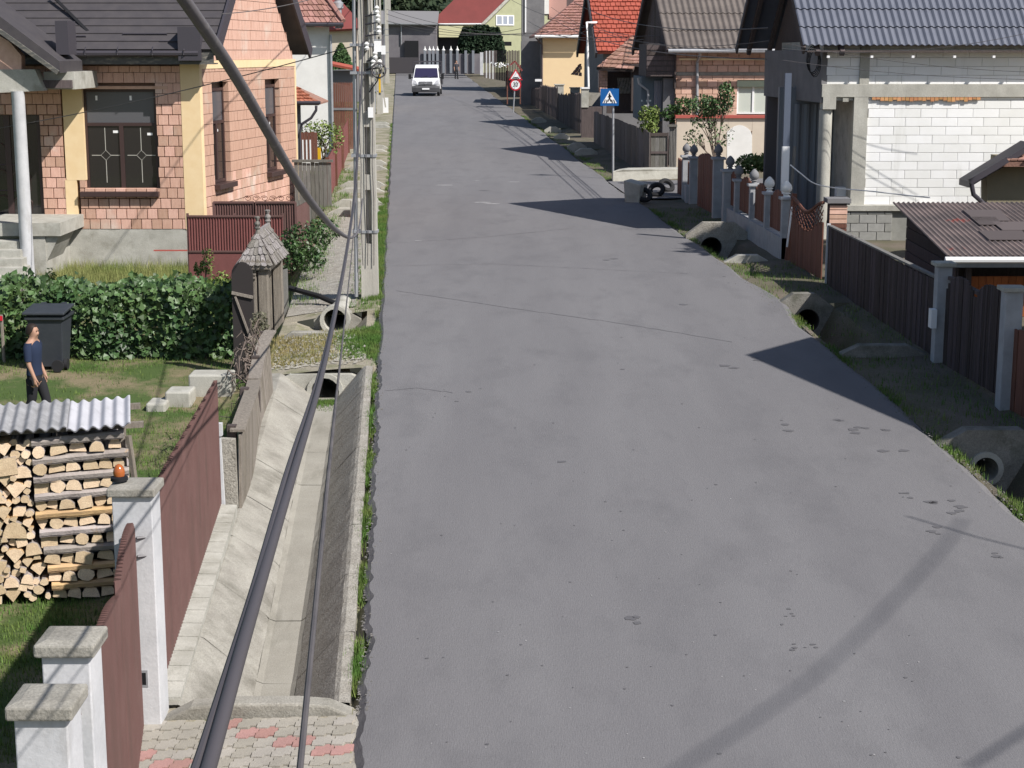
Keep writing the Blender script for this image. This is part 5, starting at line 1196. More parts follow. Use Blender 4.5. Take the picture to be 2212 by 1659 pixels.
m_ = MB(); c = at(831, 228, b2.y + 1); m_.box(c.x - .2, c.x + .2, c.y, c.y + .2, c.z - .45, c.z + .45); one('cable_cabinet', m_, SIGNW, 'white cable cabinet on a post beside the second pole', 'cabinet')
b3 = G(837, 178); cpole('distant concrete pole, third along the left road edge', b3, 9.5, .34, .22, False)
b4 = G(843, 155); cpole('farthest concrete pole before the bend on the left', b4, 10, .34, .24, False)
cp_ = at(824, 205, 98); t = thing('white_stay', 'pale leaning stay beside the second pole', 'stay', (cp_.x, 98, cp_.z)); ob('strut', MB().beam(at(833, 232, 98), at(822, 165, 98), .08, .08, (0, 1, 0)), POLEC, t)
def smoothpath(pts, k=6):
    P_ = [V((x, y, math.log(Y))) for x, y, Y in pts]; o = []
    for i in range(len(P_) - 1):
        a, b, c, d = P_[max(0, i - 1)], P_[i], P_[i + 1], P_[min(len(P_) - 1, i + 2)]
        for j in range(k):
            t_ = j / k; q = .5 * ((2 * b) + (c - a) * t_ + (2 * a - 5 * b + 4 * c - d) * t_ ** 2 + (3 * b - a - 3 * c + d) * t_ ** 3); o.append(at(q.x, q.y, math.exp(q.z)))
    q = P_[-1]; o.append(at(q.x, q.y, math.exp(q.z))); return o
GC = mat('grey_cable', (.13, .122, .13), (.19, .18, .18), 25, .55, stretch=(1, 1, 1), con=(.55, .7))
GD = mat('dark_cable', (.072, .066, .073), (.45, .43, .43), 16, .6, con=(.69, .74))  # pale specks in the colour stand in for highlights along the cable
one('overhead_cable', MB().tube(smoothpath([(370, -40, 3.4), (450, 75, 3.7), (520, 183, 4.1), (640, 390, 5.3), (705, 476, 7.5), (742, 508, 12), (763, 512, 19), (776, 490, 26), (783, 430, 30.7)]), .0142, 10), GC, 'thick grey cable sagging from the upper left to the pole', 'cable', sm=True)
path = [(427, 1720, 1.5), (450, 1659, 1.6), (522, 1400, 1.9), (586, 1180, 2.45), (640, 1000, 3.3), (690, 830, 5.0), (730, 650, 8.3), (755, 510, 13.5), (768, 400, 19), (779, 200, 26.5), (785, 90, 30.7)]
pp = smoothpath(path); mb = MB()
one('service_cable', MB().tube(pp, .0085, 10), GD, 'thickest twisted grey cable running from the bottom edge up to the pole', 'cable', sm=True)
pp2 = [p + V((-.0105 - .003 * math.sin(i * .3), 0, .003 * math.cos(i * .3))) for i, p in enumerate(pp)]
one('service_cable', MB().tube(pp2, .0052, 8), GD, 'thin strand wound beside the thickest grey cable', 'cable', sm=True)
one('telephone_wire', MB().tube(smoothpath([(640, 1720, 1.75), (648, 1659, 1.8), (692, 1200, 2.6), (722, 900, 4.3), (745, 690, 9), (764, 500, 15), (776, 300, 23), (787, 60, 30.7)]), .0042, 8), WIRE, 'thin straight dark wire from the bottom edge up to the pole', 'wire', sm=True)
def wire(a, b, sag, r, label, m=WIRE): one('overhead_wire', MB().tube(cat_pts(a, b, sag, 16), r, 5), m, label, 'wire', 'thin overhead wires along the street', sm=True)
tp = at(786, 40, 30.8)
wire(at(790, 92, 30.8), at(-40, 283, 39.6), .12, .010, 'thin wire from the first pole down across the brick house')
wire(at(788, -40, 30.8), at(480, 30, 3.6 * 8), .1, .008, 'thin wire passing over the brick gable')
wire(at(835, 20, b2.y), at(1478, 72, 62), .7, .012, 'wire across the street to the brown roofed barn')
wire(at(835, 45, b2.y), at(1285, 55, 80), .6, .014, 'wire across the street to the red roofed house')
wire(at(835, 30, b2.y), at(1172, 66, 105), .6, .016, 'wire across the street to the yellow house')
wire(at(1172, 66, 105), at(1270, 65, 80), .3, .015, 'wire linking yellow house and red roofed house')
wire(at(1140, 45, 105), at(1390, 85, 62), .5, .013, 'wire over the red tiled roof slope')
wire(at(1190, 15, 106), at(1660, 108, 41), .7, .011, 'long wire over red roof and brown roof')
wire(at(1270, 48, 80), at(1662, 88, 41), .5, .010, 'wire over the lower edge of the brown roof')
wire(at(1200, 45, 100), at(1655, 128, 41), .5, .016, 'wire sloping down over the barn wall to the block house')
wire(at(1105, 0, 120), at(1480, 88, 62), .5, .013, 'wire over yellow house roof and red tiles')
wire(at(1240, 5, 90), at(1660, 60, 41), .5, .016, 'wire across the brown roof to the block house gable')
wire(at(1700, 95, 38.2), at(2260, 157, 37), .12, .006, 'upper black wire along the white block wall')
wire(at(1690, 130, 38.2), at(2260, 172, 37), .10, .006, 'lower black wire along the white block wall')
wire(at(1690, 105, 38.2), at(2260, 62, 37), .25, .006, 'thin wire over the blue sheet roof')
wire(b2 + V((0, -.1, 8.2)), b3 + V((0, 0, 8.6)), .8, .02, 'cable between the second and third poles')
wire(b1 + V((0, .1, 8.4)), b2 + V((0, -.1, 8.6)), 1.2, .014, 'cable between the first and second poles')
wire(at(850, 50, 168), at(1125, 62, 125), .8, .02, 'far wire in front of the red roofed corner house')
for pts, hgt, r_, lab in (([(1300, 1790), (1470, 1659), (1620, 1560), (1760, 1462), (1890, 1340), (1980, 1245), (2040, 1180), (2080, 1120)], 14, .019, 'cable high above the near road throwing a long soft curved shadow'), ([(1960, 1115), (2010, 1130), (2110, 1160), (2230, 1190)], 7.0, .015, 'cable at the right throwing a short shadow on the road'), ([(2090, 1659), (2150, 1620), (2240, 1560)], 9., .02, 'cable outside the lower right corner')):
    one('overhead_wire', MB().tube([G(*p) + V((SA, -SB, 1)) * hgt for p in pts], r_, 6), WIRE, lab, 'wire', 'thin overhead wires along the street', sm=True)
# ================================================================ 9. van, walker, signs
def text_mesh(s, size, m, name):
    c = bpy.data.curves.new(name, 'FONT'); c.body = s; c.size = size; c.align_x = 'CENTER'; c.align_y = 'CENTER'; c.extrude = .003
    o = bpy.data.objects.new(name, c); COL.objects.link(o); bpy.context.view_layer.update()
    me = bpy.data.meshes.new_from_object(o.evaluated_get(bpy.context.evaluated_depsgraph_get())); bpy.data.objects.remove(o); me.materials.append(m); return me
def van(c):
    t = thing('van', 'white flatbed van with dark bumper driving towards the camera', 'van', c); x, y, z = c; W_ = 1.0
    def loft(secs, m, nm, **k):
        rows = [[(x + s_ * hw_ * f, y + py, z + pz_) for s_, f in ((-1, .94), (-1, 1), (1, 1), (1, .94))] for py, pz_, hw_ in secs]
        mb = MB(); mb.grid([[(x + u * hw_, y + py, z + pz_) for u in (-1, -.9, -.45, 0, .45, .9, 1)] for py, pz_, hw_ in secs])
        for u in (-1, 1): mb.poly([(x + u * hw_, y + py, z + pz_) for py, pz_, hw_ in secs])
        return ob(nm, mb, m, t, **k)
    loft([(.10, .55, .98), (.02, .85, .98), (.06, 1.05, .97), (.30, 1.16, .95), (.62, 1.28, .93), (1.25, 2.02, .82), (1.45, 2.14, .80), (1.9, 2.20, .80), (2.4, 2.2, .82), (2.4, .5, .98), (1.2, .5, .98), (.10, .55, .98)], VANW, 'cab_body')
    g = MB().add([(x - .86, y + .60, z + 1.30), (x + .86, y + .60, z + 1.30), (x + .77, y + 1.16, z + 1.97), (x - .77, y + 1.16, z + 1.97)], [(0, 1, 2, 3)]); g.v = [(a, b - .012, c_) for a, b, c_ in g.v]; ob('windscreen', g, VGLASS, t)
    for s_ in (-1, 1):
        ob('side_window', MB().add([(x + s_ * .945, y + .75, z + 1.28), (x + s_ * .955, y + 1.9, z + 1.28), (x + s_ * .86, y + 1.85, z + 1.95), (x + s_ * .85, y + 1.25, z + 1.95)], [(0, 1, 2, 3)]), VGLASS, t)
        ob('headlight', MB().prism([(x + s_ * .60, y + .01, z + .86), (x + s_ * .93, y + .03, z + .88), (x + s_ * .93, y + .12, z + 1.14), (x + s_ * .74, y + .10, z + 1.12)], (0, -.025, 0)), LAMP, t)
        m_ = MB().box(x + s_ * 1.16 - .1, x + s_ * 1.16 + .1, y + .55, y + .68, z + 1.2, z + 1.55).beam((x + s_ * .96, y + .62, z + 1.3), (x + s_ * 1.08, y + .62, z + 1.32), .05, .06); ob('mirror', m_, BLACK, t)
        for yy in (.75, 4.3):
            w_ = ob('wheel', MB().lathe([(.2, -.1), (.34, -.09), (.34, .09), (.2, .1)], (0, 0, 0), 18).xf(Matrix.Translation((x + s_ * .87, y + yy, z + .34)) @ Matrix.Rotation(R(90), 4, 'Y')), RUBB, t, True); ob('rim', MB().lathe([(.05, -.11), (.2, -.1), (.2, .1), (.05, .11)], (0, 0, 0), 14).xf(Matrix.Translation((x + s_ * .87, y + yy, z + .34)) @ Matrix.Rotation(R(90), 4, 'Y')), STEEL, w_)
    m_ = MB().grid([[(x + u * 1.0, y + .0 + .08 * abs(u) ** 3 + dy, z + zz) for u in (-1, -.7, 0, .7, 1)] for zz, dy in ((.28, .06), (.32, -.04), (.60, -.07), (.74, .0), (.82, .02))]); ob('bumper', m_, VANG, t)
    gr = ob('grille', MB().box(x - .47, x + .47, y - .035, y + .02, z + .84, z + 1.04), VANG, t)
    for k in range(3): ob('grille_bar', MB().box(x - .45, x + .45, y - .05, y - .036, z + .865 + k * .065, z + .885 + k * .065), LAMP, gr)
    e = MB().tube([(x + .085 * math.cos(a), y - .062, z + .945 + .085 * math.sin(a)) for a in [i / 16 * 6.283 for i in range(17)]], .012, 5)
    for a, b in (((-.05, .06), (0, -.01)), ((0, -.01), (.05, .06)), ((-.065, .02), (-.03, -.065)), ((-.03, -.065), (0, -.01)), ((0, -.01), (.03, -.065)), ((.03, -.065), (.065, .02))): e.beam((x + a[0], y - .062, z + .945 + a[1]), (x + b[0], y - .062, z + .945 + b[1]), .012, .014, (0, 1, 0))
    ob('emblem', e, LAMP, gr)
    ob('number_plate', MB().box(x - .26, x + .26, y - .095, y - .08, z + .47, z + .58), SIGNW, t)
    for k in (-.35, .3): ob('wiper', MB().beam((x + k, y + .56, z + 1.30), (x + k + .45, y + .66, z + 1.42), .02, .02), BLACK, t)
    bed = MB().box(x - 1.02, x + 1.02, y + 2.5, y + 5.4, z + .75, z + .85)
    for bx in ((x - 1.02, x - .98, y + 2.5, y + 5.4), (x + .98, x + 1.02, y + 2.5, y + 5.4), (x - 1.02, x + 1.02, y + 5.36, y + 5.4)): bed.box(*bx, z + .85, z + 1.25)
    ob('flatbed', bed, VANG, t)
    m_ = MB()
    for a in (-1.02, -.5, 0, .5, 1.02): m_.box(x + a - .03, x + a + .03, y + 2.5, y + 2.56, z + .85, z + 2.42)
    m_.box(x - 1.05, x + 1.05, y + 2.49, y + 2.57, z + 2.38, z + 2.46); m_.box(x - 1.05, x + 1.05, y + 2.49, y + 2.57, z + 2.12, z + 2.18); ob('headboard_frame', m_, DMETAL, t)
    ob('chassis', MB().box(x - .8, x + .8, y + .3, y + 5.2, z + .35, z + .6), BLACK, t)
cv = G(920, 208); van(V((cv.x, cv.y, rz(cv.y))))
cw = G(986, 170.5); person('distant person in dark clothes standing at the bend of the road', (cw.x, cw.y, rz(cw.y)), 1.72, R(20), mat('grey_cloth', (.05, .05, .06), rough=.9), TROUS, .08, 3)
# pedestrian crossing sign
bs = at(1324.5, 367, 55.2); hh = (367 - 194) / 3600 * 56; t = thing('pedestrian_sign', 'blue square pedestrian crossing sign on a grey pole', 'road sign', bs)
ob('pole', MB().tube([bs - V((0, 0, .4)), bs + V((-.03, 0, hh - .05))], .036, 8), STEEL, t, True)
sc_ = V((px(1317, 55.1, 210), 55.1, pz(210, 55.1))); S_ = .30
pl_ = ob('plate', MB().box(sc_.x - S_, sc_.x + S_, 55.12, 55.135, sc_.z - S_ * .92, sc_.z + S_ * .92), SIGNB, t)
y = 55.114; tr = [(-.235, -.19), (.235, -.19), (0, .215)]; ob('triangle', MB().prism([(sc_.x + a, y + .004, sc_.z + b) for a, b in tr], (0, -.003, 0)), SIGNW, pl_)
f = MB(); L2 = lambda a, b, w_: f.beam((sc_.x + a[0], y - .004, sc_.z + a[1]), (sc_.x + b[0], y - .004, sc_.z + b[1]), .004, w_, (0, 0, 1)) if abs(a[0] - b[0]) > abs(a[1] - b[1]) else f.beam((sc_.x + a[0], y - .004, sc_.z + a[1]), (sc_.x + b[0], y - .004, sc_.z + b[1]), w_, .004, (0, 1, 0))
for a, b, w_ in (((0, .09), (0, -.02), .055), ((0, -.02), (-.055, -.14), .032), ((0, -.02), (.05, -.14), .032), ((0, .07), (-.055, .0), .026), ((0, .07), (.06, .01), .026)): L2(a, b, w_)
f.lathe([(.003, -.026), (.024, 0), (.003, .026)], (sc_.x, y - .004, sc_.z + .118), 10)
for k in (-.15, -.085, .085, .15): f.prism([(sc_.x + k * .9 - .014, y - .006, sc_.z - .075), (sc_.x + k * .9 + .008, y - .006, sc_.z - .075), (sc_.x + k * 1.15 + .012, y - .006, sc_.z - .18), (sc_.x + k * 1.15 - .018, y - .006, sc_.z - .18)], (0, -.003, 0))
ob('walking_figure', f, BLACK, pl_)
# speed limit with hump warning
bs = G(1108, 243, .0); Yq = bs.y; t = thing('speed_limit_sign', 'round 30 speed limit sign under a red hump warning triangle', 'road sign', bs)
ob('pole', MB().tube([bs - V((0, 0, .3)), (px(1114, Yq, 155), Yq, pz(155, Yq))], .04, 8), STEEL, t, True)
def disc(cx, cz, r, y, m, nm, par, n=28): return ob(nm, MB().prism([(cx + r * math.cos(a), y, cz + r * math.sin(a)) for a in [i / n * 6.2832 for i in range(n)]], (0, .006, 0)), m, par)
cx, cz = px(1113.6, Yq, 183), pz(183.2, Yq); yy = Yq - .06; d0 = disc(cx, cz, .33, yy, SIGNR, 'disc', t); disc(cx, cz, .25, yy - .008, SIGNW, 'disc_face', d0)
me = text_mesh('30', .36, BLACK, 'numerals'); o = inst('numerals', me, (cx, yy - .014, cz), d0, (R(90), 0, 0)); o.scale = (.85, 1.0, 1)
tx, tb, tt = px(1114, Yq, 160), pz(173, Yq), pz(151, Yq)
tri = ob('triangle', MB().prism([(tx - .40, yy, tb), (tx + .40, yy, tb), (tx, yy, tt + .06)], (0, .006, 0)), SIGNR, t)
ob('triangle_face', MB().prism([(tx - .29, yy - .008, tb + .07), (tx + .29, yy - .008, tb + .07), (tx, yy - .008, tt - .06)], (0, .006, 0)), SIGNW, tri)
ob('hump', MB().prism([(tx + .2 * math.cos(a), yy - .012, tb + .09 + .085 * math.sin(a)) for a in [i / 10 * math.pi for i in range(11)]], (0, .003, 0)), BLACK, tri)
# ================================================================ 10. right side fences, near to far
rf_ = random.Random(21)
SMOKY = mat('smoky_wood', (.17, .15, .14), (.12, .105, .10), 5, .95, .4, 30, rnd=.2, stretch=(6, 6, .6))
def fX(Y, u=1.45): return xr(Y) + u
def fY(x, u=1.45, h=.8):
    lo, hi = 8., 240.
    for _ in range(50):
        m = (lo + hi) / 2; X = fX(m, u); Zc = m * cp + (HC - rz(m) - h) * sp
        if 1106 + F * X / Zc > x: lo = m
        else: hi = m
    return lo
def fence_planks(t, Ya, Yb, n, z0f, z1f, m, u=1.45, th=.025, gap=.008, tip=None, name='plank', jit=.012):
    for i in range(n):
        a, b = Ya + (Yb - Ya) * i / n, Ya + (Yb - Ya) * (i + 1) / n; a, b = min(a, b) + gap / 2, max(a, b) - gap / 2; mY = (a + b) / 2
        zt = z1f((i + .5) / n) + rf_.uniform(-jit, jit); zb = z0f((i + .5) / n); d = rf_.uniform(-.006, .006)
        prof = [(a, zb), (b, zb), (b, zt), (a, zt)] if tip is None else ([(a, zb), (b, zb), (b, zt - tip), (mY, zt), (a, zt - tip)] if tip > 0 else [(a, zb), (b, zb)] + [(mY + (b - a) / 2 * math.cos(q), zt + tip + (b - a) / 2 * math.sin(q)) for q in (0, .6, 1.2, 1.57, 1.94, 2.54, 3.14)])
        ob(name, MB().prism([(fX(y, u) + d, y, z) for y, z in prof], (th, 0, 0)), m, t)
YPa, YPb = fY(2180), fY(2034)
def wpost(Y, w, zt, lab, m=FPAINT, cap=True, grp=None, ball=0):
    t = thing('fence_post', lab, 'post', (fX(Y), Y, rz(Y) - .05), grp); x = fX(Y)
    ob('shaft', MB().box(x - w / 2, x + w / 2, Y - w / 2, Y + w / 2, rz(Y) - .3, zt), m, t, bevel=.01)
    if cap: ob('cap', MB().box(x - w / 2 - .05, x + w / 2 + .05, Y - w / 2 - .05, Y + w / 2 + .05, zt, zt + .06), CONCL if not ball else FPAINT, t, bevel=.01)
    if ball:
        c = V((x, Y, zt + .06)); ob('finial', MB().lathe([(.08, 0), (.06, .03), (.045, .05), (.09, .07), (.06, .09), (.105, .13), (.118, .18), (.10, .25), (.05, .31), (.015, .34)], c, 14), WHITE if ball == 2 else mat('shaded_finial', (.2, .2, .21), rough=.9) if 'shaded_finial' not in MATS else MATS['shaded_finial'], t, True)  # sunlit finials white, the others darkened in colour to stand for shade
    return t
zPa, zPb = pz(628, YPa), pz(574, YPb)
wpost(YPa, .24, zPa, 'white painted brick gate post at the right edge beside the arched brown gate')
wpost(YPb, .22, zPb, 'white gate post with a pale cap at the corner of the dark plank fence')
one('mail_box', MB().box(fX(YPb) - .20, fX(YPb) - .115, YPb - .2, YPb - .02, pz(705, YPb), pz(665, YPb)), SIGNW, 'white meter box on the post at the end of the dark plank fence', 'box')
t = thing('arched_gate', 'dark brown plank gate with two arched tops between white posts', 'gate', (fX(24.3), 24.3, rz(24) - .05))
ga, gb = YPb - .16, YPa + .17; n = 30; gz0, gz1 = pz(590, YPb) - .02, pz(655, YPa) + .12
for k in range(2):
    a, b = ga + (gb - ga) * k / 2, ga + (gb - ga) * (k + 1) / 2; lf = thing
    fence_planks(t, a, b, n // 2, lambda f: rz(24) + .02, lambda f, k=k: gz0 + (gz1 - gz0) * (k + f) / 2 - .32 + .36 * math.sqrt(max(0, 1 - (2 * f - 1) ** 2)), PLANKD, gap=.012, jit=.004)
    for z in (.35, 1.3): ob('rail', MB().beam((fX(a) + .06, a, rz(a) + z), (fX(b) + .06, b, rz(b) + z), .08, .05), WOODD, t)
t = thing('brown_gate', 'maroon plank gate cut off by the right picture edge', 'gate', (fX(22), 22, rz(22) - .05)); fence_planks(t, YPa - .16, YPa - 2.4, 16, lambda f: rz(22), lambda f: pz(720, YPa) + .1, WOODB)
# dark plank fence
Yc, Yd = fY(1789), YPb + .14; z_c, z_d = pz(490, Yc), pz(607, Yd)
t = thing('dark_plank_fence', 'dark brown close boarded fence sloping down the right roadside', 'fence', (fX(29), 29, rz(29) - .05))
fence_planks(t, Yc, Yd, 62, lambda f: rz(Yc + (Yd - Yc) * f) - .08, lambda f: z_c + (z_d - z_c) * f + .03 * math.sin(f * 6), PLANKD, gap=.006, jit=.01)
ob('top_rail', MB().beam((fX(Yc) + .03, Yc, z_c + .02), (fX(Yd) + .03, Yd, z_d + .02), .09, .03), WOODG, t)
ob('end_post', MB().box(fX(Yc) - .03, fX(Yc) + .04, Yc, Yc + .06, rz(Yc) - .3, z_c + .06), WPAINT, t)
# lattice topped gate, leaning, with brick pillar
Ye, Yf_ = fY(1776), fY(1709)
t = thing('lattice_gate', 'leaning brown wooden gate with wavy lattice top beside a dark brick pillar', 'gate', (fX(34), 34, rz(34) - .05))
zl0, zl1 = pz(428, Yf_), pz(440, Ye)
def wtop(f): return zl0 + (zl1 - zl0) * f - .10 + .12 * math.cos(f * 6.283)
fence_planks(t, Yf_, Ye, 12, lambda f: rz(34) - .02, lambda f: wtop(f) - .38, WOODB, jit=.0)
for k in range(-4, 12):
    for s_ in (1, -1):
        pts = []
        for j in range(9):
            f = k / 10 + s_ * j / 8 * .32 + (.0 if s_ > 0 else .32); zz = lambda f: wtop(max(0, min(1, f))) - .40 + .40 * j / 8
            if 0 <= f <= 1: pts.append(V((fX(Yf_ + (Ye - Yf_) * f) + .006 * s_, Yf_ + (Ye - Yf_) * f, zz(f))))
        if len(pts) > 1: ob('lattice_slat', MB().beam(pts[0], pts[-1], .028, .01, (1, 0, 0)), WOODB, t)
pts = [V((fX(Yf_ + (Ye - Yf_) * f), Yf_ + (Ye - Yf_) * f, wtop(f))) for f in frange(0, 1, 13)]; ob('top_rail', MB().tube(pts, .035, 6), WOODB, t, True)
ob('post', MB().beam((fX(Yf_ + .2) - .03, Yf_ + .2, rz(34) - .2), (fX(Yf_ + .2) + .10, Yf_ + .22, pz(420, Yf_)), .10, .1, (0, 1, 0)), WOODB, t)
ob('white_stripe', MB().beam((fX(Yf_ + .1) - .05, Yf_ + .1, rz(34) + .3), (fX(Yf_ + .1) + .03, Yf_ + .1, pz(448, Yf_)), .03, .07, (0, 1, 0)), SIGNW, t)
Yp = fY(1800, 1.7); t = thing('brick_pillar', 'dark brick pillar with a flat cap between lattice gate and plank fence', 'pillar', (fX(Yp, 1.75), Yp, rz(Yp) - .05)); zt = pz(437, Yp)
x = fX(Yp, 1.75); ob('shaft', MB().box(x - .16, x + .16, Yp - .16, Yp + .16, rz(Yp) - .2, zt), WOODD, t)
for k in range(14):
    z = rz(Yp) + .3 + k * .09
    if z + .08 < zt: ob('brick', MB().box(x - .17, x + .172, Yp - .172, Yp - .15, z, z + .075), BRICKB if k > 8 else WOODB, t)
ob('cap', MB().box(x - .23, x + .23, Yp - .23, Yp + .23, zt, zt + .09), GREYW, t)
# white concrete fence with ball finials and brown arched panels
FP = [(1699, 425, 2), (1662, 414, 2), (1629, 396, 1), (1596, 386, 1), (1577, 365, 1)]
zoff = []
ppos = []
labs = ['white fence post with sunlit ball finial next to the lattice gate', 'white fence post with sunlit ball finial, second from the lattice gate', 'shaded white fence post with finial, third from the lattice gate', 'shaded white fence post with finial, fourth from the lattice gate', 'wide pale blue gate post with finial beside the brown plank gate', ]
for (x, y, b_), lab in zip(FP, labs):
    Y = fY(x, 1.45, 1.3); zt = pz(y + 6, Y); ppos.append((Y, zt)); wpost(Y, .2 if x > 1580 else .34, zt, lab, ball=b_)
t = thing('panel_fence', 'white concrete footing fence with brown arched wooden panels', 'fence', (fX(38), 38, rz(38) - .05))
Y0_, Yn_ = ppos[0][0] - .1, ppos[-1][0] + .1
fy0, fyn = pz(512, ppos[0][0]), pz(440, ppos[-1][0])
m_ = MB(); yy = frange(Y0_, Yn_, 10)
m_.grid([[(fX(y) - .10, y, rz(y) - .3), (fX(y) - .10, y, rz(y) + .42), (fX(y) + .10, y, rz(y) + .42), (fX(y) + .10, y, rz(y) - .3)] for y in yy]); m_.poly([(fX(Y0_) - .1, Y0_, rz(Y0_) - .3), (fX(Y0_) + .1, Y0_, rz(Y0_) - .3), (fX(Y0_) + .1, Y0_, rz(Y0_) + .42), (fX(Y0_) - .1, Y0_, rz(Y0_) + .42)]); ob('footing', m_, FPAINT, t)
for (a, za), (b, zb) in zip(ppos, ppos[1:]):
    n = 7
    fence_planks(t, a + .14, b - .14, n, lambda f: rz(a) + .5, lambda f: (za + (zb - za) * f) - .05 + .20 * math.sin(f * math.pi) - .08, WOODB, tip=-.0, jit=0, gap=.01)
    ob('rail', MB().beam((fX(a + .1) + .04, a + .1, rz(a) + .8), (fX(b - .1) + .04, b - .1, rz(b) + .8), .05, .06), WOODB, t)
# brown plank gate, then the far white posts
Yg1, Yg2 = fY(1552), fY(1506); zt = pz(335, (Yg1 + Yg2) / 2)
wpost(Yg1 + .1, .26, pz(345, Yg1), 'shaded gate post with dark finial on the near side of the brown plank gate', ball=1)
t = thing('plank_gate', 'brown plank gate with pointed boards between white finial posts', 'gate', (fX(Yg2 - 2), Yg2 - 2, rz(Yg2)))
fence_planks(t, Yg1 + .3, Yg2 - .1, 16, lambda f: rz(45) + .02, lambda f: zt - .1 + .14 * math.sin(f * math.pi), WOODB, tip=.06)
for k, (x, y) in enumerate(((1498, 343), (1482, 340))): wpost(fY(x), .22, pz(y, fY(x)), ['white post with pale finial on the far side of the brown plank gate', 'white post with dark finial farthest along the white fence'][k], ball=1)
Ya_, Yb_ = fY(1496) + .2, fY(1484) - .1
t = thing('narrow_panel', 'narrow brown fence panel between the two farthest finial posts', 'fence', (fX(Ya_), Ya_, rz(Ya_))); fence_planks(t, Ya_, Yb_, 7, lambda f: rz(48) + .45, lambda f: pz(352, Ya_), WOODB, tip=.05)
ob('footing', MB().box(fX(Yb_) - .1, fX(Ya_) + .14, Ya_, Yb_, rz(48) - .2, rz(48) + .43), FPAINT, t)
t = thing('end_panel', 'brown panel at the street corner end of the white fence', 'fence', (fX(fY(1474)), fY(1474), rz(48))); fence_planks(t, fY(1481) + .15, fY(1464), 9, lambda f: rz(49) - .05, lambda f: pz(345, 49), WOODB, tip=.05)
# grey gate across the far corner
Yq = 57.6; t = thing('grey_gate', 'weathered grey board gate with dark frame at the side street corner', 'gate', at(1432, 368, Yq))
for i in range(4): m_ = MB(); pbox(m_, 1406 + i * 9, 1414.6 + i * 9, 292, 367, Yq, .03); ob('board', m_, WOODG, t)
for y0, y1 in ((287, 294), (327, 332), (364, 368)): m_ = MB(); pbox(m_, 1404, 1443, y0, y1, Yq - .04, .035); ob('rail', m_, WOODD, t)
for x0, x1 in ((1403, 1406), (1441, 1444)): m_ = MB(); pbox(m_, x0, x1, 286, 371, Yq - .045, .05); ob('stile', m_, WOODD, t)
m_ = corrug_panel(at(1446, 300, Yq + .1), at(1462, 300, Yq + .1), lambda f: pz(272, Yq), lambda f: pz(366, Yq), 0, .05, .01); ob('ribbed_panel', m_, WOODG, t)
m_ = MB(); pbox(m_, 1443, 1463, 269, 274, Yq, .1); ob('rail', m_, WOODG, t)
# dark board fence beyond the side street
Y1, Y2 = fY(1402, 1.6), fY(1283, 1.6); t = thing('board_fence', 'dark grey vertical board fence behind the blue pedestrian sign', 'fence', (fX(64, 1.6), 64, rz(64)))
zA, zB = pz(285, Y1), pz(240, Y2); fence_planks(t, Y1, Y2, 26, lambda f: rz(Y1 + (Y2 - Y1) * f) - .1, lambda f: zA + (zB - zA) * f, SMOKY, u=1.6, jit=.03, gap=.02)
Y3 = fY(1268, 1.6); t = thing('fence_pillar', 'pale masonry pillar with sloping wall at the start of the board fence', 'pillar', (fX(Y3), Y3, rz(Y3)))
m_ = MB(); pbox(m_, 1256, 1272, 192, 232, Y3, .5); ob('shaft', m_, CONCL, t); m_ = MB(); pbox(m_, 1254, 1274, 189, 192, Y3 - .05, .6); ob('cap', m_, SIGNW, t); m_ = MB().prism([at(1272, 200, Y3 + .1), at(1300, 201, Y3 + .1), at(1278, 229, Y3 + .1), at(1272, 229, Y3 + .1)], (0, .25, 0)); ob('wing_wall', m_, CONC, t)
m_ = MB(); pbox(m_, 1256, 1300, 231, 300, Y3 + .05, .5); ob('base', m_, WOODD, t)
# picket fences further on
for k, (xa, xb, ya, yb, lab, dz) in enumerate(((1254, 1205, 200, 204, 'ragged dark picket fence before the yellow house, nearer half', .10), (1204, 1167, 188, 183, 'tall dark pickets with pale gate posts before the yellow house', .05), (1166, 1126, 188, 192, 'dark picket fence right of the speed limit sign', .05))):
    Ya, Yb2 = fY(xa, 1.6), fY(xb, 1.6); t = thing('picket_fence', lab, 'fence', (fX(Ya, 1.6), (Ya + Yb2) / 2, rz(Ya))); za, zb = pz(ya, Ya), pz(yb, Yb2); n = max(9, int((Yb2 - Ya) / .42))
    fence_planks(t, Ya, Yb2, min(n, 24), lambda f: rz(Ya + (Yb2 - Ya) * f), lambda f: za + (zb - za) * f, WOODD, u=1.6, jit=dz, tip=.08, gap=.06, name='picket')
    ob('rail', MB().beam((fX(Ya, 1.65), Ya, rz(Ya) + .6), (fX(Yb2, 1.65), Yb2, rz(Yb2) + .6), .06, .1), WOODD, t)
for x, y, lab in ((1208, 181, 'pale square gate post between the dark picket fences'), (1242, 188, 'slim pale post near the yellow house corner'), (1178, 180, 'pale gate post in front of the yellow wall')):
    Y = fY(x, 2.4); o_ = wpost(Y, .5, pz(y + 3, Y), lab, m=CONCL)
    for q_ in [o_]: q_.location.x += .95
t = thing('roofed_gate', 'dark red board gate with a small peaked roof beyond the speed sign', 'gate', (fX(108), 108, rz(108)))
Ya = fY(1124, 1.7); Yb2 = fY(1092, 1.7); fence_planks(t, Ya, Yb2, 12, lambda f: rz(Ya), lambda f: pz(158, Ya), WOODB, u=1.7); c = at(1112, 132, 103)
m_ = MB().beam(at(1102, 141, 103), c, 1.2, .1, (0, 0, 1)).beam(c, at(1128, 153, 103), 1.2, .1, (0, 0, 1)); ob('roof', m_, ROOFM, t)
for x in (1096, 1124): m_ = MB(); pbox(m_, x - 1.2, x + 1.2, 140, 225, 103, .15); ob('post', m_, WOODB, t)
t = thing('corner_fence', 'dark picket fence at the far bend with one white post', 'fence', at(1080, 165, 140)); Yq = 150.
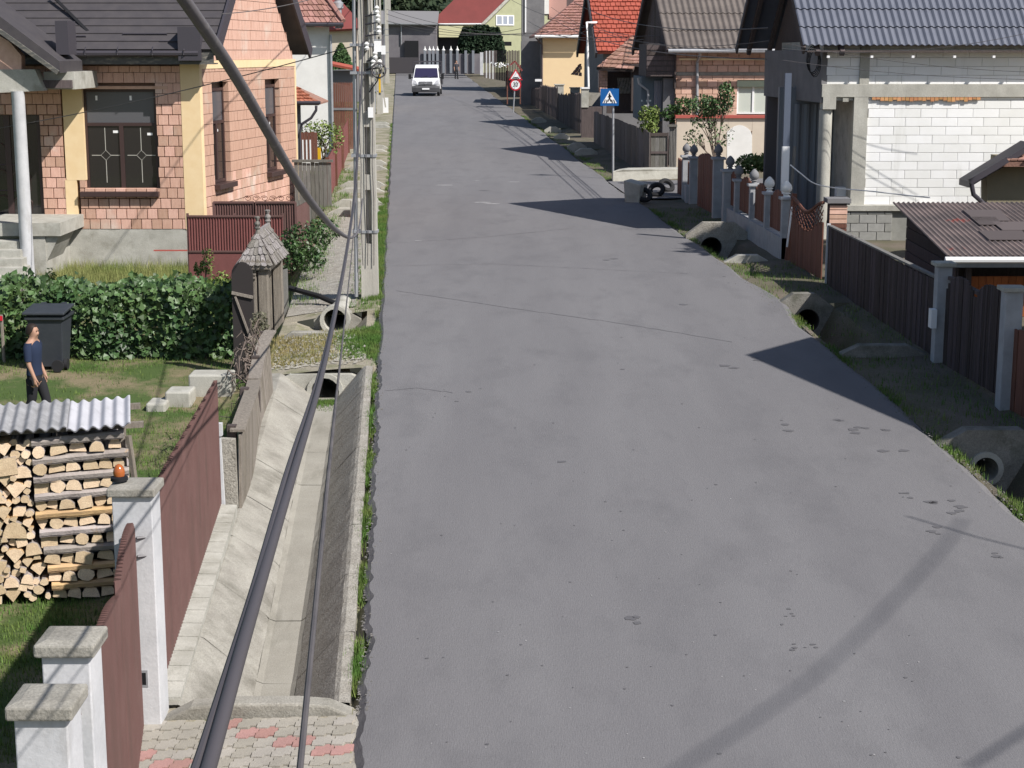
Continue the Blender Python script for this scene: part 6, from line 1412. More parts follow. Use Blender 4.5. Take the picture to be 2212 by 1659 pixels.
for i in range(22): m_ = MB(); x = 1046 + i * 3.5; h_ = rf_.uniform(-2, 2) - i * .05; pbox(m_, x, x + 2.8, 110 + h_, 168 + i * .6, Yq - i * 1.6, .05); ob('picket', m_, WOODD if i > 5 else WPAINT if i % 2 else WOODD, t)
m_ = MB(); pbox(m_, 1037, 1044, 113, 162, Yq, .4); ob('post', m_, WPAINT, t)
m_ = MB(); x = px(1076, 128, 140)
c = at(1087, 140, 127); mb = MB(); leafcloud(mb, [c + V((rf_.gauss(0, .45), 0, rf_.gauss(0, .08))) for _ in range(50)], .09, rf_); one('marks_stand_in', mb, SIGNW, 'white flowers standing in for unread marks on the dark fence left of the peaked gate', 'flowers')  # flowers added in place of unreadable white marks
m_ = MB(); pbox(m_, 1156, 1170, 171, 176, 92, .2); one('white_box', m_, SIGNW, 'small white box on the dark fence right of the warning triangle', 'box')
# ================================================================ 11. white block house with blue roof
YH = 38.7; EY = 38.3; eR = px(1735, EY, 95); ez = pz(99, EY, 1741)
t = H1 = thing('block_house', 'unfinished white block house with a blue sheet roof and porch columns', 'house', (10, 42, rz(40)))
XC1 = px(1777, YH, 200); sk = V((-.0665, 1, 0)).normalized(); D1 = 7.0
zbeam0, zbeam1, zpl = pz(210, YH), pz(182, YH), pz(443, YH)
def uH(x, y=300): return px(x, YH, y)
xcol0, xcol1 = uH(1842), uH(1872)
co_ = MB().box(xcol0 + .01, 16, YH + .07, YH + 6.4, 0, zbeam0 + .1); co_.box(XC1, 16, YH + .07, YH + 6.4, zbeam0, ez + .1); ob('wall', co_, CONCL, t)
masonry(t, (xcol1, YH + .06, 0), (1, 0, 0), 3.9, zpl, zbeam0, .60, .20, [], UA, AAC, [150], rb, gap=.007, depth=.016, jit=.003, name='block')
up0 = uH(1872)
masonry(t, (XC1, YH + .06, 0), (1, 0, 0), 5.3, zbeam1, ez + .05, .60, .20, [(uH(1852) - XC1, up0 - XC1, 0, 9)], UA, AAC, [60], rb, gap=.007, depth=.016, jit=.003, name='block')
ob('ring_beam', MB().box(XC1 - .02, 16, YH - .01, YH + .3, zbeam0, zbeam1), RCONC, t, bevel=.008)
ob('column', MB().box(uH(1852), up0, YH - .004, YH + .2, zbeam1, ez + .05), RCONC, t); ob('column', MB().box(xcol0, xcol1, YH - .006, YH + .3, zpl, zbeam0), RCONC, t)
m_ = MB()
for i in range(26): x = uH(1880 + i * 9); m_.box(x, x + .085, YH - .016, YH + .01, zbeam0 - .05 - rf_.uniform(0, .05), zbeam0 - .003)
stuff('brick_strip', m_, mat('broken_brick', (.55, .24, .12), (.5, .3, .12), 8, .95, island=.2), t)
masonry(t, (uH(1822), YH - .06, 0), (1, 0, 0), uH(1933) - uH(1822), rz(38) - .4, zpl - .12, .40, .20, [], UC, CMU, [40], rb, gap=.01, depth=.06, jit=.004, name='grey_block')
ob('plinth', MB().box(uH(1822) + .01, 16, YH - .055, YH + .3, rz(38) - .5, zpl - .1), CMU, t); ob('plinth_ledge', MB().box(uH(1821), 16, YH - .16, YH + .3, zpl - .12, zpl), CONCL, t)
# street side: overhanging upper storey, recessed porch with grey doors
w0 = V((XC1 - .03, YH + .02, 0)); L1 = 6.1
m_ = MB(); a = w0; b = w0 + sk * L1; zb1 = pz(222, YH)
m_.add([(a.x, a.y, zb1), (b.x, b.y, zb1), (b.x + .3, b.y, zb1), (a.x + .3, a.y + .06, zb1), (a.x, a.y, ez - .1), (b.x, b.y, ez - .1), (b.x + .3, b.y, ez - .1), (a.x + .3, a.y + .06, ez - .1)], [(0, 1, 2, 3), (4, 7, 6, 5), (0, 4, 5, 1), (1, 5, 6, 2), (0, 3, 7, 4)]); ob('upper_side_wall', m_, GREYW, t)
m_ = MB().box(uH(1775), uH(1803), YH - .012, YH + .4, pz(236, YH), zbeam0 + .02); ob('beam_end', m_, RCONC, t)
cx_ = uH(1784, 330); ob('porch_column', MB().lathe([(.155, rz(38) - .3), (.15, pz(237, YH))], (cx_, YH + .2, 0), 18), RCONC, t, True)
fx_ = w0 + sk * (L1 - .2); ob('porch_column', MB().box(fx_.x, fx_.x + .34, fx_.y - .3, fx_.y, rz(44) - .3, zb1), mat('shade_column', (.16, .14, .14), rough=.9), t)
dY = YH + 2.4; m_ = MB().box(uH(1718), uH(1850), dY + .1, dY + .3, rz(38) - .3, zb1 + .3); ob('porch_back_wall', m_, GREYD, t)
for k, (x0, x1) in enumerate(((1715, 1762), (1763, 1800), (1802, 1838))):
    m_ = corrug_panel((px(x0, dY), dY + .05, 0), (px(x1, dY), dY + .05, 0), lambda f: zb1 - .1, lambda f: rz(38), 0, .22, .02); ob('porch_door', m_, GREYD, t)
m_ = MB().box(uH(1800), xcol0 - .01, YH + .05, YH + .2, zb1 + .05, zbeam0 - .002); ob('opening_lintel', m_, RCONC, t)
m_ = MB(); pbox(m_, 1821, 1833, 212, 220, YH - .02, .1); ob('junction_box', m_, CONCL, t)
m_ = MB(); pbox(m_, 1808, 1832, 405, 424, YH + .6, .3); pbox(m_, 1808, 1836, 426, 440, YH + .5, .4); ob('block_pile', m_, AAC, t)
# roof
EF = EY + 7.7; rY = EY + 3.85; rzz = ez + 3.7
def rake(Y): return eR - .0665 * (Y - EY)
m1 = wavy((eR, EY, ez), (16, EY, ez), (16, rY, rzz), (rake(rY), rY, rzz), .155, .022, 9, .03, 6); ob('roof', m1, BLUER, t)
m_ = MB(); roofplane(m_, (16, EF, ez), (rake(EF), EF, ez), (rake(rY), rY, rzz - .03), (16, rY, rzz - .03), .06); ob('far_roof_slope', m_, BLUER, t)
for p, q in (((eR, EY, ez), (rake(rY), rY, rzz)), ((rake(EF), EF, ez), (rake(rY), rY, rzz))):
    ob('rake_board', MB().beam(V(p) + V((.03, .02, -.11)), V(q) + V((.03, .02, -.11)), .05, .2), WOODD, t)
for d in (.35, .9):
    for Y_, s_ in ((EY, 1), (EF, -1)): ob('rafter', MB().beam((rake(Y_) + d, Y_ + .05 * s_, ez - .17), (rake(rY) + d, rY, rzz - .17), .1, .14), WOODD, t)
ob('gable_boards', MB().prism([(rake(EY) + 1.0, EY + .6, ez - .1), (rake(EF) + 1.0, EF - .4, ez - .1), (rake(rY) + 1.0, rY, rzz - .5)], (.1, 0, 0)), WOODD, t)
ob('soffit', MB().box(eR + .1, 16, EY + .03, YH + .05, ez - .14, ez - .10), WOODD, t)
ob('tie_beam', MB().beam((rake(rY) + .9, rY - 1.2, ez + .6), (rake(rY) + .9, rY + .2, rzz - .3), .12, .12, (0, 1, 0)), WOODB, t)
for x in (1790, 1884, 1973, 2063, 2148, 2223): ob('rafter_end', MB().box(px(x, EY, 122) - .03, px(x, EY, 122) + .03, EY + .02, EY + .12, pz(125, EY), pz(120, EY)), STICK, t)
# metal pole with coils in front
YPo = 37.4; bp = at(1695, 395, YPo); t = thing('metal_pole', 'blue grey steel pole with a pale lower half before the block house', 'pole', (bp.x, YPo, rz(YPo)))
ob('shaft', MB().box(bp.x - .07, bp.x + .07, YPo - .06, YPo + .06, rz(YPo) - .3, pz(158, YPo)), PPAINT, t); ob('lower_sleeve', MB().box(bp.x - .078, bp.x + .078, YPo - .068, YPo + .068, rz(YPo) - .3, pz(316, YPo)), SIGNW, t); ob('stub', MB().beam((bp.x + .12, YPo, rz(YPo) + .6), (bp.x + .2, YPo, pz(316, YPo)), .06, .06, (0, 1, 0)), WOODG, t)
for k in range(4): c = at(1755 + k * 2, 128 + k * 3, YH - .1); ob('cable_coil', MB().tube([c + V((.13 * math.cos(a), 0, .3 * math.sin(a))) for a in [i * .4 + k for i in range(17)]], .012, 4), BLACK, t, True)
one('hose', MB().tube(smoothpath([(1707, 356, 37.3), (1730, 375, 37.3), (1761, 397, 37.4), (1812, 407, 37.8), (1880, 413, 37.8), (1967, 423, 36), (2010, 427, 33)]), .014, 6), SIGNW, 'white cord hanging from the steel pole along the block wall', 'cord', sm=True)
# ================================================================ 12. brown shed, yellow house corner, hidden street house
YSd = 28.3; YSb = 33.2; xs0 = px(2046, YSd, 553); xs1 = px(1928, YSb, 436)
zs0, zs1 = pz(553, YSd), pz(437, YSb)
t = thing('brown_shed', 'wooden shed with patched rusty corrugated roof and white gutter', 'shed', (9.2, 30, rz(30)))
ob('roof', wavy((xs0, YSd, zs0), (14, YSd, zs0), (14, YSb, zs1), (xs1, YSb, zs1), .10, .016, 1, 0, 6), RUSTR, t, True)
for k in range(4):
    a = rf_.uniform(.1, .5); b = rf_.uniform(.15, .7); p = V((xs0, YSd, zs0 + .02)).lerp(V((xs1, YSb, zs1 + .02)), b) + V((.3 + a * 3, 0, 0)); q = V((rf_.uniform(.4, .9), 0, 0)); r_ = (V((xs1, YSb, zs1)) - V((xs0, YSd, zs0))) * rf_.uniform(.12, .22)
    ob('roofing_patch', MB().prism([p, p + q, p + q + r_ + V((rf_.uniform(-.1, .1), 0, 0)), p + r_], (0, 0, .008)), mat('tar_patch%d' % k, (.075 + .012 * k, .062 + .01 * k, .062 + .01 * k), rough=.9), t)
ob('gutter', MB().tube([(xs0 - .05, YSd - .07, zs0 - .06), (14, YSd - .07, zs0 - .06)], .055, 8), SIGNW, t, True)
ob('fascia', MB().box(xs0 + .05, 14, YSd + .02, YSd + .06, zs0 - .2, zs0 - .04), STEEL, t)
for k in range(11):
    a = V((xs0 + .25, YSd + .4, 0)); b = V((xs1 + .25, YSb - .2, 0)); z = rz(30) - .75 + k * .23; ln = (z + .26 - zs0) / (zs1 - zs0)
    if ln > .9: break
    a = a.lerp(b, max(0, ln))
    ob('wall_board', MB().add([a + V((0, 0, z)), b + V((0, 0, z)), b + V((0, 0, z + .215)), a + V((0, 0, z + .215)), a + V((.03, 0, z)), b + V((.03, 0, z)), b + V((.03, 0, z + .215)), a + V((.03, 0, z + .215))], [(0, 3, 2, 1), (4, 5, 6, 7), (3, 7, 6, 2), (0, 1, 5, 4), (1, 2, 6, 5), (0, 4, 7, 3)]), WOODD, t)
m_ = MB().prism([V((xs0 + .29, YSd + .4, rz(30) - .8)), V((xs1 + .29, YSb - .2, rz(30) - .8)), V((xs1 + .29, YSb - .2, zs1 - .05)), V((xs0 + .29, YSd + .4, zs0 - .0))], (.03, 0, 0)); ob('inner_wall', m_, WOODD, t)
for i in range(14): x = px(2098, YSd + .4, 605) + i * .13; ob('front_board', MB().box(x + .003, x + .127, YSd + .4, YSd + .43, rz(29), pz(597, YSd + .4)), ORWOOD, t)
ob('front_post', MB().box(px(2098, YSd + .4, 605) - .1, px(2098, YSd + .4, 605) - .002, YSd + .38, YSd + .46, rz(29), zs0 - .1), WOODD, t)
ob('back_wall', MB().box(xs1 + .3, 14, YSb - .2, YSb - .1, rz(30) - .2, zs1 - .08), WOODD, t)
YYc = 35.0; t = thing('yellow_house_corner', 'olive yellow rendered house corner with tiled roof and dark gutter at right edge', 'house', (10.5, 37, rz(36)))
ob('wall', MB().prism([at(2132, 470, YYc), at(2132, 380, YYc), at(2176, 358, YYc), at(2330, 268, YYc), at(2330, 470, YYc)], (0, .45, 0)).box(px(2226, YYc, 380), 16, YYc + .45, YYc + 3, rz(35) - .8, pz(352, YYc)), OLIVE, t)
A_, B_ = at(2094, 392, YYc - .4), at(2172, 344, YYc - .4); C_ = at(2216, 306, YYc + .3)
m_ = MB(); rv = V((.0, .8, .0)); e2_ = at(2230, 308, YYc - .4); m_.prism([A_, e2_, e2_ + rv, A_ + rv], (0, 0, -.13)); ob('eave_slab', m_, DMETAL, t)
ob('gutter', MB().beam(A_ + V((-.02, -.1, .0)), B_ + V((0, -.1, 0)), .12, .12), DMETAL, t); ob('downpipe', MB().tube([A_ + V((.02, -.1, -.05)), at(2103, 420, YYc - .5), at(2125, 440, YYc - .4)], .05, 8), DMETAL, t, True)
m_ = tiles(t, at(2165, 350, YYc - .5), at(2260, 350, YYc - .5), at(2260, 280, YYc + 1.2), at(2225, 300, YYc + 1.2), 6, 5, OLDT, lift=.03)
m_ = MB(); roofplane(m_, at(2165, 350, YYc - .48), at(2300, 350, YYc - .48), at(2300, 280, YYc + 1.2), at(2225, 300, YYc + 1.2), .1); ob('roof_deck', m_, OLDT, t)
# house beside the road outside the right edge (its roof throws the near shadow)
t = thing('street_house', 'gabled house just outside the right picture edge shading the road', 'house', (11.5, 21, rz(21)))
hx = 9.35; hy0, hy1 = 16.4, 25.6; ym = 21.4; ze, zr_ = 4.35, 7.35; k_ = .0665
ob('wall', MB().prism([(hx + .5, hy0 + .5, .1), (hx + .5 - k_ * 8, hy1 - .4, .1), (hx + .5 - k_ * 8, hy1 - .4, ze), (hx + .5 - k_ * 4, ym, zr_ - .2), (hx + .5, hy0 + .5, ze)], (6, 0, 0)), BEIGE, t)
m_ = MB(); roofplane(m_, (hx, hy0, ze), (16, hy0, ze), (16, ym, zr_), (hx - k_ * 4, ym, zr_), .15); roofplane(m_, (16, hy1, ze), (hx - k_ * 9.2, hy1, ze), (hx - k_ * 4, ym, zr_ - .01), (16, ym, zr_ - .01), .15); ob('roof', m_, PINKT, t)
# tree beyond the right edge whose crown dapples the white fence
b = V((12.6, 31.6, rz(31))); t = thing('garden_tree', 'tall garden tree just outside the right picture edge', 'tree', b); mb = MB()
for c, r in (((12.3, 31.3, 9.6), 1.4), ((13.2, 32.2, 10.1), 1.4), ((12.0, 32.3, 9.4), 1.1), ((12.9, 30.6, 9.2), 1.1), ((13.6, 31.4, 9.2), 1.2), ((12.5, 33, 9.6), 1.1)): leafcloud(mb, blobpts(c, (r, r, r * .8), 420, rf_, .2), .2, rf_)
stuff('crown', mb, LEAF, t); ob('trunk', MB().tube([b - V((0, 0, .5)), b + V((.1, 0, 4)), b + V((0, 0, 8.6))], [.2, .15, .06], 8), BARK, t, True)
# ================================================================ 13. beige garden wall, shrubs, barn
YB_ = 57.9; t = thing('garden_wall', 'beige rendered wall with red cap and a bright white arch', 'wall', at(1590, 360, YB_))
m_ = MB(); pbox(m_, 1461, 1572, 255, 372, YB_, .25); pbox(m_, 1624, 1716, 255, 372, YB_, .25); m_.box(px(1572, YB_), px(1624, YB_), YB_, YB_ + .25, pz(283, YB_), pz(255, YB_))
arc = [at(1572, 283, YB_), at(1572, 279, YB_)] + [at(1572 + 52 * f, 284 - 14 * math.sin(f * math.pi) ** .6, YB_) for f in frange(.05, .95, 9)] + [at(1624, 283, YB_)]
ob('wall_body', m_, BEIGE, t); ob('cap', MB().box(px(1459, YB_, 250), px(1718, YB_, 250), YB_ - .08, YB_ + .33, pz(255, YB_), pz(249, YB_)), REDCAP, t)
m_ = MB().prism([at(1570, 372, YB_ + .05)] + [at(1570, 283, YB_ + .05)] + [at(1570 + 54 * f, 288 - 18 * math.sin(f * math.pi) ** .7, YB_ + .05) for f in frange(.06, .94, 9)] + [at(1624, 292, YB_ + .05), at(1624, 372, YB_ + .05)], (0, .1, 0)); m_.v = [(x, y - .06, z) for x, y, z in m_.v]; ob('arch_panel', m_, WHITE, t)
plant('garden_tree', 'slender tree with green top and sparse lower leaves before the beige wall', 'tree', at(1545, 350, 52), [(at(1568, 205, 52), (.28, .3, .45), .35), (at(1520, 228, 52), (.5, .4, .35), .4), (at(1545, 232, 52), (.6, .4, .3), .5), (at(1518, 262, 52), (.45, .3, .25), .12), (at(1555, 290, 52), (.45, .3, .45), .13), (at(1500, 300, 52), (.35, .3, .3), .1)], LEAF, 1100, .055, rf_, .03)
plant('ivy_bush', 'yellow green ivy bush above the grey gate', 'bush', at(1405, 300, 58.3), [(at(1400, 262, 58.3), (.38, .3, .34), .55), (at(1412, 246, 58.4), (.28, .25, .3), .3), (at(1392, 244, 58.2), (.2, .2, .25), .18), (at(1404, 280, 58.2), (.3, .25, .25), .3)], LEAFL, 700, .06, rf_, .03)
plant('leafy_shrub', 'green shrub between ivy bush and the red capped wall', 'bush', at(1452, 300, 58.4), [(at(1450, 245, 58.4), (.35, .3, .3), .5), (at(1478, 230, 58.4), (.45, .3, .35), .6)], LEAF, 700, .065, rf_, .03)
plant('tall_reeds', 'pale grassy bush behind the white finial fence', 'bush', at(1630, 390, 46), [(at(1622, 355, 46), (.45, .4, .28), .8), (at(1650, 352, 46.3), (.3, .4, .25), .4)], mat('pale_leaf', (.25, .30, .11), (.18, .24, .08), 3, .8, island=.35), 900, .06, rf_, .02)
Yn2 = 60.; t = thing('brown_barn', 'brick barn with dark wood gable and grey brown sheet roof', 'barn', (7, 64, rz(62)))
e_ = at(1440, 105, Yn2); zE = e_.z; xe = e_.x; kx = -.0665; rY = Yn2 + 4.5; fY_ = Yn2 + 9; rzb = zE + 3.1
def rk(Y): return xe + kx * (Y - Yn2)
ob('roof', wavy((xe, Yn2, zE), (13, Yn2, zE), (13, rY, rzb), (rk(rY), rY, rzb), .22, .025, 5, .03, 6), BROWNR, t)
m_ = MB(); roofplane(m_, (13, fY_, zE), (rk(fY_), fY_, zE), (rk(rY), rY, rzb - .02), (13, rY, rzb - .02), .08); ob('far_roof_slope', m_, BROWNR, t)
for p, q in (((xe, Yn2, zE), (rk(rY), rY, rzb)), ((rk(fY_), fY_, zE), (rk(rY), rY, rzb))): ob('rake_board', MB().beam(V(p) + V((.04, .02, -.14)), V(q) + V((.04, .02, -.14)), .08, .26), WOODD, t)
ob('gutter', MB().tube([(xe + .05, Yn2 - .1, zE - .08), (13, Yn2 - .1, zE - .08)], .075, 8), STEEL, t, True)
wY = Yn2 + .7; wx0 = px(1458, wY, 200)
ob('wall', MB().box(wx0, 13, wY + .06, wY + 7.5, rz(60) - .3, zE + .1), MORT, t)
sh = (px(1592, wY, 210) - wx0, px(1662, wY, 210) - wx0, pz(246, wY), pz(174, wY))
masonry(t, (wx0, wY, 0), (1, 0, 0), 4.2, rz(60) + .3, pz(163, wY), .375, .25, [sh], UBF, BRICKB, [120], rb, gap=.015)
masonry(t, (wx0, wY, 0), (1, 0, 0), 4.2, pz(156, wY), zE - .15, .375, .25, [], UBF, BRICKB, [60], rb, gap=.015)
ob('concrete_band', MB().box(wx0 - .02, 13, wY - .06, wY + .06, pz(163, wY), pz(156, wY)), CONC, t); ob('pale_batten', MB().box(wx0 + .1, 13, wY - .3, wY - .25, pz(130, wY - .3), pz(126, wY - .3)), YEL, t)
wn, P, bar = window(t, (wx0, wY, 0), (1, 0, 0), *sh, fr=.05, dep=.0, frm=SIGNW, gl=mat('blind', (.55, .58, .52), rough=.8), mull=1)
ob('shutter_box', MB().box(wx0 + sh[0] - .02, wx0 + sh[1] + .02, wY - .1, wY + .02, sh[3] - .22, sh[3]), mat('shutter_green', (.45, .50, .36), rough=.7), wn)
for x in (1512,): ob('downpipe', MB().tube([at(x, 108, Yn2 - .1), at(x, 120, Yn2 + .1), at(x - 6, 135, wY - .12), at(x - 6, 248, wY - .12)], .055, 8), STEEL, t, True)
m_ = MB(); a = V((rk(Yn2) + .35, Yn2 + .5, 0)); b = V((rk(fY_) + .35, fY_ - .4, 0)); nbd = 20
for i in range(nbd):
    f, g = i / nbd, (i + .94) / nbd; p, q = a.lerp(b, f), a.lerp(b, g); top = lambda f: zE - .1 + (rzb - zE) * (1 - abs(2 * f - 1)) * .96
    ob('gable_board', MB().prism([(p.x, p.y, zE - 1.4), (q.x, q.y, zE - 1.4), (q.x, q.y, top(g)), (p.x, p.y, top(f))], (.05, 0, 0)), WOODD, t)
m_ = MB(); pbox(m_, 1396, 1459, 94, 166, Yn2 + .6, 3.5); bx_ = ob('loft_box', m_, mat('loft_wood', (.095, .085, .083), (.07, .062, .06), 4, .95, rnd=.1, stretch=(1, 1, 8)), t)
for i in range(6): m_ = MB(); pbox(m_, 1397, 1458, 98 + i * 11.4, 107.5 + i * 11.4, Yn2 + .57, .02); ob('loft_board', m_, WOODD, bx_)
m_ = MB(); pbox(m_, 1385, 1432, 166, 262, Yn2 + 1.1, 4); ob('lower_wall', m_, BLUEW, t); m_ = MB(); pbox(m_, 1432, 1460, 168, 300, Yn2 + .8, 3); ob('lower_wall', m_, GREYW, t)
m_ = corrug_panel(at(1413, 200, Yn2 + 1.05), at(1429, 200, Yn2 + 1.05), lambda f: pz(174, Yn2 + 1), lambda f: pz(248, Yn2 + 1), 0, .08, .012); ob('ribbed_door', m_, mat('pale_shade_door', (.24, .24, .27), rough=.7), t)
ob('shed_pipe', MB().tube([at(1378, 168, Yn2 + 1), at(1380, 180, Yn2 + 1), at(1400, 196, Yn2 + 1), at(1400, 240, Yn2 + 1)], .04, 6), STEEL, t, True)
m_ = MB(); pbox(m_, 1391, 1398, 227, 240, Yn2 + .9, .12); ob('meter_box', m_, CONCL, t)
# ================================================================ 14. old tiled lean-to, red roofed house, yellow house
YL = 70.; t = thing('tiled_lean_to', 'lean-to with sagging old tile roof and a brick corner post', 'shed', at(1330, 240, YL + 2))
A_, B_, C_, D_ = at(1289, 146, YL), at(1368, 151, YL), at(1398, 86, YL + 3.4), at(1366, 78, YL + 3.4)
m_ = MB(); roofplane(m_, A_, B_, C_, D_, .1); ob('roof_deck', m_, WOODD, t); tiles(t, A_, B_, C_, D_, 6, 8, OLDT, lift=.035, rr=rf_)
A2, B2, C2, D2 = at(1345, 138, YL + .3), at(1397, 140, YL + .3), at(1397, 112, YL + 2.2), at(1372, 112, YL + 2.2); m_ = MB(); roofplane(m_, A2, B2, C2, D2, .1); ob('roof_deck', m_, WOODD, t); tiles(t, A2, B2, C2, D2, 5, 4, OLDT, lift=.035, rr=rf_)
m_ = MB(); pbox(m_, 1294, 1311, 152, 200, YL + .5, .4); ob('corner_post', m_, MORT, t)
masonry(t, (px(1294, YL + .5), YL + .49, 0), (1, 0, 0), px(1311, YL + .5) - px(1294, YL + .5), pz(200, YL + .5), pz(153, YL + .5), .25, .12, [], UBF, BRICKB, [40], rb, gap=.012, depth=.03)
m_ = MB(); pbox(m_, 1311, 1368, 154, 245, YL + 1.2, .2); pbox(m_, 1364, 1384, 140, 240, YL + .6, .8); ob('shade_wall', m_, WOODD, t)
m_ = MB(); pbox(m_, 1334, 1365, 168, 202, YL + 1.1, .05); g_ = ob('window', m_, mat('dusty_glass', (.20, .17, .15), (.09, .075, .07), 9, .3, con=(.45, .55)), t)
for k in range(9): m_ = MB().beam(at(1334 + k * 3.4, 168, YL + 1.07), at(1340 + k * 3.0, 202, YL + 1.07), .012, .012); ob('wire_lattice', m_, STEELW, g_)
Yr = 80.; t = thing('red_roof_house', 'house with bright red tiled roof and a grey street gable', 'house', (5.5, 84, rz(84)))
e_ = at(1289, 112, Yr); xe2, zE2 = e_.x, e_.z; rY2 = Yr + 4.3; fY2 = Yr + 8.6; rz2 = zE2 + 3.2
def rk2(Y): return xe2 + kx * (Y - Yr)
A_, B_, C_, D_ = (xe2, Yr, zE2), (11, Yr, zE2), (11, rY2, rz2), (rk2(rY2), rY2, rz2); m_ = MB(); roofplane(m_, A_, B_, C_, D_, .12); roofplane(m_, (11, fY2, zE2), (rk2(fY2), fY2, zE2), (rk2(rY2), rY2, rz2 - .01), (11, rY2, rz2 - .01), .12); r_ = ob('roof', m_, REDT, t)
ac = tiles(None, A_, (xe2 + 4.2, Yr, zE2), (rk2(rY2) + 4.2, rY2, rz2), D_, 17, 15, REDT, asparts=False, lift=.045); ob('roof_tiles', ac, REDT, r_)['kind'] = 'stuff'
for p, q in (((xe2, Yr, zE2), D_), ((rk2(fY2), fY2, zE2), D_)): ob('rake_board', MB().beam(V(p) + V((-.02, .02, -.16)), V(q) + V((-.02, .02, -.16)), .1, .3), DMETAL, t)
ob('wall', MB().prism([(rk2(Yr) + .35, Yr + .6, rz(80) - .3), (rk2(fY2) + .35, fY2 - .5, rz(80) - .3), (rk2(fY2) + .35, fY2 - .5, zE2), (rk2(rY2) + .35, rY2, rz2 - .2), (rk2(Yr) + .35, Yr + .6, zE2)], (6, 0, 0)), GREYW, t)
ob('downpipe', MB().tube([at(1291, 49, Yr + 2), at(1268, 49, Yr + .5), at(1269, 100, Yr + .4), at(1271, 188, Yr + .4)], .06, 8), SIGNW, t, True)
m_ = MB(); pbox(m_, 1303, 1292, 150, 190, Yr + .58, .04); ob('window', m_, GLASSG, t)
A_, B_ = at(1232, 163, Yr + 2), at(1257, 150, Yr + 2); m_ = tiles(t, A_, at(1257, 166, Yr + 2), at(1257, 138, Yr + 3.2), at(1252, 138, Yr + 3.2), 3, 4, OLDT, name='canopy_tile', lift=.04)
Yy = 105.; t = thing('yellow_house', 'yellow rendered house with a pinkish hipped tile roof', 'house', (3.2, 109, rz(108)))
x0, x1 = px(1172, Yy, 140), px(1262, Yy, 140); ob('wall', MB().box(x0, x1, Yy, Yy + 9, rz(105) - .3, pz(80, Yy)), YELP, t)
ob('side_wall', MB().box(x0 - .12, x0 - .004, Yy + .01, Yy + 9, rz(105) - .3, pz(80, Yy)), GREYW, t); ob('porch_side', MB().box(px(1126, Yy + 3, 140), x0 - .13, Yy + 3, Yy + 8, rz(105) - .3, pz(88, Yy)), GREYW, t)  # street side painted grey instead of yellow to stand for its shade
A_, B_, C_, D_ = at(1157, 77, Yy - .6), at(1268, 77, Yy - .6), at(1268, -6, Yy + 4.5), at(1250, -6, Yy + 4.5); m_ = MB(); roofplane(m_, A_, B_, C_, D_, .12); E_ = V((A_.x - .3, Yy + 9.5, A_.z)); m_.prism([A_, D_, E_], (0, 0, -.1)); r_ = ob('roof', m_, PINKT, t)
ac = tiles(None, A_, B_, C_, D_, 16, 14, PINKT, asparts=False, lift=.05); ob('roof_tiles', ac, PINKT, r_)['kind'] = 'stuff'
ob('gutter', MB().tube([A_ + V((-.05, -.1, -.05)), B_ + V((0, -.1, -.05))], .09, 8), SIGNW, t, True); ob('downpipe', MB().tube([A_ + V((0, -.1, -.1)), at(1166, 92, Yy - .2), at(1171, 96, Yy - .08), at(1171, 188, Yy - .08)], .05, 6), WOODD, t, True)
t = thing('tower_house', 'tall dark grey house side with a white corner strip behind the yellow house', 'house', at(1150, 150, 128)); m_ = MB(); pbox(m_, 1127, 1176, -60, 150, 128, 6); ob('wall', m_, GREYW, t); m_ = MB(); pbox(m_, 1134, 1137, -60, 70, 127.9, .05); ob('corner_strip', m_, SIGNW, t); m_ = MB(); pbox(m_, 1176, 1186, -60, 30, 128.5, 5); ob('white_wall', m_, WHITE, t); m_ = MB(); pbox(m_, 1186, 1224, -60, 40, 129, 5); ob('pink_wall', m_, mat('pink_render', (.48, .28, .24), rough=.9), t); m_ = MB(); pbox(m_, 1224, 1290, -60, 60, 130, 5); ob('dark_wall', m_, WOODD, t)
# ================================================================ 15. far end of the street
Yz = 182.; t = thing('corner_house', 'pale yellow house with big maroon roof at the end of the street', 'house', at(1040, 130, Yz))
K0 = at(1044, 46, Yz); dl, dg = V((-.97, .24, 0)), V((.90, .44, 0)); gz_ = 2.6
def wq(p, q, z0, z1): return [(p.x, p.y, z0), (q.x, q.y, z0), (q.x, q.y, z1), (p.x, p.y, z1)]
pk = V((K0.x, K0.y, 0)); pl2 = pk + dl * 5.6; pg2 = pk + dg * 11; pm2 = pk + dg * 5.5
ob('wall', MB().prism([(pl2.x, pl2.y, gz_), (pk.x, pk.y, gz_), (pg2.x, pg2.y, gz_), (pg2.x + dl.x * 6, pg2.y + 3, gz_)], (0, 0, K0.z - gz_)), YGREEN, t)
ob('gable', MB().prism([(pk.x, pk.y, K0.z), (pg2.x, pg2.y, K0.z), (pm2.x, pm2.y, K0.z + 4.8)], dl * .3), YGREEN, t)
ro = dl * 5.9; a = V((pk.x, pk.y, K0.z)) - dg * .5 - V((0, 0, .3)) - dl * .3; r0 = V((pm2.x, pm2.y, K0.z + 5.0)) - dl * .3
m_ = MB(); roofplane(m_, a, a + ro, r0 + ro, r0, .2); roofplane(m_, V((pg2.x, pg2.y, K0.z)), V((pg2.x, pg2.y, K0.z)) + ro, r0 + ro, r0, .2); r_ = ob('roof', m_, ROOFM, t)
ob('rake_board', MB().beam(a + V((.05, -.1, -.05)), r0 + V((.05, -.1, -.05)), .12, .3), CONCL, t); ob('gutter', MB().tube([a + V((0, -.1, 0)), a + ro + V((0, -.1, 0))], .1, 6), SIGNW, t)
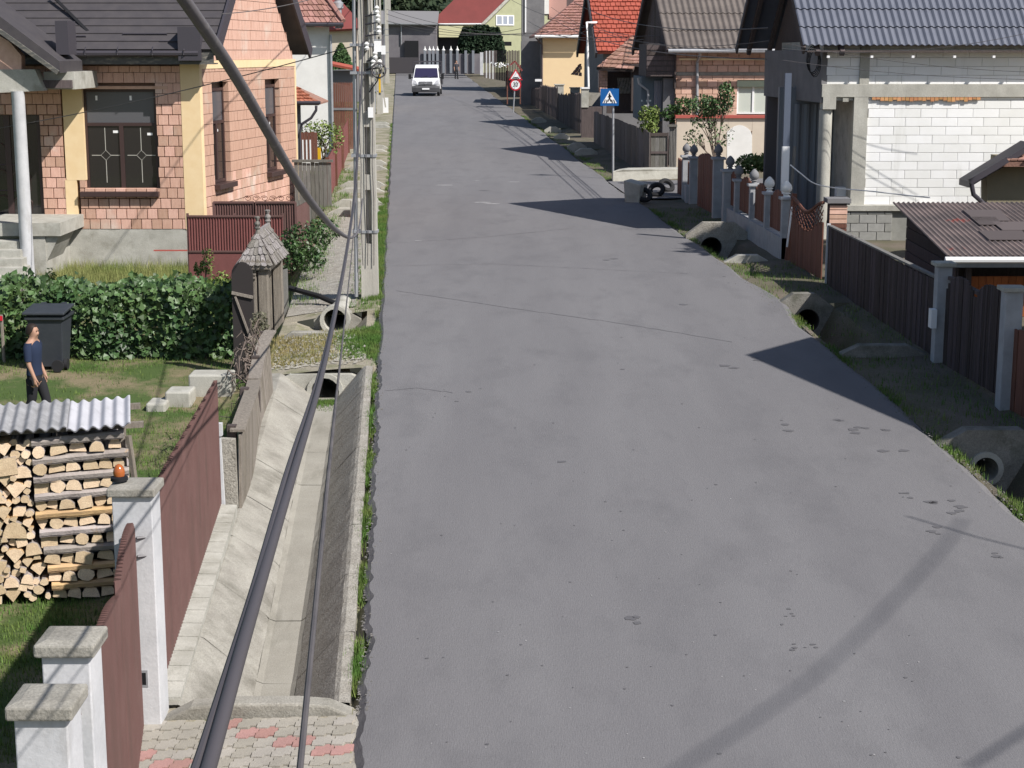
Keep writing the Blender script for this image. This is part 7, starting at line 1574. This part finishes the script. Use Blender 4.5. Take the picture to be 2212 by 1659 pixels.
u0 = (px(1071, Yz + 1.2, 45) - pk.x) / dg.x; u1 = (px(1110, Yz + 2, 45) - pk.x) / dg.x; window(t, (pk.x, pk.y, 0), dg, u0, u1, pz(55, Yz + 1.5), pz(33, Yz + 1.5), fr=.12, dep=-.08, frm=SIGNW, gl=mat('sky_glass', (.30, .34, .42), rough=.15, spec=.8), mull=2)
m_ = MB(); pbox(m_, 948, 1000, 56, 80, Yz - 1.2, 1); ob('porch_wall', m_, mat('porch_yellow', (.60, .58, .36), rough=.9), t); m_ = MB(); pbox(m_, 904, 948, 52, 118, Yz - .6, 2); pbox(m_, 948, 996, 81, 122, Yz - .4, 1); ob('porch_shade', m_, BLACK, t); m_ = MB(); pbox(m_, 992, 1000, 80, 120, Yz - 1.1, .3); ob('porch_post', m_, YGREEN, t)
m_ = MB(); pbox(m_, 1082, 1105, 90, 99, Yz - .6, .3); ob('side_window', m_, BLACK, t)
for k, (x, yb, yt, w_, lab) in enumerate(((1010, 112, 60, 1.1, 'dark clipped conifer left of the corner house gable'), (1040, 112, 55, 1.5, 'tall dark clipped conifer in front of the corner house'), (1066, 110, 60, 1.2, 'dark conifer below the corner house window'))):
    b = at(x, yb, 170); zt = pz(yt, 170); t = thing('conifer_tree', lab, 'tree', b); mb = MB()
    for i in range(3600):
        h_ = rf_.random(); r = w_ * (1 - .55 * h_ ** 2) * rf_.uniform(.6, 1); an = rf_.uniform(0, 6.28); leafcloud(mb, [(b.x + r * math.cos(an), b.y + r * math.sin(an), b.z - 1 + h_ * (zt - b.z + 1))], .19, rf_)
    stuff('crown', mb, CONIF, t); ob('trunk', MB().tube([b - V((0, 0, 1.5)), (b.x, b.y, zt - .5)], [.15, .04], 6), BARK, t)
t = thing('finial_fence', 'shaded fence of grey pillars with white pointed finials at the road end', 'fence', at(960, 140, 164)); Yq = 164.
m_ = MB(); pbox(m_, 905, 1040, 116, 160, Yq + .3, .2); ob('panel', m_, FARG, t)
for x in (918, 928, 936, 945, 958, 974, 988, 1006, 1022):
    p_ = MB(); pbox(p_, x - 2.6, x + 2.6, 109, 158, Yq, .35); pp_ = ob('pillar', p_, GREYD, t); c = at(x, 109, Yq + .15)
    if x < 1000: ob('finial', MB().lathe([(.16, 0), (.17, .05), (.07, .18), (.02, .42)], c, 8), CERAM, pp_)
t = thing('grey_hall', 'long dark grey building behind the trees at the end of the street', 'building', at(890, 120, 178)); m_ = MB(); pbox(m_, 780, 942, 49, 140, 178, 6); ob('wall', m_, FARG, t); m_ = MB(); A_ = at(770, 50, 177.5); B_ = at(945, 52, 177.5); roofplane(m_, A_, B_, B_ + V((0, 4, 1.4)), A_ + V((0, 4, 1.4)), .2); ob('roof', m_, mat('hall_roof', (.2, .195, .2), rough=.8), t); ob('gutter', MB().beam(A_ + V((0, -.1, 0)), B_ + V((0, -.1, 0)), .15, .12), STEEL, t); m_ = MB(); pbox(m_, 874, 904, 88, 140, 177.6, .3); ob('door', m_, BLACK, t); m_ = MB(); pbox(m_, 866, 868, 55, 95, 177.8, .1); ob('downpipe', m_, STEEL, t)
t = thing('low_wall', 'low dark wall across the far end of the road', 'wall', at(880, 150, 173)); m_ = MB(); pbox(m_, 838, 916, 124, 158, 172, .4); ob('wall_body', m_, mat('dark_wall', (.06, .055, .06), rough=.9), t)
lt = ['broad dark tree rising behind the grey hall', 'dark tree left of the maroon roof', 'tall dark tree behind the left poles', 'dark tree behind the white house', 'dark tree behind the corner house', 'dark tree far behind the yellow house', 'large dark tree behind the barn', 'far dark tree behind the blue roof', 'dark tree at the far left behind the brick house']
for k, (x, y, Y, rr, hh) in enumerate(((880, 60, 215, 5, 6), (925, 60, 220, 5, 6.5), (830, 70, 210, 5, 7), (740, 80, 190, 6, 8), (1110, 50, 225, 7, 8), (1220, 40, 215, 7, 9), (1500, 20, 210, 9, 9), (1900, 30, 180, 9, 9), (300, 30, 170, 10, 9))):
    b = V((px(x, Y, y), Y, rz(Y))); t = thing('broadleaf_tree', lt[k], 'tree', b); mb = MB()
    bl = [V((b.x + rf_.uniform(-.6, .6) * rr, b.y + rf_.uniform(-.5, .5) * rr, b.z + hh * rf_.uniform(.35, 1.25))) for _ in range(9)]
    for c in bl: leafcloud(mb, blobpts(c, (rr * .5, rr * .5, rr * .42), 260, rf_, .5), .42, rf_)
    stuff('crown', mb, FORE, t); tr_ = MB().tube([b - V((0, 0, .5)), b + V((0, 0, hh * .6))], [.35, .2], 7)
    for c in bl[:5]: tr_.tube([b + V((0, 0, hh * .4)), c], [.14, .05], 5)
    ob('trunk', tr_, BARK, t)
mb = MB()
for i in range(9000):
    x = rf_.uniform(-150, 190); y = rf_.uniform(300, 420); z = 4 + 95 * ((y - 300) / 550) ** 1.1; leafcloud(mb, [(x, y, z + rf_.uniform(0, 7))], 1.3, rf_)
stuff('forest', mb, FORE)
# ---------------------------------------------------------------- tidy: leaf, blade and pebble meshes keep flat shading
for o in COL.objects:
    if o.type == 'MESH' and not o.data.materials: print('no material', o.name)
print('objects', len(COL.objects), 'tris', sum(len(p.vertices) - 2 for o in COL.objects if o.type == 'MESH' for p in o.data.polygons))
